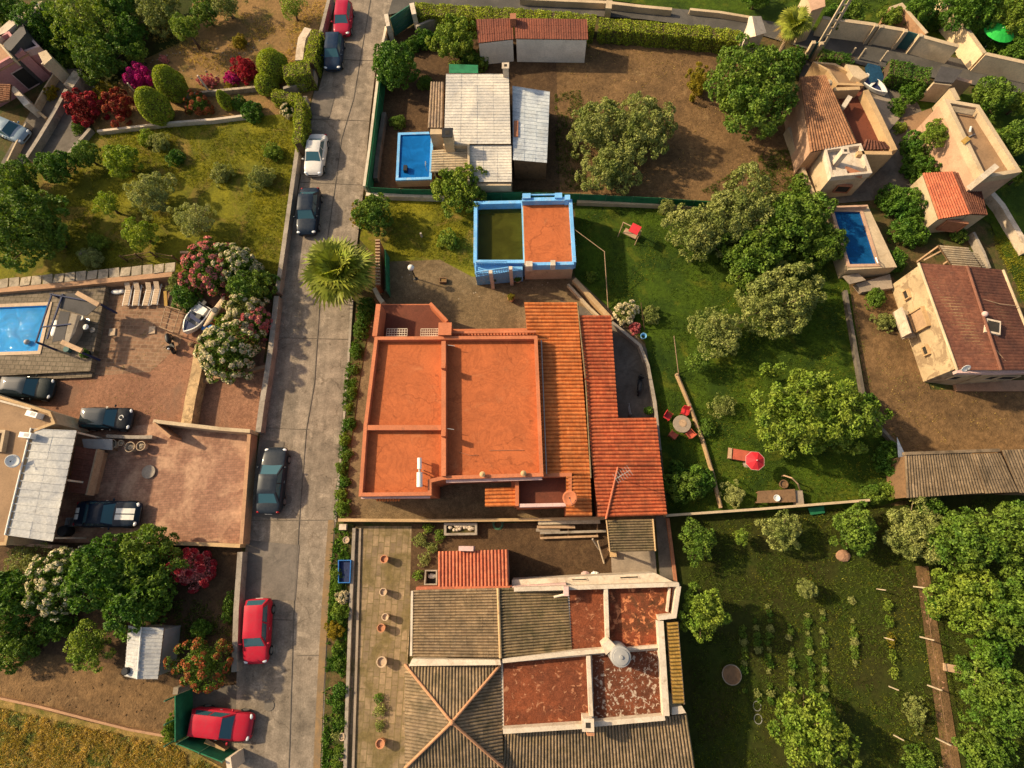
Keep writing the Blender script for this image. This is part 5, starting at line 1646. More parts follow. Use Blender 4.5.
wall('courtyard_wall', 'tan wall between the courtyard and the white flowering trees', [(240, 546), (200, 544), (150, 543)], .9, .24, 'ochre')
wall('garden_wall', 'grey wall beside the red car parked along the left kerb', [(240, 552), (236, 610), (234, 672)], .9, .36, 'wall_grey')
wall('gate_wall', 'leaning tan wall piece at the courtyard gate', [(153, 423), (170, 437)], 1.4, .22, 'wall_clay')
wall('stone_wall', 'sunlit rough stone wall beside the rounded flowering bush', [(199, 352), (196, 372), (190, 400), (186, 424)], .9, .8, 'stone_gold')
wall('stone_wall', 'low stone kerb of the clay yard', [(204, 381), (216, 377), (268, 366)], .4, .3, 'wall_clay')
# patio retaining wall
t = thing('retaining_wall', 'long salmon wall topped by leaning stone slabs above the pool', 'wall', (*P(86, 280, 0), 0))
M().strip_wall(PP([(-30, 292.5), (60, 285), (172, 274)], .9), -.1, .9, .42).build('masonry', mt['wall_clay'], t)
for i in range(17):
    f = i / 16
    x, y = P(-8 + 178 * f, 284.5 - 17 * f, .9)
    M().box((x, y, .86), (.78, .80, .12), R(6) + .5 * (i % 2) * .1, Matrix.Rotation(.12 * ((i * 7) % 3 - 1), 3, 'X')).build('stone_slab', mt['stone'], t)
# garden walls top left
wall('low_wall', 'thin pale kerb wall above the dry lawn', [(97, 131), (140, 126), (170, 122.5), (215, 119), (246, 115)], .45, .22, 'whitewarm')
wall('low_wall', 'low wall north of the pale kerb behind the red shrubs', [(168, 98), (200, 92), (262, 86)], .5, .22, 'stone')
wall('lane_wall', 'cream rail wall of the narrow lane by the pink house', [(57, 68), (44, 88), (33, 108)], .8, .14, 'cream')
wall('lane_wall', 'cream rail wall with red plants farther down the lane', [(26, 122), (14, 146), (2, 171)], .8, .14, 'cream')
wall('lane_wall', 'grey stone wall on the garden side of the narrow lane', [(66, 89), (56, 108), (48, 122), (37, 140), (26, 157)], .8, .35, 'wall_grey')
wall('gate_pillar', 'thick grey stone pillar at the top of the narrow lane', [(78, 72), (68, 86)], 1.5, 1.0, 'stone')
wall('lane_wall', 'tan cross wall closing the lane below the pink house', [(33, 108), (46, 118)], .7, .2, 'ochre')
wall('low_wall', 'diagonal stone kerb of the paved triangle', [(90, 128), (66, 156)], .5, .3, 'wall_grey')
wall('boundary_kerb', 'thin pale kerb between dirt strip and weedy field', [(-20, 695), (0, 698.5), (40, 707), (90, 720), (130, 730), (164, 736)], .25, .14, 'wall_clay')
wall('white_kerb', 'white rounded bench wall inside the clipped hedge', [(308, 28), (302, 38), (300, 50), (299, 60)], .8, .7, 'whitewarm')
# green screens round the bay
g = thing('green_screen', 'tall green metal screen along the parking bay', 'fence', (*P(177, 720, 0), 0))
M().strip_wall(PP([(175, 696), (175, 742)], 2.0), 0, 2.0, .06).build('panel', mt['green_mesh'], g)
for y_ in (697, 720, 741): M().bar((*P(174, y_, 1), 0), (*P(174, y_, 1), 2.0), .08, .08).build('post', mt['postgreen'], g)
g = thing('green_gate', 'slanted green gate below the red car in the bay', 'gate', (*P(200, 752, 0), 0))
M().strip_wall(PP([(177, 744), (222, 762)], 1.9), .06, 1.9, .06).build('panel', mt['green_mesh'], g)
for p_ in ((177, 744), (199, 753), (222, 762)): M().bar((*P(*p_, 1.9), 0), (*P(*p_, 1.9), 1.95), .09, .09).build('post', mt['postgreen'], g)
wall('gate_pillar', 'white stone pillar at the upper end of the green screen', [(173, 691), (178, 691)], 1.9, .4, 'stone')
wall('gate_pillar', 'white pillar beside the slanted green gate', [(228, 758), (230, 772)], 1.7, .32, 'whitewarm')
wall('bay_wall', 'tan low wall between bay and slanted gate', [(205, 741), (224, 752)], .7, .3, 'ochre')
# top gate by the lane
g = thing('metal_gate', 'green sliding gate at the top of the road', 'gate', (*P(402, 18, 0), 0))
M().strip_wall(PP([(390, 18), (411, 4)], 1.9), .08, 1.9, .08).build('panel', mt['green_gate'], g)
for k in range(4):
    a, b = W(390, 18, 1.9), W(411, 4, 1.9)
    z_ = .4 + .42 * k
    M().bar((a.x, a.y - .06, z_), (b.x, b.y - .06, z_), .05, .05).build('rail', mt['teal_gate'], g)
wall('gate_pillar', 'white pillar right of the green sliding gate', [(411.5, 3), (414, 14)], 2.1, .4, 'white')
wall('gate_pillar', 'white slanted wing wall left of the green sliding gate', [(386, 14), (388, 26)], 1.9, .35, 'white')
wall('plot_wall', 'white wall with green strip on the right side of the road', [(386, 26), (381, 50), (376, 92), (369, 150), (364, 186)], 1.1, .22, 'white')
g = fence('mesh_fence', 'green mesh fence on the white wall along the road', [(384, 46), (379, 92), (372, 150), (367, 186)], 1.5, 2.5, 'green_mesh', 'postgreen', 1, .03)
wall('yard_wall', 'grey wall beyond the gate in the shed yard', [(416, 26), (430, 20), (443, 17), (480, 15), (486, 17)], 1.2, .22, 'wall_grey')
wall('yard_wall', 'dark kerb wall inside the shed yard', [(384, 112), (378, 150), (375, 178)], .7, .35, 'concrete_dk')
wall('plot_wall', 'sandstone wall along the north edge of the tilled plot', [(600, 26), (640, 29), (690, 34), (738, 40)], 1.0, .35, 'cream')
wall('plot_wall', 'white base wall of the green net fence above the lawn', [(366, 194), (430, 196), (476, 197)], .6, .3, 'white')
wall('plot_wall', 'pale base wall below the tilled plot', [(577, 201), (640, 203), (700, 206), (735, 207)], .5, .3, 'cream')
fence('net_fence', 'green net fence behind the small blue pool', [(366, 187), (400, 189), (440, 190), (478, 191)], 1.3, 2.5, 'green_mesh', 'postgreen', 1, .03)
fence('net_fence', 'green net fence between tilled plot and lawn', [(513, 192), (580, 194), (660, 198), (730, 203)], 1.3, 2.5, 'green_mesh', 'postgreen', 1, .03)
fence('net_fence', 'dark green net above the blue pool frame', [(480, 193), (522, 192)], 1.6, 2.0, 'green_mesh', 'postgreen', 1, .03)
wall('yard_wall', 'tan diagonal wall between the bare yard and the lawn', [(574, 279), (592, 298), (612, 320)], .7, .35, 'ochre')
wall('yard_wall', 'second thinner diagonal wall inside the bare yard', [(568, 284), (590, 308), (602, 319)], .5, .18, 'cream')
wall('yard_wall', 'thin pale wall on the east side of the grey side yard', [(612, 322), (640, 345), (648, 365), (655, 402), (660, 450)], .7, .22, 'wall_grey')
wall('boundary_wall', 'narrow wall south of the orange house', [(338, 520), (440, 520.5), (536, 519.5), (606, 518)], 1.0, .2, 'ochre')
wall('boundary_wall', 'thin pale wall between lawn and vegetable garden', [(666, 515.5), (760, 509), (870, 500)], .9, .16, 'cream')
wall('boundary_wall', 'narrow brick red kerb beside the grey path', [(668, 518), (676, 582)], .35, .2, 'wood_red')
wall('yard_wall', 'grey kerb along the flower bed of the slab patio', [(354, 528), (350, 620), (347, 700), (344, 800)], .35, .22, 'wall_grey')
wall('yard_wall', 'second lower kerb on the slab patio', [(360, 528), (357, 640), (352, 800)], .2, .16, 'concrete')
# orange brick wall by the palm
g = thing('brick_pier_wall', 'orange pierced brick wall beside the fan palm', 'wall', (*P(377, 260, 0), 0))
M().strip_wall(PP([(377.5, 240), (377, 285)], 1.5), 0, 1.3, .3).build('masonry', mt['orange_wall'], g)
for i in range(15):
    x, y = P(377.5, 240 + i * 3.1, 1.5)
    M().box((x, y, 1.41), (.36, .12, .2)).build('brick_course', mt['wood_pale'], g)
fence('shade_net', 'green shade net behind the pierced brick wall', [(385, 250), (386, 290)], 1.4, 2.0, 'green_mesh', 'postgreen', 1, .03)
wall('yard_wall', 'pale wing wall at the end of the pierced brick wall', [(374, 288), (379, 298), (383, 302)], 1.5, .3, 'cream')

# ================================================================== right side
H9 = thing('rust_tiled_house', 'house with rusty ribbed tile roof in the shade of a round tree', 'house', (*P(826, 120, 0), 0))
roofpart(H9, 'tiled_roof', (800, 77, 3.6), (826, 75, 3.6), (857, 143, 3.0), (811, 152, 3.0), 16, 'tile_rust', rows=28, seed=31, body='pinkish')
for px_, py_ in ((797, 131), (803, 147)):
    box_window(H9, W(px_ + 2, py_, 1.3), R(165), 1.0, 1.4, .25, 'window', 'wood', 'dark')
bt = PP([(822, 152), (858, 147), (869, 176), (829, 180)], 2.6)
M().prism(bt, 0, 2.6).build('walls', mt['cream'], H9)
M().sheet(offset(bt, -.03), 2.604).build('flat_roof', mt['white'], H9)
ring(M(), bt, 2.5, 3.0, .18, .02).build('parapet', mt['white'], H9)
chimney(H9, 845, 151, 2.6, 4.1, .42, 'white', 'white')
M().box((*P(841, 172, 3.1), 2.8), (1.0, .55, .45), .1).build('cistern', mt['white'], H9)
M().slab([W(846, 166, 2.95), W(862, 172, 2.95), W(862, 178, 2.75), W(843, 174, 2.75)], .06).build('skylight', mt['wood_red'], H9)
box_window(H9, W(841, 188, 1.4) + Vector((.1, -.05, 0)), R(-95), 1.1, .9, .2, 'window', 'wood_red', 'dark')
ct = PP([(833, 88), (862, 86), (897, 151), (861, 152)], 2.1)
M().prism(ct, 0, 2.1).build('courtyard_base', mt['ochre'], H9)
M().sheet(offset(ct, -.02), 2.104).build('courtyard_floor', mt['maroon'], H9)
strip(H9, 'courtyard_wall', [(866, 90), (880, 118), (895, 150)], 0, 2.9, .4, 'ochre')
strip(H9, 'courtyard_wall', [(858, 152.5), (892, 153)], 0, 3.0, .3, 'ochre')
strip(H9, 'courtyard_wall', [(834, 89), (860, 88)], 0, 3.0, .3, 'ochre')
M().box((*P(846.5, 102, 3.0), 2.9), (.35, 1.2, .35), -.6).build('flue', mt['white'], H9)
roofpart(H9, 'tiled_roof', (866, 139, 2.9), (885, 142, 2.9), (892, 149, 2.7), (862, 150, 2.7), 8, 'tile_choc', rows=4, seed=32)
H9b = thing('tan_outbuilding', 'tan flat outbuilding between the rust tiled house and lane', 'outbuilding', (*P(840, 78, 0), 0))
q = PP([(812, 64), (834, 66), (849, 74), (862, 88), (836, 87), (826, 73)], 2.3)
M().prism(q, 0, 2.3).build('walls', mt['ochre'], H9b)
M().sheet(offset(q, -.05), 2.304).build('flat_roof', mt['tanroof'], H9b)
ring(M(), q, 2.2, 2.55, .2, .02).build('parapet', mt['ochre'], H9b)
q = PP([(846, 64), (858, 66), (869, 76), (861, 80), (853, 76)], 2.8)
M().prism(q, 0, 2.8).build('water_tower', mt['cream'], H9b)
lathe_part(H9b, 'round_vent', (*P(830, 81, 3.0), 2.3), [(.3, 0), (.3, .5), (.2, .65), (.02, .7)], 'cream', 12)
q = PP([(868, 88), (884, 86), (900, 118), (888, 132)], .25)
o = tag(M().prism(q, 0, .25).build('paved_terrace', mt['concrete'], base=(*P(885, 105, 0), 0)), 'pale cracked concrete terrace beside the courtyard wall', 'terrace')
# dark blue pool
t = thing('swimming_pool', 'deep navy pool on a raised salmon terrace', 'swimming pool', (*P(855, 237, 0), 0))
op = PP([(829, 207), (868, 206), (897, 267), (848, 270)], 1.5)
ip = PP([(833.5, 211.5), (860, 212), (876.5, 264), (849.5, 264.5)], 1.5)
frame4(M(), op, ip, 0, 1.5).build('terrace', mt['cream'], t)
ring(M(), ip, 1.4, 1.56, .22, .22).build('rim', mt['pinkish'], t)
M().sheet(ip, .25).build('basin_floor', mt['poolnavy'], t)
m = M(); m.add([(x, y, .25) for x, y in offset(ip, -.01)] + [(x, y, 1.45) for x, y in offset(ip, -.01)], [(i, 4 + i, 4 + (i + 1) % 4, (i + 1) % 4) for i in range(4)]).build('basin_walls', mt['poolnavy'], t)
sp = [Vector((*p, 0)) for p in ip]
s_ = [sp[3].lerp(sp[0], .0), sp[2].lerp(sp[1], .0), sp[2].lerp(sp[1], .18), sp[3].lerp(sp[0], .18)]
M().prism([(p.x, p.y) for p in s_], .26, 1.05).build('pool_step', mt['poolblue2'], t)
M().sheet(ip, 1.36).build('water', mt['water_navy'], t)
M().strip_wall(PP([(829, 207), (868, 205.5)], 1.9), 1.5, 1.9, .14).build('back_wall', mt['pinkish'], t)
M().slab([W(843, 276, .9), W(858, 273, .9), (W(866, 280, .9)), W(850, 284, .9)], .1).build('step', mt['concrete'], t)
M().prism(PP([(856, 284), (890, 274), (893, 288), (862, 292)], .5), 0, .5).build('step', mt['concrete'], t)
M().tube([W(876, 258, 1.5), W(876, 258, 2.1), W(878, 263, 2.1), W(878, 263, 1.6)], .03, 6).build('ladder_rail', mt['chrome'], t)
# NE terrace house
H11 = thing('tan_terrace_house', 'tall tan house with a walled roof terrace on the right', 'house', (*P(970, 150, 0), 0))
hz = 3.6
q = PP([(944.5, 99), (979, 105), (1021.5, 171.5), (983, 178)], hz + .55)
M().prism(q, 0, hz).build('walls', mt['pinkish'], H11)
M().sheet(offset(q, -.03), hz + .004).build('flat_roof', mt['tanroof'], H11)
ring(M(), q, hz - .1, hz + .55, .30, .03).build('parapet', mt['cream'], H11)
M().slab([W(953, 106, hz + .6), W(976, 110, hz + .6), W(973, 115, hz + .3), W(952, 111, hz + .3)], .12).build('inner_ramp', mt['cream'], H11)
M().box((*P(990, 171, hz + 1.4), hz + .7), (.4, 1.6, 1.3), -.9).build('chimney', mt['white'], H11)
q = PP([(936, 110), (945, 100), (958, 125), (984, 180), (972, 190), (948, 160)], 2.2)
M().prism(q, 0, 2.2).build('lower_wall', mt['pinkish'], H11)
q = PP([(903, 118), (931, 108), (968, 185), (938, 180)], .14)
tag(M().prism(q, 0, .14).build('paved_terrace', mt['tanroof'], base=(*P(935, 150, 0), 0)), 'tan paved terrace in front of the walled roof house', 'terrace')
M().tube([W(971, 127, hz + .05), W(970, 131, hz + .5)], .08, 8).build('vent_pipe', mt['plastic_white'], H11)
M().tube([W(975, 134, hz + .05), W(968, 137, hz + .1)], .04, 8).build('vent_pipe', mt['plastic_grey'], H11)
M().box((*P(966, 140, hz + .62), hz + .6), (.35, .6, .1), -.9).build('planter', mt['sheet_yellow'], H11)
# red tiled garage
H12 = thing('red_tiled_cottage', 'small cottage with bright red tiles above the brown roofed house', 'cottage', (*P(955, 195, 0), 0))
roofpart(H12, 'tiled_roof', (923, 173, 2.7), (953, 172, 3.2), (970, 214, 3.2), (939, 219, 2.7), 11, 'tile_coral', rows=18, seed=33, body='cream') if False else None
roofpart(H12, 'tiled_roof', (923, 173, 2.2), (953, 171.5, 2.6), (970.5, 214, 2.6), (939, 219, 2.2), 12, 'tile_coral', rows=16, seed=33, body='cream')
roofpart(H12, 'tiled_roof', (953.3, 171.5, 2.6), (979, 180, 2.1), (988, 215, 2.1), (970.8, 214, 2.6), 9, 'tile_choc', rows=14, seed=34, body='cream')
box_window(H12, W(952, 226, 1.3), R(-100), 1.5, 1.3, .2, 'door', 'wood_red', 'wood_red')
q = PP([(936, 226), (950, 232), (953, 240), (936, 242)], .1)
# brown tiled house on the right edge
H13 = thing('brown_roofed_house', 'cream house with a large brown tile gable roof at the right', 'house', (*P(960, 325, 0), 0))
roofpart(H13, 'tiled_roof', (967, 266, 4.3), (1000.5, 370, 4.3), (957, 370, 3.5), (918.5, 263, 3.5), 34, 'tile_choc', amp=.012, rows=16, seed=35, body='cream_old')
roofpart(H13, 'tiled_roof', (967.5, 266, 4.3), (1001, 370, 4.3), (1043, 370, 3.5), (1003, 270, 3.5), 34, 'tile_choc', amp=.012, rows=15, seed=36, body='cream_old')
rr = [W(967, 266, 4.42).lerp(W(1001, 370, 4.42), k / 8) for k in range(9)]
M().tube(rr, .09, 8).build('ridge_tiles', mt['ridge_brown'], H13)
M().tube([W(918.5, 263, 3.55), W(957, 370, 3.55)], .09, 8).build('eave_gutter', mt['cream'], H13)
M().tube([W(1003, 270, 3.55), W(1043, 370, 3.55)], .09, 8).build('eave_gutter', mt['cream'], H13)
M().strip_wall(PP([(957, 371.5), (1001, 372), (1043, 371)], 3.6), 3.2, 3.6, .2).build('cornice', mt['pinklight'], H13)
tag(None, '', '') if False else None
sx, sy = P(992, 327, 4.3)
k = M(); k.box((sx, sy, 4.15), (.95, 1.0, .5), -.25); kk = k.build('skylight', mt['whitewarm'], H13)
M().box((sx, sy, 4.42), (.70, .72, .03), -.25).build('pane', mt['dark'], kk)
M().ellipsoid(W(985, 314, 4.5), (.2, .2, .16), 12, 8).build('roof_vent', mt['pinklight'], H13, smooth=True)
M().tube([W(975, 297, 4.25), W(1000, 304, 4.0), W(1017, 306, 3.75)], .03, 6).build('cable', mt['wood_pale'], H13)
M().tube([W(996, 350, 4.3), W(1007, 363, 4.1)], .03, 6).build('cable', mt['wood_pale'], H13)
dish('satellite_dish', 'white dish at the lower corner of the brown gable roof', 965, 368, 3.5, .28, R(-90), 'plastic_white')
# window bay on the west wall
w0 = W(917, 263, 3.4); w1 = W(955, 369, 3.4)
wd = (w1 - w0).normalized(); wn2 = Vector((wd.y, -wd.x, 0)); wn2 = wn2 if wn2.x < 0 else -wn2
az = math.atan2(wn2.y, wn2.x)
mid = w0.lerp(w1, .47); mid.z = 1.9
box_window(H13, mid + wn2 * .06, az, 1.5, 1.5, .3, 'window', 'ochre', 'wood_pale')
M().box(mid + wn2 * .5 + Vector((0, 0, -.95)) + wd * .9, (.9, .22, .2), az).build('balcony_ledge', mt['stone'], H13)
M().box(mid + wn2 * .55 + Vector((0, 0, -.9)) - wd * .1, (1.0, 2.0, .14), az).build('balcony_floor', mt['concrete'], H13)
M().box(mid + wn2 * 1.0 + Vector((0, 0, -.4)) - wd * .1, (.12, 2.0, .9), az).build('balcony_parapet', mt['whitewarm'], H13)
for f_ in (.2, .75):
    c = w0.lerp(w1, f_); c.z = 1.5
    box_window(H13, c + wn2 * .05, az, .7, .6, .2, 'window', 'ochre', 'dark')
for f_, w_ in ((.25, 1.4), (.55, 1.6), (.82, 1.2)):
    a = W(957, 371, 3.4).lerp(W(1043, 371, 3.4), f_); a.z = 2.0
    box_window(H13, a + Vector((0, .02, -.3)), R(-90), w_, .9, .08, 'window', 'cream', 'dark')
M().strip_wall([(P(957, 385, .4)), P(1060, 385, .4)], 0, .25, .8).build('step', mt['pathred'], H13)
# striped pergolas
g = thing('striped_pergola', 'tan striped pergola roof behind the brown gable roof', 'pergola', (*P(958, 256, 0), 0))
roofpart(g, 'slat_roof', (938.5, 245, 2.6), (952, 266, 2.6), (981, 268, 2.4), (968, 247.5, 2.6), 9, 'sheet_beige', amp=.06, rows=2, seed=37)
roofpart(g, 'slat_roof', (970, 251, 2.3), (982.5, 268, 2.3), (986, 268, 2.2), (977.5, 253, 2.3), 7, 'sheet_beige', amp=.05, rows=2, seed=38)
for p_ in ((939, 246), (967, 248.5), (953, 265)):
    M().bar((*P(*p_, 2.5), 0), (*P(*p_, 2.5), 2.5), .12, .12).build('post', mt['wood_pale'], g)
M().bar(W(924, 260, 1.9), W(941, 251, 2.2), .1, .1).build('beam', mt['wood_pale'], g)
# long grey fibre roof
g = thing('long_shed', 'long shed under weathered grey corrugated sheets at the right', 'shed', (*P(965, 474, 0), 0))
roofpart(g, 'sheet_roof', (905, 455, 2.5), (972, 452, 2.5), (985, 493, 2.2), (907, 498, 2.2), 26, 'sheet_grey', amp=.04, rows=3, step=.015, seed=41, body='wood')
roofpart(g, 'sheet_roof', (973, 454, 2.56), (1001, 453, 2.56), (1019, 492, 2.26), (986, 493.5, 2.26), 11, 'sheet_beige' if False else 'sheet_grey', amp=.04, rows=3, step=.015, seed=42, body='wood')
roofpart(g, 'sheet_roof', (1002, 450, 2.5), (1070, 447, 2.5), (1080, 494, 2.2), (1020, 493, 2.2), 22, 'sheet_grey', amp=.04, rows=3, step=.015, seed=43, body='wood')
M().strip_wall(PP([(905, 453.5), (1000, 450)], 2.6), 2.3, 2.6, .2).build('fascia', mt['sheet_grey'], g)
q = [W(899, 436, 1.6), W(909, 463, 1.6), W(900, 463, 1.6)]
tag(M().slab([W(897, 437, 1.7), W(903, 450, 1.7), W(909, 463, 1.6), W(899, 464, 1.6)], .04).build('loose_sheet', mt['sheet_blue'], base=(*P(903, 450, 1), 0)), 'pale loose roofing sheet at the corner of the long shed', 'sheet')
wall('retaining_wall', 'low mossy wall curving along the dirt plot', [(846, 290), (851, 320), (858, 360), (865, 400), (878, 424), (898, 446)], .5, .22, 'concrete_dk')
wall('plot_wall', 'pale wall between the rust tiled house and tilled plot', [(789, 127), (797, 150), (806, 175), (815, 196)], .9, .24, 'cream')
wall('garden_wall', 'white stone wall on the far right garden edge', [(990, 190), (1003, 205), (1013, 222), (1030, 250)], .9, .4, 'whitewarm')
wall('garden_wall', 'grey wall between the cottage and brown roofed house', [(974, 232), (984, 252), (990, 268)], .7, .18, 'wall_grey')
# lane walls, top right
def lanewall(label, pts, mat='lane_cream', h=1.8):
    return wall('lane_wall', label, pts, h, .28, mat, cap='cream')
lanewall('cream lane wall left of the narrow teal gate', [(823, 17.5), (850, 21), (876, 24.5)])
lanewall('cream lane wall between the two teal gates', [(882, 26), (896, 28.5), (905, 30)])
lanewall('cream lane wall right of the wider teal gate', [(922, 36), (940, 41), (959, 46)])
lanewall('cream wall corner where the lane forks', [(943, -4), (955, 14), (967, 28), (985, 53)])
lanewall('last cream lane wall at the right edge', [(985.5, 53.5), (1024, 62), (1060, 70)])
wall('garden_wall', 'tan enclosure wall behind the wider teal gate', [(890, 8), (902, 4), (914, 18), (927, 33)], 1.8, .2, 'wall_clay', cap='cream')
def lanegate(label, a, b):
    g = thing('lane_gate', label, 'gate', (*P(*a, 0), 0))
    M().strip_wall(PP([a, b], 1.7), .05, 1.7, .06).build('panel', mt['teal_gate'], g)
    for p_ in (a, b):
        M().box((*P(*p_, 1.9), .95), (.3, .3, 1.9)).build('pillar', mt['cream'], g)
lanegate('narrow teal gate in the cream lane wall', (876.5, 25), (881.5, 26))
lanegate('wider teal gate in the cream lane wall', (906, 30.5), (921, 35))
lanegate('dark green gate south of the lane beside the palm', (814, 42), (822, 43))
T8 = thing('gate_tower', 'cream gatehouse block with pink top beside the palm', 'gatehouse', (*P(815, 20, 0), 0))
q = PP([(806, -10), (823, -10), (824.5, 6), (812, 10)], 3.4)
M().prism(q, 0, 3.3).build('walls', mt['cream'], T8)
M().prism(offset(q, .06), 3.3, 3.42).build('flat_roof', mt['pinkish'], T8)
box_window(T8, W(817, 14, 2.2) + Vector((0, -.02, 0)), R(-80), .3, .3, .12, 'window', 'wood_red', 'dark')
# double utility pole
b = W(816, 54, 0)
hp_ = 6.5
t = thing('utility_pole', 'tall concrete ladder pole standing in the lane', 'utility pole', (b.x, b.y, 0))
for s_ in (-1, 1):
    M().bar((b.x + s_ * .26, b.y, -.05), (b.x + s_ * .22, b.y, hp_), .14, .2).build('upright', mt['post'], t)
for i in range(9):
    M().bar((b.x - .25, b.y, .5 + i * .7), (b.x + .25, b.y, .5 + i * .7), .1, .1).build('rung', mt['post'], t)
for lab, a_, h_ in (('pale post on the lane edge next to the ladder pole', (858, 60), (865, 48)), ('pale post south of the lane near the blue tarpaulin', (880, 62), (886, 50)), ('short lamp post in the lane with white top', (851, 55), (854, 47))):
    vpole('lane_post', lab, *a_, *h_, .09, 'post', 'post')
# grey canopy by the lane
g = thing('grey_canopy', 'blue grey canopy with cream front beside the lane', 'carport', (*P(948, 76, 0), 0))
M().slab([W(941, 66, 2.2), W(963, 70, 2.2), W(953, 83, 2.1), W(934, 81, 2.1)], .08).build('roof', mt['sheet_blue'] if False else mt['grey_roofing'], g)
M().strip_wall(PP([(934, 82), (952, 84)], 2.0), 0, 1.95, .2).build('front_wall', mt['cream'], g)
M().bar((*P(961, 71, 2.1), 0), (*P(961, 71, 2.1), 2.1), .15, .15).build('post', mt['post'], g)
wall('lane_wall', 'orange tinted wall piece right of the grey canopy', [(956, 78), (972, 82)], 1.5, .3, 'pinkish')
wall('yard_wall', 'tan chimney like wall behind the tall tan house', [(952, 88), (958, 100)], 2.2, .4, 'cream')
# ================================================================== pink house, top left
H15 = thing('pink_house', 'pink flat roofed house with a dark doorway in the corner of the picture', 'house', (*P(18, 75, 0), 0))
z_ = 2.5
oq = PP([(-30, 88), (28, 55), (14, 36), (-44, 60)], z_)
M().prism(oq, 0, z_).build('walls', mt['pink'], H15)
M().prism(offset(oq, .1), z_ + .003, z_ + .12).build('flat_roof', mt['wall_clay'], H15)
ring(M(), oq, z_ + .12, z_ + .5, .22, .0).build('parapet', mt['pink'], H15)
a, b = Vector(oq[0]), Vector(oq[1])
dv = (b - a).normalized(); c = b - dv * 1.6; az_ = math.atan2(-dv.x, dv.y)
f = box_window(H15, (c.x, c.y, 1.0), az_, 1.3, 1.9, .12, 'garage_door', 'pinklight', 'dark')
q = PP([(14, 46), (26, 32), (44, 51), (30, 56)], 2.2)
M().prism(q, 0, 2.2).build('upper_terrace', mt['pink'], H15)
ring(M(), q, 2.15, 2.7, .2, .02).build('terrace_parapet', mt['pinklight'], H15)
q = PP([(38, 53), (46, 50), (52, 58), (44, 65)], 3.2)
M().prism(q, 0, 3.2).build('bay', mt['cream'], H15)
box_window(H15, W(43, 58, 3.0) + Vector((.3, -.35, -.4)), R(-40), .8, .9, .1, 'window', 'white', 'dark')
M().column([W(3, 44, 3.0), W(23, 24, 3.0), W(26, 33, 3.4), W(8, 54, 3.4)], 0).build('grey_roof', mt['grey_roofing'], H15)
M().strip_wall(PP([(-6, 38), (17, 18), (40, 6)], 3.0), 0, 3.0, .8).build('white_wing', mt['whitewarm'], H15)
M().strip_wall(PP([(0, 44), (12, 58)], 4.0), 3.2, 4.0, .14).build('divider_wall', mt['cream'], H15)
roofpart(H15, 'tiled_roof', (-20, 83, 2.5), (-20, 106, 2.3), (10, 100, 2.3), (11, 84, 2.6), 9, 'tile_rust', rows=8, seed=51)
M().prism(PP([(9, 88), (14, 86), (30, 103), (24, 106)], 1.6), 0, 1.6).build('white_wall', mt['white'], H15)
wall('low_wall', 'pale yellow wall running behind the pink house', [(12, 14), (24, 8), (42, 3)], 1.0, .5, 'cream')
# ================================================================== house on the left edge
H16 = thing('tan_flat_house', 'tan flat roofed house on the left edge behind the pale sheet canopy', 'house', (*P(20, 470, 0), 0))
q = PP([(-40, 382), (0, 396), (52, 412), (57, 424), (36, 432), (14, 520), (8, 545), (-40, 545)], 3.0)
M().prism(q, 0, 3.0).build('walls', mt['cream'], H16)
M().sheet(offset(q, -.04), 3.004).build('flat_roof', mt['tanroof'], H16)
ring(M(), q, 2.95, 3.18, .2, .02).build('parapet', mt['ochre'], H16)
M().strip_wall(PP([(-10, 398), (30, 409)], 3.3), 3.0, 3.25, .14).build('roof_kerb', mt['white'], H16)
ring(M(), PP([(-12, 430), (6, 430), (2, 452), (-12, 450)], 3.3), 3.0, 3.35, .2).build('roof_light', mt['cream'], H16)
roofpart(H16, 'canopy', (31, 428.5, 3.2), (5.5, 535, 3.2), (53, 541.5, 2.9), (77, 430.5, 2.9), 14, 'sheet_cool', amp=.02, rib=True, rows=2, step=.01, seed=52)
M().tube([W(31, 428, 3.25), W(5, 535, 3.25)], .06, 6).build('gutter', mt['plastic_white'], H16)
for p_ in ((75, 432), (65, 480), (54, 538), (8, 534)):
    M().bar((*P(*p_, 2.8), 0), (*P(*p_, 2.8), 2.85), .12, .12).build('canopy_post', mt['white'], H16)
M().prism(PP([(-8, 512), (5, 514), (3, 542), (-8, 542)], 2.0), 0, 2.0).build('yellow_wall', mt['sheet_yellow'], H16)
M().strip_wall(PP([(6, 543), (52, 547)], 1.4), 0, 1.4, .2).build('front_wall', mt['pinkish'], H16)
roofpart(H16, 'rust_roof', (76, 446, 1.3), (68, 492, 1.3), (86, 494, 1.2), (97, 450, 1.2), 8, 'sheet_redbrown', amp=.01, rib=True, rows=2, seed=53, body='wall_clay')
M().strip_wall(PP([(97, 449), (86, 495)], 1.3), .6, 1.3, .12).build('rust_roof_edge', mt['wood_pale'], H16)
ac_unit('white air conditioner at the north corner of the tan roof', 31.5, 414, 3.0, -.25)
ac_unit('white air conditioner at the top of the pale sheet canopy', 25, 435, 3.0, -.1)
dish('satellite_dish', 'pale round dish on the tan roof beside the pale canopy', 14, 461, 3.0, .45, R(-30), 'plastic_white', el=65)
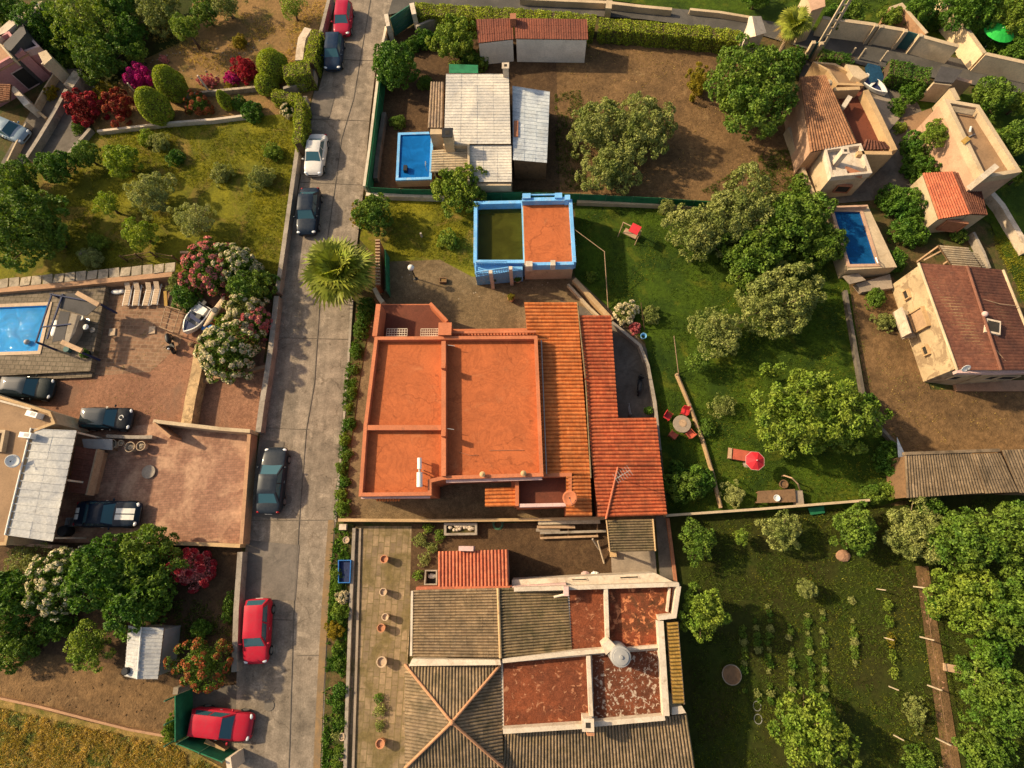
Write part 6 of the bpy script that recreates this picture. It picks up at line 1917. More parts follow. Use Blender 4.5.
# garden shed
H17 = thing('garden_shed', 'small pale grey ribbed metal shed among the trees', 'shed', (*P(145, 655, 0), 0))
roofpart(H17, 'roof_sheet', (141, 627, 2.45), (137, 679, 2.45), (124, 676, 2.2), (128, 625.5, 2.2), 14, 'sheet_cool', amp=.016, rib=True, rows=1, step=0, seed=61)
roofpart(H17, 'roof_sheet', (141.3, 627, 2.45), (137.3, 679, 2.45), (158, 679, 2.15), (164, 628, 2.15), 14, 'sheet_cool', amp=.016, rib=True, rows=1, step=0, seed=62)
M().tube([W(141, 627, 2.5), W(137, 679, 2.5)], .05, 6).build('ridge_cap', mt['plastic_white'], H17)
M().prism(offset(PP([(129, 628), (163, 629), (157, 677.5), (125.5, 675)], 2.1), -.06), 0, 2.05).build('walls', mt['sheet_white'] if False else mt['plastic_grey'], H17)
tag(M().lathe((*P(126, 671, 2.4), 2.2), [(.2, 0), (.24, .3), (.2, .35)], 14).build('tub', mt['black'], base=(*P(126, 671, 2.4), 2.2)), 'dark tub on the corner of the pale metal shed roof', 'tub')
# pool terrace on the left
t = thing('swimming_pool', 'bright turquoise pool with pale rim on a stone deck', 'swimming pool', (*P(10, 330, 0), 0))
dz = .55
oq = PP([(-70, 298), (106, 286), (90, 371), (-70, 379)], dz); iq = PP([(-60, 310), (48.5, 305.5), (38, 351), (-60, 354)], dz)
frame4(M(), [oq[0], oq[3], oq[2], oq[1]], [iq[0], iq[3], iq[2], iq[1]], 0, dz).build('deck', mt['deck_stone'], t)
ring(M(), iq, dz - .1, dz + .05, .28, .28).build('rim', mt['pot_pale'], t)
M().sheet(iq, .1).build('basin_floor', mt['poolblue'], t)
m = M(); m.add([(x, y, .1) for x, y in offset(iq, -.01)] + [(x, y, dz) for x, y in offset(iq, -.01)], [(i, 4 + i, 4 + (i + 1) % 4, (i + 1) % 4) for i in range(4)]).build('basin_walls', mt['poolblue'], t)
M().sheet(iq, dz - .12).build('water', mt['water'], t)
M().strip_wall(PP([(-70, 381), (92, 374)], .25), 0, .25, .5).build('deck_step', mt['deck_stone'], t)

wall('lane_wall', 'low cream wall north of the lane at the top edge', [(520, -2), (560, 0), (606, 2), (640, 6), (672, 9)], .7, .3, 'cream')
wall('lane_wall', 'thin cream wall along the lane left of the white hut', [(690, 9), (720, 12), (756, 18)], .6, .25, 'cream')
wall('gate_pillar', 'square cream pillar in the wall north of the lane', [(606, 4), (612, 4.5)], 1.3, .9, 'cream')

# ================================================================== vegetation
def many(fn, name, group, rows, cat=None):
    for r in rows:
        lab, px, py, rad, kind = r[:5]
        kw = dict(r[5]) if len(r) > 5 else {}
        if cat: kw['cat'] = cat
        fn(name, lab, px, py, rad, kind, group=group, **kw)

many(tree, 'garden_tree', 'trees of the upper left gardens', [
    ('dark leafy tree beside the pink house', 41, 27, 23, 'dark'),
    ('dark tree in the top left corner of the picture', 6, 14, 19, 'dark'),
    ('large open tree with pale bare limbs above the red shrubs', 88, 26, 33, 'bright', dict(bark='bark_pale', cover=1.9)),
    ('dense green tree just below the pale limbed tree', 101, 58, 25, 'mid', dict(rx=24)),
    ('dark shaded tree at the top edge left of the dirt plot', 120, 8, 20, 'dark'),
    ('dark tree between the dense tree and light olive tree', 130, 34, 16, 'dark'),
    ('mid green tree right of the narrow yellow green tree', 205, 12, 14, 'mid'),
    ('light olive tree at the top edge over the dirt plot', 160, 12, 24, 'olive', dict(rx=22)),
    ('narrow yellow green tree right of the light olive tree', 186, 28, 13, 'bright', dict(h=3.2)),
    ('small yellow green tree above the magenta bush', 137, 53, 10, 'bright'),
    ('sparse little tree at the top of the dirt plot near the road wall', 292, 8, 12, 'bright', dict(cover=1.2)),
    ('low olive tree at the top edge in the middle of the dirt plot', 225, 4, 18, 'olive', dict(cover=1.6)),
    ('round bright green tree on the dry lawn', 122, 161, 18, 'lime'),
    ('pale grey green tree in the middle of the dry lawn', 152, 194, 22, 'grey', dict(rx=23)),
    ('green tree at the tip of the paved triangle', 86, 155, 13, 'mid'),
    ('dark tree left of the tree at the paved triangle', 58, 168, 17, 'dark'),
    ('bright leafy tree at the foot of the narrow lane', 16, 182, 22, 'mid'),
    ('very large tree on the left edge above the pool', 26, 226, 42, 'mid', dict(rx=40, h=5.2)),
    ('small bright tree at the right side of the very large tree', 54, 240, 13, 'mid'),
    ('light green tree above the patio stone slabs', 141, 234, 16, 'lime'),
    ('small light tree left of the pale grey green tree', 108, 205, 12, 'lime', dict(cover=1.8)),
    ('thin twiggy grey tree on the lawn above the oleanders', 195, 221, 20, 'grey', dict(cover=1.3)),
])
many(bush, 'bush', 'bushes of the upper left gardens', [
    ('tiny yellow green bush near the lane pillar', 70, 61, 7, 'bright'),
    ('dark scrub between the pink house and the dense tree', 60, 52, 13, 'dark'),
    ('yellow flowering bush inside the narrow lane planter', 52, 94, 9, 'yellow', dict(rx=5)),
    ('crimson shrub next to the paved triangle', 86, 109, 17, 'darkred', dict(hz=1.3, blossom='fl_red')),
    ('dark red shrub between the yellow bush and the front topiary', 120, 107, 15, 'darkred', dict(rx=13, hz=1.3, blossom='fl_rust', bfrac=.15)),
    ('round yellow green bush between the two red shrubs', 106, 92, 9, 'yellow'),
    ('bright magenta bougainvillea beside the topiaries', 141, 78, 12, 'magenta', dict(hz=1.2)),
    ('small red flowering tuft behind the rear topiary', 164, 60, 4, 'pink'),
    ('low pink red flower bed at the foot of a white pole', 208, 81, 5, 'pink', dict(rx=10)),
    ('round crimson shrub at the right end of the flower border', 246, 71, 11, 'red', dict(hz=1.3)),
    ('low magenta shrub left of the round crimson shrub', 231, 79, 6, 'magenta', dict(rx=9)),
    ('rusty red thorny shrub on the garden path', 199, 105, 11, 'rust', dict(blossom='fl_rust', bfrac=.5)),
    ('small yellow blooming plant beside the pear shaped topiary', 231, 86, 5, 'yellow'),
    ('dark green bush at the right end of the pale kerb', 252, 112, 10, 'dark'),
    ('dark bush between the pear topiary and the kerb end', 239, 104, 7, 'dark'),
    ('small dark shrub on the dry lawn', 176, 158, 8, 'dark'),
    ('twiggy grey shrub on the dry lawn near the kerb', 159, 143, 9, 'grey'),
    ('light green shrub at the kerb left of the twiggy grey shrub', 147, 139, 8, 'lime'),
    ('low dark mound on the lawn near the road wall', 222, 174, 10, 'olive'),
    ('small round green shrub on the paved triangle', 78, 128, 6, 'mid'),
    ('silvery shrub above the patio stone slabs', 92, 259, 11, 'grey'),
    ('small bright bush beside the silvery shrub', 98, 243, 9, 'bright'),
    ('yellowish bush on the bare earth near the road hedge', 240, 42, 7, 'yellow'),
    ('pale flowering bush beside the thin clipped hedge', 288, 110, 7, 'rust', dict(blossom='fl_white', bfrac=.3)),
    ('low green bush on the lawn at the road wall', 273, 152, 9, 'bright'),
    ('green bush on the lawn beside the parked white sedan', 262, 178, 12, 'olive'),
    ('small bush at the patio end of the lawn', 205, 246, 8, 'olive'),
])
# oleanders by the road
many(bush, 'oleander', 'flowering shrubs beside the road', [
    ('oleander with cream and red flowers next to the sunbeds', 209, 271, 25, 'mid', dict(rx=27, blossom='fl_pink', bfrac=.55, hz=1.8)),
    ('oleander with cream flowers at the top right of the group', 238, 266, 20, 'mid', dict(blossom='fl_white', bfrac=.45, hz=1.8)),
    ('plain green shrub in the oleander group', 252, 289, 20, 'mid', dict(hz=1.8)),
    ('oleander with pale flowers behind the kayak', 246, 313, 19, 'olive', dict(blossom='fl_white', bfrac=.4, hz=1.7)),
    ('oleander with pink flowers near the road wall', 258, 324, 13, 'mid', dict(blossom='fl_pink', bfrac=.8, hz=1.5)),
    ('big round oleander with white flowers at the lower end', 229, 351, 28, 'mid', dict(rx=32, blossom='fl_white', bfrac=.45, hz=2.0)),
    ('small bright shrub beside the kayak', 222, 321, 8, 'bright'),
    ('dark shrub between sunbeds and boat', 187, 297, 14, 'dark'),
    ('brownish shrub at the end of the stone slabs', 178, 283, 10, 'olive'),
])
many(tree, 'garden_tree', 'trees of the lower left garden', [
    ('tree covered with cream flowers below the canopy', 62, 580, 31, 'mid', dict(blossom='fl_white', bfrac=.4)),
    ('dark green tree in the middle of the lower left grove', 105, 572, 33, 'dark', dict(h=4.2)),
    ('leafy green tree along the courtyard wall', 148, 560, 34, 'mid', dict(rx=36)),
    ('dark tree above the pale garden shed', 140, 600, 30, 'dark', dict(rx=36)),
    ('dark mass of a tree on the left edge below the canopy', 10, 600, 30, 'dark'),
    ('dry twiggy tree under the canopy edge', 28, 560, 18, 'olive', dict(cover=1.2)),
    ('yellowish tree with pale limbs left of the garden shed', 90, 646, 22, 'bright', dict(bark='bark_pale', cover=2.0)),
    ('rust coloured tree beside the parking bay', 203, 664, 25, 'rust', dict(rx=28, blossom='fl_rust', bfrac=.2)),
])
many(bush, 'bush', 'bushes of the lower left garden', [
    ('crimson bougainvillea at the courtyard corner', 190, 568, 20, 'pink', dict(rx=25, hz=1.5, blossom='fl_red', bfrac=.6)),
    ('rounded green bush on the left edge above the dirt strip', 17, 644, 21, 'mid', dict(rx=24)),
    ('small green bush above the rust coloured tree', 201, 629, 9, 'dark'),
    ('slim green bush against the road wall', 229, 607, 14, 'mid', dict(rx=6)),
    ('green climber at the pillar of the green screen', 170, 728, 14, 'bright', dict(rx=5)),
    ('low dark shrub below the white flowered tree', 55, 622, 16, 'dark'),
])
# clipped greenery
hedge('clipped_hedge', 'clipped hedge arm running down to the road wall', [(316, 31), (308, 62)], .95, 1.7)
hedge('clipped_hedge', 'clipped hedge arm between road wall and hedge ball', [(309, 66), (283, 71)], 1.4, 1.9)
topiary('topiary_ball', 'big clipped ball at the end of the hedge', (*P(274, 68, .9), 0), 1.35, 2.5, cone=.1)
topiary('topiary_ball', 'smaller clipped ball below the big hedge ball', (*P(267, 85, .7), 0), 1.0, 1.7, cone=.1)
hedge('clipped_hedge', 'low clipped hedge below the smaller ball', [(273, 93), (297, 98)], .9, 1.2)
hedge('clipped_hedge', 'narrow bright hedge on top of the road wall', [(299, 98), (297, 142)], .75, 1.9)
for lab, b_, t_, r_ in (('front bright topiary cone between the red shrubs', (165, 119), (151, 83), 1.30), ('rear darker topiary cone', (180, 96), (163, 65), 1.25)):
    b3 = W(*b_, 0)
    hh = min(((W(*t_, h) - Vector((b3.x, b3.y, h))).length, h) for h in [.5 + .1 * i for i in range(60)])[1]
    topiary('topiary_cone', lab, (b3.x, b3.y, 0), r_, min(hh, 4.6) , cone=.12)
topiary('topiary_cone', 'small pear shaped topiary on the garden path', (*P(230, 108, 0), 0), .6, 1.9, cone=.3)
hedge('lane_hedge', 'long clipped hedge along the lane right of the gate', [(415, 8), (480, 12), (512, 14), (560, 17), (595, 21)], 1.3, 1.7)
hedge('lane_hedge', 'clipped hedge along the lane above the tilled plot', [(600, 23), (650, 27), (700, 31), (740, 36)], 1.2, 1.5)
hedge('garden_hedge', 'hedge between lane and tan outbuilding', [(822, 52), (850, 58), (846, 63)], .8, 1.3, 'lf_dark')
hedge('garden_hedge', 'dark hedge by the blue grey canopy', [(890, 66), (910, 70), (930, 76)], 1.6, 1.5, 'lf_dark')
# middle
many(tree, 'garden_tree', 'trees between road and tilled plot', [
    ('round dark citrus tree on the right side of the road', 395, 68, 23, 'dark', dict(h=3.4)),
    ('yellow green citrus tree beside the white shed', 455, 42, 23, 'bright', dict(rx=25)),
    ('spreading light tree over the net fence behind the blue pool house', 461, 190, 25, 'bright', dict(rx=32)),
    ('green tree at the palm beside the road', 374, 214, 22, 'mid', dict(rx=18)),
    ('left olive tree on the tilled plot', 598, 128, 30, 'olive'),
    ('right olive tree on the tilled plot', 640, 128, 35, 'olive', dict(bark='bark_pale')),
    ('lower olive tree on the tilled plot', 611, 170, 27, 'olive', dict(rx=32)),
    ('huge round dense tree on the right of the tilled plot', 752, 92, 50, 'mid', dict(rx=46, h=6.0)),
], )
many(bush, 'bush', 'bushes in the middle gardens', [
    ('yellow green shrub row left of the huge round tree', 697, 82, 20, 'yellow', dict(rx=10, blossom=None)),
    ('slender light sapling on the side lawn', 448, 240, 10, 'bright'),
    ('dark shrub by the white shed door', 470, 60, 10, 'dark'),
    ('low green shrub in the shed yard', 425, 83, 7, 'mid'),
    ('green plant at the blue pool corner', 398, 122, 7, 'mid'),
    ('ivy like bush between palm and orange house', 366, 312, 15, 'dark', dict(rx=9)),
    ('bush on the verge just below the palm', 361, 330, 10, 'mid', dict(rx=7)),
    ('dry yellow shrub at the road beside the green tree', 357, 215, 14, 'yellow', dict(rx=6, cover=1.6)),
    ('dark bush in the shed yard north corner', 425, 40, 10, 'dark'),
    ('dark bush between the citrus tree and green awning', 480, 62, 9, 'mid'),
    ('bush at the grey wall inside the yard gate', 412, 46, 8, 'dark'),
])
fan_palm('fan_palm', 'large fan palm at the road edge with a full green crown', 339, 271, 42, 3.2, 140)
fan_palm('fan_palm', 'tall fan palm with dry hanging skirt at the lane', 794, 24, 22, 4.6, 60, 30)
# right lawn
many(tree, 'garden_tree', 'trees of the back lawn', [
    ('leftmost tree of the big group on the lawn', 698, 232, 31, 'olive'),
    ('upper tree of the big group on the lawn', 738, 214, 40, 'olive', dict(rx=42)),
    ('right tree of the big group near the navy pool', 795, 222, 36, 'mid'),
    ('lower middle tree of the big group on the lawn', 752, 258, 34, 'mid', dict(h=3.4)),
    ('dark tree of the big group beside the navy pool wall', 823, 246, 22, 'mid'),
    ('olive tree standing alone below the big group', 780, 302, 40, 'olive', dict(rx=44)),
    ('thin leafed olive tree near the diagonal pole fence', 717, 333, 27, 'olive', dict(rx=30, cover=1.7, bark='bark_pale')),
    ('large light olive tree above the parasol', 811, 414, 51, 'bright', dict(rx=66, h=4.8)),
    ('small sapling below the thin leafed olive tree', 697, 362, 12, 'mid', dict(cover=1.6)),
    ('tiny tree by the net fence on the lawn corner', 666, 207, 8, 'olive'),
])
many(bush, 'bush', 'bushes of the back lawn', [
    ('pale flowering shrub at the corner of the tiled wing', 626, 313, 11, 'grey', dict(blossom='fl_white', bfrac=.3)),
    ('faded pink shrub next to the pale flowering shrub', 635, 328, 6, 'pink'),
    ('small light bush on the lawn beside the blue pool house', 592, 277, 6, 'bright'),
    ('light bush beside the blue bucket', 651, 315, 9, 'olive'),
    ('spiky pale plant below the table at the wall', 733, 494, 14, 'grey', dict(rx=10, cover=1.5)),
    ('dark leafy bush at the lower corner of the red tiled roof', 684, 486, 16, 'mid', dict(rx=20)),
    ('leafy bush along the roof edge below the chairs', 676, 470, 10, 'dark', dict(rx=8)),
    ('leafy patch left of the diagonal log fence', 700, 480, 14, 'dark'),
    ('small green bush right of the diagonal log fence', 706, 428, 10, 'mid', dict(rx=8, cover=1.6)),
    ('loose bush between fence and light olive tree', 722, 406, 12, 'olive', dict(cover=1.0)),
    ('dark bush beside the loose roofing sheet', 889, 460, 18, 'dark', dict(rx=13)),
    ('banana like bright plant near the garden wall end', 888, 490, 9, 'bright'),
    ('green bush left of the banana like plant', 872, 494, 10, 'mid'),
    ('bush under the light olive tree right edge', 868, 405, 13, 'dark', dict(rx=9)),
])
many(tree, 'fruit_tree', 'fruit trees of the vegetable garden', [
    ('bright tree at the white corner of the brown tiled house', 703, 612, 26, 'bright', dict(rx=22, h=4.4)),
    ('green tree beside the red kerb and path', 697, 541, 22, 'mid', dict(rx=17, cover=2)),
    ('pale thin tree under the long pale wall', 781, 531, 18, 'olive', dict(rx=24, cover=1.6)),
    ('dense green tree near the wall end', 855, 530, 24, 'mid', dict(rx=22)),
    ('tiny light tree beyond the vegetable rows', 806, 588, 10, 'olive'),
    ('large light tree at the bottom of the vegetable garden', 810, 731, 38, 'bright', dict(rx=42, cover=2.3)),
    ('tiny bright sapling under the pale wall', 741, 537, 8, 'bright'),
    ('yellowish olive tree at the head of the earth path', 913, 531, 31, 'olive', dict(rx=28, bark='bark_pale')),
])
many(tree, 'orchard_tree', 'trees of the orchard at the right edge', [
    ('green orchard tree below the long shed', 962, 541, 32, 'mid', dict(h=4.2)),
    ('orchard tree at the right edge below the long shed', 1006, 536, 31, 'mid', dict(h=4.4)),
    ('bright orchard tree right of the path posts', 968, 598, 34, 'bright', dict(h=4.0)),
    ('large orchard tree at the right edge', 1012, 608, 36, 'mid', dict(h=4.8)),
    ('shaded orchard tree over the trench', 990, 650, 20, 'dark'),
    ('orchard tree at the right edge near the lower right corner', 1000, 702, 36, 'mid', dict(h=4.2)),
    ('orchard tree at the very bottom right', 984, 752, 25, 'mid'),
    ('small tree against the shed wall in the orchard', 930, 505, 12, 'dark'),
])
many(bush, 'bush', 'bushes of the orchard and gardens', [
    ('low bush beside the earth path posts', 933, 608, 12, 'dark', dict(rx=7)),
    ('low weeds below the orchard trench', 962, 668, 12, 'mid', dict(rx=9)),
    ('ragged shrub along the earth path near the bottom', 915, 712, 16, 'olive', dict(rx=10, cover=1.2)),
    ('bottom shrub left of the earth path', 917, 760, 14, 'mid', dict(cover=1.4)),
])
# upper right
many(tree, 'garden_tree', 'trees of the upper right gardens', [
    ('round citrus tree against the tall tan house', 935, 134, 13, 'bright', dict(h=3.6)),
    ('green tree behind the tall tan house near the lane', 992, 97, 20, 'mid'),
    ('small bright tree at the right edge behind the tan house', 1018, 104, 12, 'bright'),
    ('light tree at the right edge of the side garden', 1014, 140, 20, 'mid'),
    ('small tree on the right edge below the light tree', 1020, 176, 10, 'bright'),
    ('deep green tree left of the green canvas', 968, 10, 27, 'dark', dict(h=4)),
    ('yellow green tree at the top right corner', 1016, 14, 22, 'bright', dict(h=4)),
    ('dark tree behind the last lane wall', 1018, 52, 14, 'dark'),
    ('round tree left of the ladder pole', 850, 14, 14, 'mid'),
    ('dark tree right of the gatehouse', 834, 18, 12, 'dark'),
    ('palm like green tree behind the narrow teal gate', 890, 17, 11, 'bright'),
    ('dark tree between lane walls at the top', 918, 12, 16, 'dark'),
    ('dark tree at the top edge left of the fan palm', 757, -4, 14, 'dark'),
])
many(bush, 'bush', 'bushes of the upper right gardens', [
    ('green bush strip along the pale wall of the tilled plot', 800, 190, 18, 'mid', dict(rx=9)),
    ('dark bush under the round citrus tree', 915, 148, 14, 'dark'),
    ('big leafed dark bush beside the red tiled cottage', 920, 170, 15, 'dark', dict(rx=18)),
    ('dark bush in front of the cottage wall', 905, 205, 18, 'dark'),
    ('dense bush right of the navy pool terrace', 908, 232, 16, 'dark'),
    ('bright broad leafed plant above the brown roof corner', 921, 238, 7, 'bright'),
    ('bush behind the navy pool terrace', 890, 200, 14, 'dark'),
    ('low bush below the navy pool steps', 875, 298, 10, 'mid'),
    ('small scrub in the dirt plot by the brown house', 885, 322, 8, 'olive', dict(rx=13)),
    ('bush between navy pool and brown roof wall', 893, 262, 12, 'dark'),
    ('bush at the cottage corner by the pergola', 958, 235, 8, 'mid'),
    ('green scrub beside the concrete terrace', 897, 108, 10, 'dark', dict(rx=7)),
    ('dark scrub south of the hedge by the canopy', 912, 92, 12, 'dark'),
    ('small plant beside the concrete terrace end', 900, 128, 6, 'bright'),
    ('dark bushes at the foot of the fan palm by the lane', 790, 62, 14, 'dark'),
    ('dark bush at the foot of the green canvas', 993, 46, 12, 'dark'),
    ('scrub behind the corner of the forked lane wall', 935, 22, 10, 'mid'),
])
# vegetable rows
ORD = ('first', 'second', 'third', 'fourth', 'fifth', 'sixth', 'seventh')
for k, (x0, y0, x1, y1) in enumerate(((742, 600, 744, 690), (755, 606, 757, 700), (768, 606, 770, 700), (789, 620, 792, 694), (806, 615, 811, 694), (822, 612, 824, 694), (850, 600, 856, 690))):
    SEED[0] += 1
    rng = np.random.RandomState(SEED[0])
    t = thing('vegetable_row', '%s vegetable row counted from the brown tiled house' % ORD[k], 'vegetables', (*P(x0, y0), 0), 'vegetable rows')
    for i in range(14):
        f_ = i / 13
        c = P(x0 + (x1 - x0) * f_ + rng.normal() * .8, y0 + (y1 - y0) * f_)
        if rng.rand() < (.35 if k in (0, 1, 6) else .12): continue
        r_ = rng.uniform(.14, .27)
        foliage(t, 'plant', (*c, r_ * .6), (r_, r_, r_), 'rust' if k == 4 and i > 8 else 'grey' if i % 3 == 0 else 'mid', rng, cover=1.4)
# trellis row
fence('bean_trellis', 'row of pale posts beside the bean plants in the vegetable garden', [(885, 590), (893, 640), (898, 690), (903, 740)], 1.0, 2.2, None, 'post', 0, .03)
for lab, x, y, r_ in (('topmost bean clump of the row between the pale posts', 887, 605, 9), ('yellow bean clump in the middle of the bean row', 891, 640, 9), ('bean clump at the lower end of the bean row', 894, 672, 8), ('green bean clump just above the yellow one', 889, 622, 8), ('green bean clump just below the yellow one', 892, 656, 7)):
    bush('bean_plant', lab, x, y, r_ * .8, 'yellow' if y == 640 else 'bright', rx=4.5, cover=1.0, group='bean plants between the posts')
# verge plants
for i, (x, y, r_, kd) in enumerate(((352, 392, 5, 'mid'), (348, 408, 4, 'bright'), (350, 424, 6, 'dark'), (345, 440, 6, 'bright'), (347, 455, 5, 'mid'), (342, 468, 6, 'mid'), (345, 482, 5, 'dark'), (341, 494, 6, 'bright'), (343, 508, 8, 'bright'), (356, 352, 6, 'dark'), (353, 370, 5, 'mid'))):
    bush('verge_plant', 'small green plant in the planted verge beside the orange house', x, y, r_, kd, cat='plant', group='plants in the verge along the road')
for i, (x, y, r_, kd) in enumerate(((337, 574, 6, 'mid'), (338, 648, 6, 'bright'), (338, 664, 5, 'mid'), (341, 690, 7, 'dark'), (338, 706, 6, 'dark'), (341, 722, 6, 'mid'), (337, 735, 5, 'grey'), (340, 752, 6, 'mid'), (338, 585, 5, 'dark'), (338, 764, 6, 'bright'))):
    bush('bed_plant', 'low leafy plant in the flower bed along the slab patio', x, y, r_, kd, cat='plant', group='plants in the slab patio flower bed')
bush('flower_bush', 'white flowering ball in the flower bed', 343, 597, 6, 'grey', blossom='fl_white', bfrac=1.2)
bush('flower_bush', 'bright green ball below the white flowering ball', 340, 612, 9, 'bright')
bush('flower_bush', 'golden yellow bush leaning over the kerb', 334, 631, 9, 'yellow', rx=8)
for i, (x, y, r_, kd) in enumerate(((420, 540, 7, 'olive'), (432, 548, 6, 'olive'), (424, 560, 6, 'grey'), (418, 575, 5, 'bright'), (440, 536, 6, 'mid'), (428, 528, 5, 'bright'), (380, 710, 6, 'olive'), (379, 698, 5, 'mid'), (380, 725, 5, 'olive'))):
    bush('weed_clump', 'weedy clump growing between the patio slabs', x, y, r_, kd, cat='weeds', group='weeds on the slab patio', cover=1.4)

# ground cover
grass('lawn_grass', [(96, 133), (250, 119), (304, 114), (276, 284), (180, 270), (120, 270), (60, 276), (60, 200)], 15000, 'lf_drygrass', .17, 11, .42, 2.5, 3, .045, label='dry lawn grass in patches')
grass('lawn_grass', [(576, 205), (830, 210), (855, 300), (876, 420), (900, 440), (905, 495), (872, 503), (672, 510), (660, 415), (648, 342), (580, 277)], 20000, 'lf_grass', .18, 12, .38, 2.2, 3, .045, label='green lawn grass below the olive trees')
grass('lawn_grass', [(384, 202), (474, 202), (474, 272), (432, 258), (390, 256)], 4500, 'lf_drygrass', .15, 13, .35, 1.5, 3, .045, label='grass of the side lawn')
grass('garden_weeds', [(684, 522), (872, 506), (908, 505), (928, 600), (950, 770), (692, 770), (690, 600)], 15000, 'lf_darkgrass', .2, 14, .42, 1.6, 3, .05, label='weeds covering the vegetable garden')
grass('field_weeds', [(-10, 706), (90, 728), (168, 744), (222, 770), (222, 800), (-10, 800)], 9000, 'lf_straw', .3, 15, .38, 1.1, 4, .06, spread=1.1, label='straw coloured weeds of the field')
grass('field_weeds', [(-10, 706), (90, 728), (168, 744), (222, 770), (222, 800), (-10, 800)], 3500, 'lf_olive', .26, 16, .55, 1.4, 4, .06, spread=1.0, label='green weeds of the field')
grass('plot_weeds', [(100, 20), (330, 0), (314, 60), (250, 82), (180, 60)], 3500, 'lf_straw', .2, 17, .5, 1.8, 3, .05, label='dry stubble on the dirt plot')
grass('orchard_weeds', [(910, 500), (1040, 500), (1060, 780), (965, 780), (930, 600)], 9000, 'lf_darkgrass', .22, 18, .4, 1.6, 3, .05, label='weeds under the orchard trees')
grass('plot_edge_weeds', [(770, 150), (800, 150), (820, 205), (740, 200), (700, 192)], 2500, 'lf_grass', .2, 19, .45, 1.2, 3, .05, label='weeds at the edge of the tilled plot')
grass('plot_edge_weeds', [(555, 95), (580, 90), (600, 190), (556, 190)], 2000, 'lf_darkgrass', .2, 20, .45, 1.2, 3, .05, label='weeds beside the bluish roof')
grass('side_weeds', [(985, 225), (1040, 260), (1060, 330), (1030, 320), (1005, 268)], 2500, 'lf_drygrass', .2, 21, .45, 1.2, 3, .05, label='weeds in the garden behind the brown roof')
grass('far_weeds', [(640, -20), (1060, -20), (1060, 60), (960, 40), (830, 8), (700, -2)], 3000, 'lf_grass', .3, 22, .4, 1.6, 3, .07, label='greenery beyond the lane walls')
grass('slab_weeds', [(358, 530), (412, 530), (404, 768), (346, 768)], 6000, 'lf_olive', .09, 23, .47, .8, 3, .04, label='moss and weeds in the patio joints')
grass('soil_weeds', [(100, 600), (234, 600), (232, 680), (190, 690), (120, 640)], 2000, 'lf_darkgrass', .2, 24, .5, 1.2, 3, .05, label='weeds under the lower left trees')
grass('plot_weeds', [(868, 300), (895, 290), (925, 385), (1020, 395), (1020, 445), (910, 450), (880, 410)], 1500, 'lf_straw', .14, 25, .6, 1.2, 3, .05, label='stubble on the dirt by the brown house')
stones('clods', [(562, 60), (738, 50), (780, 110), (800, 190), (640, 190), (600, 110)], 2600, 'dirt', .055, 31, 'clods of earth on the tilled plot', 'earth')
stones('rubble', [(130, 60), (300, 30), (300, 78), (180, 80)], 120, 'stone', .07, 32, 'loose stones on the dirt plot')
stones('rubble', [(0, 660), (160, 680), (165, 728), (0, 695)], 120, 'dirt', .06, 33, 'pebbles on the dirt strip')
stones('rubble', [(870, 400), (1020, 395), (1020, 445), (910, 450)], 90, 'dirt', .08, 34, 'pebbles on the dirt by the brown house')
stones('litter', [(700, 520), (870, 512), (900, 640), (930, 760), (700, 760)], 90, 'pot_pale', .045, 35, 'pale specks of litter in the vegetable garden', 'litter')

grass('bed_plants', [(333, 528), (350, 528), (343, 790), (321, 790)], 1300, 'lf_dark', .32, 41, .45, .9, 5, .11, spread=.9, label='dense low plants filling the flower bed')
grass('verge_plants', [(346, 375), (358, 320), (364, 322), (354, 400), (347, 450), (343, 520), (335, 520)], 700, 'lf_dark', .3, 42, .54, .9, 5, .11, spread=.9, label='dense low plants of the road verge')
stones('path_stones', [(916, 572), (926, 572), (956, 775), (946, 775)], 420, 'pathred', .10, 43, 'stones and clods along the earth path', 'stones', 0.1)

grass('wall_foot_weeds', [(300, 100), (306, 100), (282, 280), (277, 280)], 500, 'lf_grass', .16, 44, .4, .8, 3, .05, label='weeds at the foot of the road wall')
grass('patio_weeds', [(60, 372), (100, 374), (108, 290), (176, 280), (196, 300), (196, 420), (150, 424)], 700, 'lf_olive', .08, 45, .62, .9, 3, .04, label='tufts of weed in the red clay paving')
grass('litter_leaves', [(384, 262), (560, 276), (640, 345), (655, 400), (600, 420), (520, 300), (400, 300)], 900, 'lf_straw', .07, 46, .5, .9, 2, .05, spread=2.0, label='fallen leaves on the bare yard')
stones('pebbles', [(388, 264), (470, 276), (570, 282), (520, 300), (440, 300), (400, 300)], 120, 'stone', .05, 47, 'pebbles on the bare yard', thr=.45)

grass('dry_weeds', [(560, 50), (740, 46), (800, 130), (815, 200), (620, 195), (562, 100)], 900, 'lf_straw', .13, 48, .52, 1.4, 3, .05, spread=1.2, label='dry weeds scattered on the tilled plot')
grass('edge_weeds', [(556, 46), (600, 34), (742, 42), (742, 50), (600, 46), (560, 60)], 700, 'lf_grass', .2, 49, .42, .9, 3, .05, label='weeds along the sandstone wall of the tilled plot')
grass('road_edge_weeds', [(276, 345), (280, 345), (257, 500), (240, 690), (236, 690), (253, 500)], 450, 'lf_olive', .12, 50, .5, .8, 3, .05, label='weeds along the left edge of the road')
grass('yard_weeds', [(868, 300), (895, 285), (900, 300), (925, 390), (1020, 395), (1020, 402), (915, 398), (880, 420)], 500, 'lf_olive', .14, 51, .5, .8, 3, .05, label='weeds along the walls of the brown house plot')

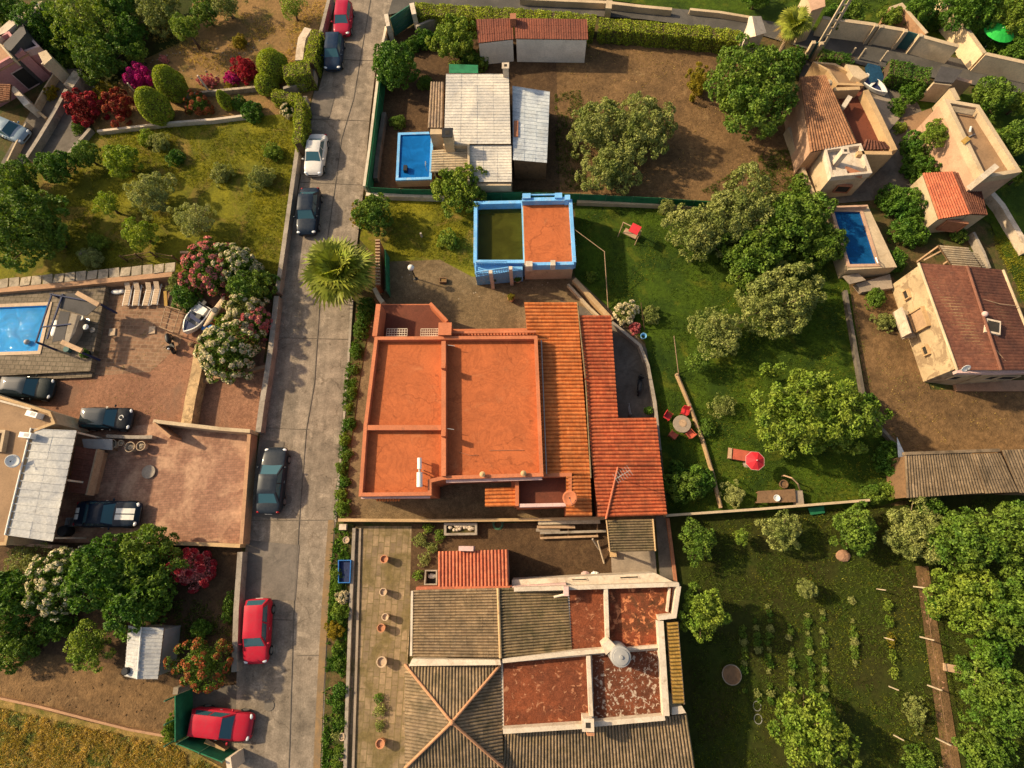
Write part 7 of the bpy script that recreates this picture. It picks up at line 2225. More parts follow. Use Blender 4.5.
grass('lawn_tufts', [(576, 205), (830, 210), (855, 300), (876, 420), (905, 495), (872, 503), (672, 510), (660, 415), (648, 342), (580, 277)], 5000, 'lf_drygrass', .16, 52, .52, 3.0, 3, .05, label='yellowish tufts in patches of the back lawn')
grass('garden_tufts', [(690, 522), (872, 506), (908, 505), (928, 600), (950, 770), (692, 770), (690, 600)], 4500, 'lf_drygrass', .15, 53, .52, 2.2, 3, .05, label='yellowish weeds in patches of the vegetable garden')

# ================================================================== cars
paints = dict(crimson=paint('crimson_paint', (0.36, 0.008, 0.035)), navy=paint('navy_paint', (0.006, 0.02, 0.05)), white=paint('silver_white_paint', (0.62, 0.58, 0.54)),
              black=paint('black_paint', (0.012, 0.013, 0.016)), slate=paint('slate_blue_paint', (0.014, 0.02, 0.03)), red=paint('red_paint', (0.42, 0.012, 0.03)),
              deepblue=paint('deep_blue_paint', (0.005, 0.013, 0.028)), green=paint('greenish_black_paint', (0.008, 0.014, 0.014)))
G = 'cars parked along the road'
car('crimson hatchback parked at the top end of the road', 343, 19, -1.2, 10, 3.4, 1.56, 'hatch', paints['crimson'], G)
car('navy blue hatchback parked right behind the crimson one', 333.5, 52, -1, 10, 3.6, 1.62, 'hatch', paints['navy'], G)
car('white sedan parked on the left side of the road', 315.5, 154, -1.6, 10, 3.9, 1.62, 'sedan', paints['white'], G)
car('black estate car parked below the white sedan', 308.5, 211, -1.0, 10, 4.25, 1.72, 'wagon', paints['deepblue'], G)
car('dark slate blue sedan parked by the courtyard wall', 272, 480, 1.2, -10, 4.75, 1.85, 'sedan', paints['slate'], G)
car('red hatchback parked along the left kerb lower down', 257, 631, -.6, 10, 4.1, 1.75, 'hatch', paints['red'], G)
car('red hatchback parked in the bay beside the green screen', 221, 724.5, 10, 1.1, 4.1, 1.75, 'hatch', paints['red'], G)
G = 'cars parked in the yards'
car('black sports car with two white stripes in the brick courtyard', 107, 514, 10, .1, 4.7, 1.88, 'coupe', paints['deepblue'], G, stripes=True)
car('small black car with white emblem on its bonnet', 107, 418.5, 10, .2, 3.75, 1.70, 'hatch', paints['black'], G, roofmat=mt['glass'], emblem=True)
car('dark greenish car at the left edge of the patio', 28, 388, 10, .4, 3.9, 1.72, 'hatch', paints['green'], G, roofmat=mt['glass'])
car('small silver blue car by the narrow lane on the left edge', 10, 130, 8, 3.5, 3.3, 1.6, 'hatch', paint('silver_blue_paint', (.2, .27, .34)), G)

# ================================================================== patio furniture
# pergola frame by the pool
t = thing('pergola', 'dark blue pergola frame with canvas over the poolside bar', 'pergola', (*P(70, 320, 0), 0))
H_ = 2.4
m = M()
for a, b in (((36, 342), (52, 294)), ((47, 339), (63, 294)), ((42, 327), (71, 324)), ((50, 294), (100, 303))):
    M().bar(W(*a, H_), W(*b, H_), .09, .09).build('beam', mt['navy'], t)
M().slab([W(60, 294, H_ - .05), W(80, 293, H_ - .05), W(97, 307, H_ - .1), W(86, 316, H_ - .2), W(59, 308, H_ - .1)], .04).build('canvas', mt['grey_roofing'], t)
M().slab([W(60, 311, H_ - .05), W(70, 312, H_ - .05), W(64, 340, H_ - .05), W(52, 342, H_ - .05)], .04).build('canvas', mt['grey_roofing'], t)
for p_ in ((36, 342), (52, 294), (98, 303), (80, 352)):
    x, y = P(*p_, H_)
    M().bar((x, y, .4), (x, y, H_), .13, .13).build('post', mt['navy'], t)
for a, b in (((77, 293), (99, 305)), ((62, 342), (82, 351))):
    M().bar(W(*a, H_ + .1), W(*b, H_ + .1), .34, .16).build('cross_board', mt['wood_pale'], t)
t = thing('bar_counter', 'grey bar counter under the pergola', 'counter', (*P(70, 328, 0), .55))
M().prism(PP([(70, 313), (78, 315), (72, 332), (66, 341), (62, 340)], 1.5), .55, 1.25).build('body', mt['concrete'], t)
M().prism(offset(PP([(70, 313), (78, 315), (72, 332), (66, 341), (62, 340)], 1.5), .05), 1.25, 1.31).build('worktop', mt['wall_grey'], t)
for lab, x, y in (('white bar stool nearest the canvas', 81, 318), ('white bar stool at the lower end of the counter', 86, 327)):
    px_, py_ = P(x, y, 1.2)
    t = thing('bar_stool', lab, 'stool', (px_, py_, .55), 'bar stools at the counter')
    M().lathe((px_, py_, 1.18), [(.2, 0), (.23, .04), (.2, .08)], 14).build('seat', mt['plastic_white'], t)
    M().tube([(px_, py_, .56), (px_, py_, 1.19)], .04, 8).build('leg', mt['chrome'], t)
    M().lathe((px_, py_, .55), [(.22, 0), (.22, .03)], 14).build('base', mt['chrome'], t)
o = M().ellipsoid(W(27, 342, .6), (.22, .22, .2), 12, 8).build('pool_float', mt['plastic_grey'], base=tuple(W(27, 342, .45)))
tag(o, 'small grey float in the turquoise pool corner', 'float')
t = tag(M().ellipsoid(W(54, 328, .62), (.25, .7, .07), 12, 6).build('towel', mt['plastic_white'], base=tuple(W(54, 328, .55))), 'crumpled white towel on the pool rim', 'towel')
x, y = P(66, 349, .9)
t = tag(M().lathe((x, y, .55), [(.2, 0), (.26, .3), (.24, .36)], 12).build('bucket', mt['teal_gate'], base=(x, y, .55)), 'teal bucket below the pergola on the deck', 'bucket')
x, y = P(86, 354, .9)
pot('plant_pot', 'dark pot at the corner of the pool deck', 86, 354, .3, .7, 'black', plant='dark')
# sunbeds
labs = ('leftmost of the four pale sunbeds under the slab wall', 'second pale sunbed from the left under the slab wall', 'third pale sunbed from the left under the slab wall', 'rightmost of the four pale sunbeds under the slab wall')
for k, (x0, y0, x1, y1) in enumerate(((129, 284, 125, 304), (138, 284, 135, 303), (150, 284, 145, 304), (158, 283, 153.5, 304))):
    a, b = W(x0, y0, .4), W(x1, y1, .4)
    d = (b - a); ln = 1.85
    t = local_thing('sunbed', labs[k], 'sunbed', (*a.xy, 0), math.atan2(d.y, d.x), 'sunbeds on the patio')
    M().box((1.15, 0, .34), (1.35, .42, .05)).build('seat', mt['pot_pale'], t)
    M().box((.24, 0, .50), (.62, .42, .05), 0, Matrix.Rotation(.55, 3, 'Y')).build('backrest', mt['pot_pale'], t)
    for s_ in (-1, 1):
        M().box((.95, s_ * .24, .30), (1.8, .06, .07)).build('side_rail', mt['plastic_white'], t)
        for q in (.15, 1.7):
            M().bar((q, s_ * .22, 0), (q, s_ * .22, .30), .05, .05).build('leg', mt['plastic_white'], t)
    for q in range(7):
        M().box((.62 + q * .19, 0, .371), (.03, .40, .012)).build('slat', mt['wood_pale'], t)
for lab, x, y in (('white stool top left on the brick patio', 112, 332), ('white square cushion right of the white stool top', 152, 330)):
    px_, py_ = P(x, y, .1)
    tag(M().box((px_, py_, .06), (.5, .6, .11), .1).build('cushion', mt['pot_pale'], base=(px_, py_, 0)), lab, 'cushion')
px_, py_ = P(117, 292, .1)
tag(M().ellipsoid((px_, py_, .12), (.5, .22, .14), 12, 6).ellipsoid((px_ + .4, py_ + .05, .13), (.22, .2, .13), 10, 6).build('inflatable', mt['plastic_white'], base=(px_, py_, 0)), 'white inflatable lying under the slab wall', 'inflatable')
px_, py_ = P(163, 297, .5)
tag(M().bar((px_ - .05, py_ + .6, .3), (px_ + .1, py_ - .6, .1), .25, .08).build('surf_board', mt['sheet_yellow'], base=(px_, py_, 0)), 'yellowish board leaning beside the sunbeds', 'board')
# metal frame trolley
t = thing('metal_rack', 'bare metal tube rack standing beside the boat', 'rack', (*P(172, 322, 0), 0))
c = [(166, 306), (180, 310), (173, 332), (160, 327)]
for z_ in (.25, 1.1):
    for i in range(4):
        M().tube([W(*c[i], z_), W(*c[(i + 1) % 4], z_)], .035, 6).build('rail', mt['wood_pale'], t)
for i in range(4):
    x, y = P(*c[i], 1.1)
    M().tube([(x, y, 0), (x, y, 1.12)], .035, 6).build('upright', mt['wood_pale'], t)
for f_ in (.25, .5, .75):
    a = W(*c[0], 1.1).lerp(W(*c[3], 1.1), f_); b = W(*c[1], 1.1).lerp(W(*c[2], 1.1), f_)
    M().tube([a, b], .025, 6).build('cross_bar', mt['wood_pale'], t)
# motor scooter
a = W(170, 343, .5)
t = local_thing('motor_scooter', 'dark scooter parked below the metal rack', 'scooter', (a.x, a.y, 0), R(-70))
for q in (-.62, .62):
    w_ = M().tube([Vector((q, -.06, .24)), Vector((q, .06, .24))], .24, 16).build('wheel', mt['rubber'], t)
    M().tube([Vector((q, -.065, .24)), Vector((q, .065, .24))], .12, 10).build('rim', mt['rim'], w_)
M().ellipsoid((-.35, 0, .58), (.48, .19, .24), 12, 8).build('rear_body', paints['black'], t, smooth=True)
M().ellipsoid((-.3, 0, .80), (.42, .16, .09), 12, 6).build('seat', mt['black'], t, smooth=True)
M().box((.15, 0, .30), (.5, .34, .08)).build('footboard', mt['black'], t)
M().ellipsoid((.50, 0, .62), (.12, .24, .36), 12, 8).build('front_shield', paints['black'], t, smooth=True)
M().tube([(.5, -.34, 1.0), (.46, 0, 1.02), (.5, .34, 1.0)], .025, 6).build('handlebar', mt['black'], t)
M().ellipsoid((.62, 0, .85), (.08, .1, .08), 8, 6).build('headlight', mt['lens'], t)
# dinghy
a, b = W(187, 332, .4), W(206, 308, .4)
d = b - a; ln = d.length + .3
t = local_thing('dinghy', 'small white motor boat with blue seats among the oleanders', 'boat', (*((a + b) / 2).xy, .1), math.atan2(-d.y, -d.x))
def hull(m, L, Wd, z0, z1, inner=False):
    n = 12; vs_ = []
    for i in range(n + 1):
        u = i / n
        w = Wd / 2 * (1 - max(0, (u - .45) / .55) ** 2.2) * (.86 + .14 * min(1, u * 4))
        x = -L / 2 + L * u
        for y, z in ((-w, z1 + .12 * u), (-w * .8, z0 + .1), (0, z0 + .0 + .15 * u ** 3), (w * .8, z0 + .1), (w, z1 + .12 * u)):
            vs_.append((x, y, z))
    fs = [(i * 5 + k, (i + 1) * 5 + k, (i + 1) * 5 + k + 1, i * 5 + k + 1) for i in range(n) for k in range(4)] + [(0, 1, 2, 3, 4)]
    return m.add(vs_, fs)
hl = hull(M(), ln, 1.5, 0, .55).build('hull', mt['plastic_white'], t, smooth=False)
so = hl.modifiers.new('th', 'SOLIDIFY'); so.thickness = .09; so.offset = 1
M().prism([(-ln * .45, -.55), (ln * .2, -.55), (ln * .38, 0), (ln * .2, .55), (-ln * .45, .55)], .16, .22).build('deck_floor', mt['plastic_grey'], t)
M().prism([(ln * .16, -.55), (ln * .28, -.45), (ln * .44, -.02), (ln * .44, .02), (ln * .28, .45), (ln * .16, .55)], .5, .60).build('bow_cushion', mt['navy'], t)
M().box((-.05, .0, .42), (.35, 1.1, .4)).build('seat', mt['navy'], t)
M().box((-ln * .30, 0, .45), (.7, .9, .45)).build('console', mt['plastic_white'], t)
M().box((-ln * .12, .3, .55), (.35, .4, .5)).build('seat', mt['black'], t)
M().box((-ln * .54, 0, .5), (.28, .3, .7)).build('outboard_motor', mt['black'], t)
# kayak lying next to it
a, b = W(205, 326, .8), W(224, 297, .8)
d = b - a
t = local_thing('kayak', 'long pale kayak leaning across the boat', 'kayak', (*((a + b) / 2).xy, .72), math.atan2(d.y, d.x))
m = M(); n = 14; vs_ = []
for i in range(n + 1):
    u = i / n; w = .30 * math.sin(math.pi * (.06 + .88 * u)) ** .7; x = (u - .5) * d.length * 1.05
    for k in range(8):
        an_ = 2 * math.pi * k / 8
        vs_.append((x, w * math.cos(an_), .14 * math.sin(an_) * math.sin(math.pi * (.1 + .8 * u)) + .15 * (2 * u - 1) ** 4))
m.add(vs_, [(i * 8 + k, (i + 1) * 8 + k, (i + 1) * 8 + (k + 1) % 8, i * 8 + (k + 1) % 8) for i in range(n) for k in range(8)] + [tuple(range(8)), tuple(range(n * 8, n * 8 + 8))])
m.build('hull', mt['pot_pale'], t, smooth=True)
M().lathe((0.1, 0, .12), [(.22, 0), (.24, .05), (.16, .06)], 14).build('cockpit', mt['black'], t)
tag(M().slab([W(208, 322, .45), W(216, 312, .5), W(221, 318, .45), W(214, 325, .3)], .06).build('red_sail', mt['red_cloth'], base=tuple(W(214, 319, .3))), 'red canvas folded beside the kayak', 'canvas')
o = M(); rng = random.Random(5)
for k in range(5):
    o.ellipsoid(W(205 + k * 3.2, 328 + (k % 2) * 2, .3), (.3, .25, .16), 8, 6, .15, rng)
tag(o.build('blue_cover', mt['blue_tarp'], base=tuple(W(210, 328, 0))), 'crumpled blue cover below the kayak', 'cover')
for lab, x, y, r_, h_ in (('pink grey boulder above the dinghy', 189, 306, .45, .5), ('round stone above the kayak tip', 201, 301, .35, .4), ('dark stone on the clay yard below the dinghy', 191, 344, .28, .3)):
    xx, yy = P(x, y, .2)
    tag(M().ellipsoid((xx, yy, h_ * .4), (r_, r_ * .8, h_ * .6), 10, 7, .1, random.Random(x)).build('boulder', mt['stone'] if x != 191 else mt['wood'], base=(xx, yy, 0)), lab, 'boulder', 'boulders around the boat')
# junk along the courtyard
t = thing('work_bench', 'long low bench with grey top along the courtyard wall', 'bench', (*P(105, 442, 0), 0))
M().slab([W(82, 439, .8), W(112, 439, .8), W(112, 450, .8), W(84, 448, .8)], .08).build('top', mt['plastic_grey'], t)
for p_ in ((84, 440), (111, 440), (111, 449), (86, 447)):
    M().bar((*P(*p_, .7), 0), (*P(*p_, .7), .74), .08, .08).build('leg', mt['wood'], t)
wall('low_wall', 'mossy low wall behind the junk in the courtyard', [(106, 436), (130, 437), (152, 437)], .6, .25, 'wall_grey')
for k, (lab, x, y, r_) in enumerate((('pale washing tub next to the bench', 112, 444, .33), ('middle of the three round white tubs by the wall', 130, 447, .36), ('rightmost white tub by the wall', 141, 446, .33), ('small pot between bench and white tubs', 121, 443, .2))):
    xx, yy = P(x, y, .5)
    t = thing('wash_tub', lab, 'tub', (xx, yy, 0), 'tubs along the courtyard wall')
    M().lathe((xx, yy, 0), [(r_ * .75, 0), (r_, .5), (r_ * 1.08, .55), (r_ * .95, .55), (r_ * .85, .3)], 18).build('shell', mt['pot_pale'], t)
    M().ellipsoid((xx, yy, .35), (r_ * .7, r_ * .7, .16), 10, 6, .2, random.Random(k)).build('contents', mt['stone'], t)
xx, yy = P(149.5, 472, .02)
t = tag(M().lathe((xx, yy, GZ[0] - .02), [(.50, 0), (.50, .035), (.40, .04), (.38, .025), (.05, .025)], 24).build('manhole_cover', mt['wall_grey'], base=(xx, yy, 0)), 'round drain cover in the middle of the brick courtyard', 'drain cover')
for lab, x, y in (('dark barrel under the pale canopy edge', 64, 531), ('grey crate under the pale canopy edge', 69, 522)):
    xx, yy = P(x, y, .6)
    if 'barrel' in lab:
        t = tag(M().lathe((xx, yy, 0), [(.35, 0), (.4, .2), (.4, .6), (.35, .8), (.1, .82)], 16).build('barrel', mt['black'], base=(xx, yy, 0)), lab, 'barrel')
    else:
        t = thing('crate', lab, 'crate', (xx, yy, 0))
        m = M()
        for k in range(3):
            for s_ in (-1, 1):
                m.box((xx, yy + s_ * .28, .1 + k * .2), (.6, .03, .14)).box((xx + s_ * .3, yy, .1 + k * .2), (.03, .53, .14))
        m.build('slats', mt['plastic_grey'], t); M().box((xx, yy, .03), (.56, .5, .04)).build('bottom', mt['plastic_grey'], t)
# ================================================================== poles of the left garden
vpole('garden_pole', 'tall white pole beside the pink flower bed', 211, 94, 199.5, 74, .09, 'white', 'pole', 'white poles in the upper left garden')
vpole('garden_pole', 'white pole left of the front topiary', 139, 96, 129, 82, .08, 'white', 'pole', 'white poles in the upper left garden')
vpole('garden_pole', 'short white pole by the round yellow bush', 101, 94, 94, 86, .08, 'white', 'pole', 'white poles in the upper left garden')
vpole('garden_pole', 'white pole in front of the round crimson shrub', 239, 79, 235, 71, .08, 'white', 'pole', 'white poles in the upper left garden')
fence('wire_frame', 'timber posts with wire above the stone slabs', [(120, 256), (150, 252), (172, 256)], .9, 1.6, None, 'wood', 2, .05)
wall('low_wall', 'short plank lying on the lawn above the slabs', [(180, 252), (194, 252)], .25, .2, 'wood_pale')
xx, yy = P(82, 253, .5)
tag(M().ellipsoid((xx, yy, .3), (.4, .35, .35), 10, 7, .1, random.Random(2)).build('boulder', mt['stone'], base=(xx, yy, 0)), 'pale boulder beside the silvery shrub', 'boulder')
# lamp on the bare yard
xx, yy = P(416, 279, 0)
t = thing('garden_lamp', 'white globe lamp standing on the bare yard', 'lamp', (xx, yy, 0))
M().tube([(xx, yy, 0), (xx, yy, 1.75)], .045, 8).build('pole', mt['black'], t)
M().lathe((xx, yy, 0), [(.16, 0), (.16, .08), (.06, .14)], 12).build('base', mt['black'], t)
M().ellipsoid((xx, yy, 1.95), (.24, .24, .24), 16, 12).build('globe', mt['plastic_white'], t, smooth=True)
vpole('garden_post', 'small white topped post on the side lawn', 422, 237, 421.5, 233, .1, 'white', 'post')
for lab, x, y, mtl in (('tan plant box on the bare yard', 443, 280, 'sheet_yellow'), ):
    xx, yy = P(x, y, .3)
    t = thing('planter_box', lab, 'planter', (xx, yy, 0))
    ring(M(), [(xx - .28, yy - .2), (xx + .28, yy - .2), (xx + .28, yy + .2), (xx - .28, yy + .2)], 0, .35, .05).build('box', mt['wood'], t)
    M().sheet([(xx - .24, yy - .16), (xx + .24, yy - .16), (xx + .24, yy + .16), (xx - .24, yy + .16)], .28).build('soil', mt['sheet_yellow'] if False else mt['dirt_grass'], t)
pot('plant_pot', 'terracotta pot with plant at the pool house wall', 493, 278, .3, .55, 'terracotta', plant='dark')
pot('plant_pot', 'terracotta pot with yellow plant above the parapet', 511, 298, .26, .45, 'terracotta', plant='yellow')
pot('plant_pot', 'pale pot in the shade at the pool house door', 518, 279, .26, .45, 'pot_pale', plant='dark')
# slab patio urns
for lab, x, y, r_, m_ in (('terracotta urn at the top of the slab patio', 384, 559, .26, 'terracotta'), ('pale urn second from the top of the slab patio', 383, 592, .24, 'pot_pale'), ('small pale urn third from the top of the slab patio', 385, 617, .22, 'pot_pale'), ('dark filled urn just below the small pale urn', 381, 628, .26, 'terracotta'), ('large white urn in the middle of the slab patio', 381.5, 662, .32, 'pot_pale'), ('terracotta urn near the bottom of the slab patio', 380, 744, .28, 'terracotta')):
    pot('urn', lab, x, y, r_, .7, m_, 'urn', 'urns along the slab patio')
for lab, x, y in (('white ringed pot in the flower bed above its twin', 342, 737), ('white ringed pot at the bottom of the flower bed', 341, 757), ('pale pot in the flower bed below the white stone block', 346, 540)):
    pot('bed_pot', lab, x, y, .22, .35, 'pot_pale', group='pots in the flower bed')
t = tag(M().box((*P(343, 527, .3), .2), (.5, .4, .4)).build('stone_block', mt['whitewarm'], base=(*P(343, 527, .3), 0)), 'white stone block at the head of the flower bed', 'stone block')
t = thing('blue_tub', 'blue plastic tub in the flower bed', 'tub', (*P(345, 572, 0), 0))
m = ring(M(), PP([(338, 560), (351, 560), (350, 583), (338, 583)], .5), .0, .5, .05); m.build('sides', mt['blue_tarp'], t)
M().sheet(PP([(338, 560), (351, 560), (350, 583), (338, 583)], .5), .3).build('water', mt['navy'], t)
# planter with white stones, tyre, pipes
t = thing('stone_planter', 'low stone trough heaped with white stones in the mossy yard', 'trough', (*P(460, 530, 0), 0))
q = PP([(444, 523), (477, 523), (477, 535), (444, 535.5)], .6)
ring(M(), q, 0, .6, .16).build('trough', mt['wall_grey'], t)
M().sheet(q, .35).build('fill', mt['earth'], t)
rng = random.Random(8)
for k in range(16):
    x, y = P(449 + 23 * rng.random(), 524 + 6 * rng.random(), .5)
    M().ellipsoid((x, y, .42), (.12 + .1 * rng.random(), .12, .12), 8, 6, .12, rng).build('stone', mt['whitewarm'], t)
for lab, x, y in (('coil of hose beside the stone trough', 498, 524.5), ):
    xx, yy = P(x, y, .1)
    m = M()
    for k in range(3):
        m.tube([(xx + (.42 - .07 * k) * math.cos(a_ * .35), yy + (.42 - .07 * k) * math.sin(a_ * .35), .06 + .05 * k) for a_ in range(19)], .035, 6)
    m.tube([(xx + .42, yy, .06), (xx + .9, yy - .1, .06), (xx + 1.3, yy + .1, .06), (xx + 1.1, yy + .25, .06)], .035, 6)
    tag(m.build('hose_coil', mt['postgreen'], base=(xx, yy, 0)), lab, 'hose')
G = 'pipes and planks along the yard wall'
for lab, pts, w_, h_, z_, m_ in (('wide pale plank on top of the pile below the red tiles', ((538, 522), (600, 521)), .35, .1, .75, 'post'), ('thin plank below the wide pale plank', ((537, 527), (575, 527)), .18, .1, .6, 'wood_pale'), ('grey beam in the middle of the pile', ((540, 533), (606, 531)), .16, .14, .5, 'wall_grey'), ('lowest beam of the pile', ((540, 538), (598, 536)), .14, .12, .35, 'wood_pale'), ('short plank at the left of the pile', ((536, 530), (560, 531)), .2, .08, .45, 'concrete')):
    a, b = W(*pts[0], z_), W(*pts[1], z_)
    o = M().bar(a, b, w_, h_)
    tag(o.build('plank', mt[m_], base=tuple(a)), lab, 'plank', G)
t = thing('plank_rack', 'wooden rack carrying the planks below the red tiles', 'rack', (*P(570, 530, 0), 0))
for x in (540, 568, 597):
    for y in (522.5, 537):
        M().bar((*P(x, y, .3), 0), (*P(x, y, .3), .66 if y < 530 else .28), .08, .08).build('leg', mt['wood'], t)
    M().bar((*P(x, 522.5, .3), .66), (*P(x, 537, .3), .25), .08, .06).build('bearer', mt['wood'], t)
pole('prop_post', 'white post leaning beside the tiled shelter', (*P(604, 563, 0), .1), (*P(598, 541, 1.2), 1.0), .07, 'post', 'post')
pole('prop_post', 'shorter post leaning near the plank pile', (*P(599, 549, 0), .1), (*P(593, 539, 1.2), .9), .08, 'wall_grey', 'post')
for lab, x, y, m_ in (('pink rag on the yard by the white north wall', 585, 574, 'pinklight'), ('white plastic bag near the white north wall', 595, 574, 'plastic_white'), ('white cushion lying in the mossy yard', 432, 576, 'plastic_white')):
    xx, yy = P(x, y, .1)
    tag(M().ellipsoid((xx, yy, .14), (.3, .18, .14), 10, 6, .15, random.Random(x)).build('rag', mt[m_], base=(xx, yy, 0)), lab, 'rag')
# dark open box at the annex
t = thing('coal_bin', 'dark open bin beside the coral annex', 'bin', (*P(431, 578, 0), 0))
q = PP([(425, 570), (437, 570), (437, 585), (424, 585)], .6)
ring(M(), q, 0, .6, .08).build('sides', mt['wall_grey'], t); M().sheet(q, .15).build('bottom', mt['dark'], t)
# ================================================================== lawn furniture
px_, py_ = P(682, 424, .7)
t = thing('garden_table', 'round stone coloured table beside the log fence', 'table', (px_, py_, 0))
M().lathe((px_, py_, .68), [(.62, 0), (.64, .03), (.62, .06)], 24).build('tabletop', mt['concrete'], t)
M().lathe((px_, py_, 0), [(.3, 0), (.28, .05), (.07, .1), (.07, .68)], 14).build('pedestal', mt['concrete_dk'], t)
M().lathe((px_ + .05, py_ + .05, .745), [(.25, 0), (.27, .02), (.1, .03)], 16).build('plate', mt['wood_pale'], t)
for lab, x, y, m_ in (('bright red chair at the left of the round table', 668, 416, 'red_plastic'), ('red chair at the top right of the round table', 685, 411.5, 'red_plastic'), ('dull red chair at the lower left of the round table', 673, 435, 'red_dull'), ('dull red chair at the lower right of the round table', 690, 434, 'red_dull')):
    xx, yy = P(x, y, .5)
    chair('garden_chair', lab, xx, yy, math.atan2(py_ - yy, px_ - xx), m_, 'chair', 'chairs around the garden table', 1.05)
# sun lounger with parasol
a, b = W(729, 453, .4), W(758, 458, .4)
d = b - a
t = local_thing('sun_lounger', 'red cushioned lounger under the red parasol', 'sun lounger', (*a.xy, 0), math.atan2(d.y, d.x))
M().box((.95, 0, .36), (1.5, .75, .1)).build('cushion', mt['red_dull'], t)
M().box((.12, 0, .36), (.3, .75, .1)).build('pillow', mt['wood_pale'], t)
M().box((.9, 0, .27), (1.9, .8, .06)).build('frame', mt['wood'], t)
for sx in (.1, 1.7):
    for sy in (-.34, .34):
        M().bar((sx, sy, 0), (sx, sy, .26), .06, .06).build('leg', mt['wood'], t)
xx, yy = P(756, 460.5, 1.9)
t = thing('parasol', 'small red parasol with pale rim on the lawn', 'parasol', (xx, yy, 0))
m = M(); n = 8; rr = .66
vs_ = [(xx, yy, 2.05)] + [(xx + rr * math.cos(k * math.pi / 4 + .3), yy + rr * math.sin(k * math.pi / 4 + .3), 1.72) for k in range(8)]
m.add(vs_, [(0, 1 + k, 1 + (k + 1) % 8) for k in range(8)])
o = m.build('canopy', mt['red_cloth'], t); so = o.modifiers.new('th', 'SOLIDIFY'); so.thickness = .015
M().tube([Vector(vs_[1 + k % 8]) for k in range(9)], .014, 6).build('rim', mt['pinklight'], t)
M().tube([(xx, yy, 0), (xx, yy, 2.15)], .025, 8).build('pole', mt['plastic_white'], t)
M().lathe((xx, yy, 0), [(.25, 0), (.25, .08), (.05, .12)], 14).build('base', mt['concrete'], t)
# swing seat
a = W(631, 230, 1.0)
t = local_thing('garden_swing', 'small swing seat with red canopy on the upper lawn', 'swing', (a.x, a.y, 0), R(-30))
for sx in (-.75, .75):
    M().tube([(sx, -.5, 0), (sx, 0, 1.5)], .035, 6).build('leg', mt['wood_pale'], t)
    M().tube([(sx, .5, 0), (sx, 0, 1.5)], .035, 6).build('leg', mt['wood_pale'], t)
M().tube([(-.8, 0, 1.5), (.8, 0, 1.5)], .04, 6).build('top_bar', mt['wood_pale'], t)
M().box((.05, 0, .5), (1.1, .5, .06)).build('seat', mt['wood_pale'], t)
M().box((.3, -.1, 1.54), (.75, .8, .05)).build('canopy', mt['red_plastic'], t)
# fences and poles on the lawn
t = fence('log_fence', 'low diagonal log fence below the thin leafed olive tree', [(677, 374), (690, 405), (703, 440), (712, 470), (721, 507)], .5, 2.2, None, 'wood_pale', 1, .06)
M().strip_wall(PP([(677, 374), (690, 405), (703, 440), (712, 470), (721, 507)], .35), 0, .35, .22).build('log', mt['ochre'], t)
pole('wash_pole', 'thin wooden pole at the diagonal wall end', (*P(608.5, 313, 0), -.05), (*P(604.5, 252, 2.3), 2.3), .035, 'wood_pale', 'pole', 'thin poles on the lawn')
pole('wash_pole', 'thin pole beyond the small sapling', (*P(679, 376, 0), -.05), (*P(674, 336, 2.3), 2.3), .035, 'wood_pale', 'pole', 'thin poles on the lawn')
pole('wash_pole', 'thin pole beside the blue bucket', (*P(645, 331, 0), -.05), (*P(641, 303, 2.3), 2.3), .035, 'wood', 'pole', 'thin poles on the lawn')
xx, yy = P(643.5, 336, .3)
t = thing('bucket', 'light blue bucket on the lawn below its thin pole', 'bucket', (xx, yy, 0))
M().lathe((xx, yy, 0), [(.16, 0), (.22, .35), (.24, .36), (.20, .36), (.15, .05)], 16).build('pail', mt['blue_trim'], t)
tag(M().tube([W(574, 229, 2.9), W(605, 252, 2.6)], .02, 5).build('wash_line', mt['wood_pale'], base=tuple(W(574, 229, 2.9))), 'wire running from the blue parapet to the thin wooden pole', 'wire')
fence('post_fence', 'post and wire fence along the orchard side of the earth path', [(926, 588), (933, 640), (941, 690), (950, 745), (954, 775)], 1.3, 3.6, None, 'post', 1, .04, rmat='wood')
# garden bench and table by the far wall
t = thing('work_table', 'dark wooden table with white bowl near the garden wall', 'table', (*P(785, 497, 0), 0))
M().slab([W(758, 491, .75), W(795, 489, .75), W(796, 502, .75), W(757, 503, .75)], .06).build('tabletop', mt['wood'], t)
for p_ in ((760, 492), (793, 490.5), (794, 501), (759, 502)):
    M().bar((*P(*p_, .7), 0), (*P(*p_, .7), .7), .09, .09).build('leg', mt['wood'], t)
tag(M().lathe((*P(776.5, 498, .8), .752), [(.12, 0), (.22, .1), (.23, .12), (.18, .11), (.1, .04)], 16).build('bowl', mt['plastic_white'], base=(*P(776.5, 498, .8), .752)), 'white bowl on the dark wooden table', 'bowl')
t = thing('garden_arch', 'bent pale tube arch beside the dark wooden table', 'arch', (*P(797, 485, 0), 0))
pts = [W(782, 476, .05), W(784, 475.5, .9), W(792, 478, 1.2), W(798, 484, 1.0), W(800, 490, .05)]
M().tube(pts, .05, 8).build('tube', mt['wood_pale'], t)
M().box((*P(799, 498, .5), .3), (.5, 1.0, .6)).build('pier', mt['concrete'], t)
pot('plant_pot', 'brown pot beneath the bent tube arch', 784, 484, .28, .5, 'wood')
tag(M().slab([W(808, 508, .3), W(824, 506, .3), W(825, 513, .25), W(811, 515, .25)], .05).build('green_sheet', mt['green_mesh'], base=tuple(W(815, 510, .2))), 'crumpled green sheet under the pale wall', 'sheet')
xx, yy = P(843, 556, .1)
tag(M().ellipsoid((xx, yy, .12), (.5, .4, .2), 12, 6, .08, random.Random(4)).build('earth_heap', mt['pathred'], base=(xx, yy, 0)), 'small pinkish earth heap below the dense green tree', 'earth heap')
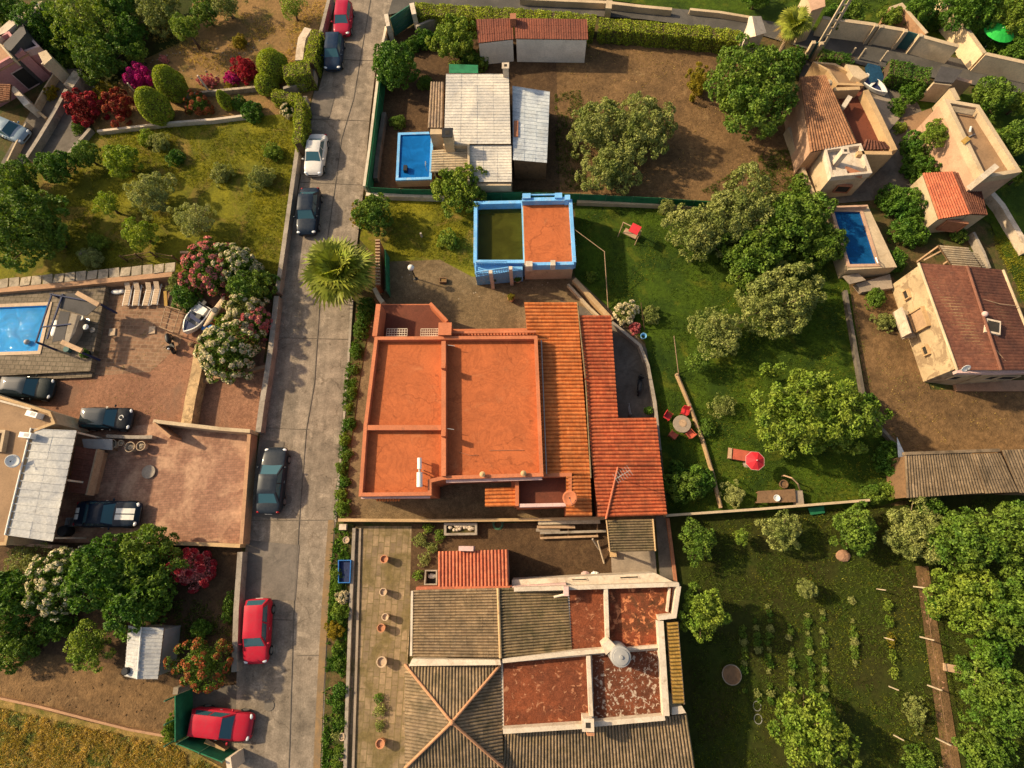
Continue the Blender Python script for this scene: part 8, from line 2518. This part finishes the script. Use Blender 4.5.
xx, yy = P(732, 675, .3)
t = thing('well_cover', 'round dark net covered tank in the vegetable garden', 'tank', (xx, yy, 0))
M().lathe((xx, yy, 0), [(.58, 0), (.60, .25), (.55, .27), (.5, .25), (.05, .27)], 22).build('drum', mt['wood'], t)
M().tube([(xx + .6 * math.cos(k * .33), yy + .6 * math.sin(k * .33), .26) for k in range(20)], .03, 6).build('rim', mt['wall_grey'], t)
for lab, x, y in (('upper ring of hose lying beyond the round tank', 757, 706), ('lower ring of hose lying beyond the round tank', 758, 719)):
    xx, yy = P(x, y, .05)
    tag(M().tube([(xx + .24 * math.cos(k * .36), yy + .28 * math.sin(k * .36), .05) for k in range(18)], .03, 6).build('hose_ring', mt['plastic_grey'], base=(xx, yy, 0)), lab, 'hose ring', 'hose rings in the vegetable garden')
xx, yy = P(958, 667, .3)
tag(M().bar((xx - .9, yy, .3), (xx + .6, yy - .25, .35), .45, .12).build('board', mt['wood_pale'], base=(xx, yy, 0)), 'tan board lying in the orchard trench', 'board')
for lab, b_, t_ in (('thin cane leaning in the lower orchard tree', (985, 742), (972, 728)), ('thin cane beside the trench board', (973, 690), (978, 662))):
    pole('cane', lab, (*P(*b_, 0), 0), (*P(*t_, 2.2), 2.2), .03, 'wood_pale', 'cane', 'canes in the orchard')
# upper right odds and ends
o = M(); rng = random.Random(9)
q = [W(868, 63, .9), W(880, 66, .9), W(885, 80, .7), W(872, 82, .7)]
tag(o.slab(q, .5).build('blue_tarpaulin', mt['teal_tarp'], base=tuple(W(875, 72, 0))), 'dark blue tarpaulin covering a heap by the tan outbuilding', 'tarpaulin')
a, b = W(866, 80, .5), W(882, 92, .5)
d = b - a
t = local_thing('rowing_boat', 'white edged small boat lying by the concrete terrace', 'boat', (*((a + b) / 2).xy, .26), math.atan2(d.y, d.x))
hl = hull(M(), 2.4, 1.1, 0, .4).build('hull', mt['plastic_white'], t); so = hl.modifiers.new('th', 'SOLIDIFY'); so.thickness = .08; so.offset = 1
M().prism([(-1.1, -.42), (.3, -.42), (.9, 0), (.3, .42), (-1.1, .42)], .14, .2).build('floor', mt['navy'], t)
M().box((-.2, 0, .34), (.2, .95, .05)).build('thwart', mt['plastic_white'], t)
xx, yy = P(1000, 31, 2.0)
t = thing('green_parasol', 'bright green oval canvas among dark trees at the top right', 'parasol', (xx, yy, 0))
m = M(); n = 16
vs_ = [(xx, yy, 2.3)]
ca, sa = math.cos(R(-38)), math.sin(R(-38))
for rr, z_ in ((.5, 2.2), (1.0, 1.88)):
    for k in range(n):
        u, v = 1.25 * rr * math.cos(2 * math.pi * k / n), .95 * rr * math.sin(2 * math.pi * k / n)
        vs_.append((xx + u * ca - v * sa, yy + u * sa + v * ca, z_))
m.add(vs_, [(0, 1 + k, 1 + (k + 1) % n) for k in range(n)] + [(1 + k, 1 + n + k, 1 + n + (k + 1) % n, 1 + (k + 1) % n) for k in range(n)])
o = m.build('canopy', mt['green_bright'], t); so = o.modifiers.new('th', 'SOLIDIFY'); so.thickness = .02
M().tube([(xx, yy, 0), (xx, yy, 2.35)], .04, 8).build('pole', mt['plastic_white'], t)
# objects in the grey side yard
a = W(640, 384, .5)
t = local_thing('motor_scooter', 'black scooter parked in the grey side yard', 'scooter', (a.x, a.y, 0), R(80))
for q in (-.62, .62):
    w_ = M().tube([Vector((q, -.06, .24)), Vector((q, .06, .24))], .24, 16).build('wheel', mt['rubber'], t)
    M().tube([Vector((q, -.065, .24)), Vector((q, .065, .24))], .12, 10).build('rim', mt['rim'], w_)
M().ellipsoid((-.35, 0, .58), (.48, .19, .24), 12, 8).build('rear_body', paints['black'], t, smooth=True)
M().ellipsoid((-.3, 0, .80), (.42, .16, .09), 12, 6).build('seat', mt['black'], t, smooth=True)
M().box((.15, 0, .30), (.5, .34, .08)).build('footboard', mt['black'], t)
M().ellipsoid((.50, 0, .62), (.12, .24, .36), 12, 8).build('front_shield', paints['black'], t, smooth=True)
M().tube([(.5, -.34, 1.0), (.46, 0, 1.02), (.5, .34, 1.0)], .025, 6).build('handlebar', mt['black'], t)
t = pot('plant_pot', 'green plant pot against the red tile edge', 648, 411, .25, .45, 'postgreen', plant='dark')
fence('bicycle_rail', 'small white rail on the grey side yard', [(629, 404), (631, 414)], .7, .7, None, 'plastic_grey', 2, .03)
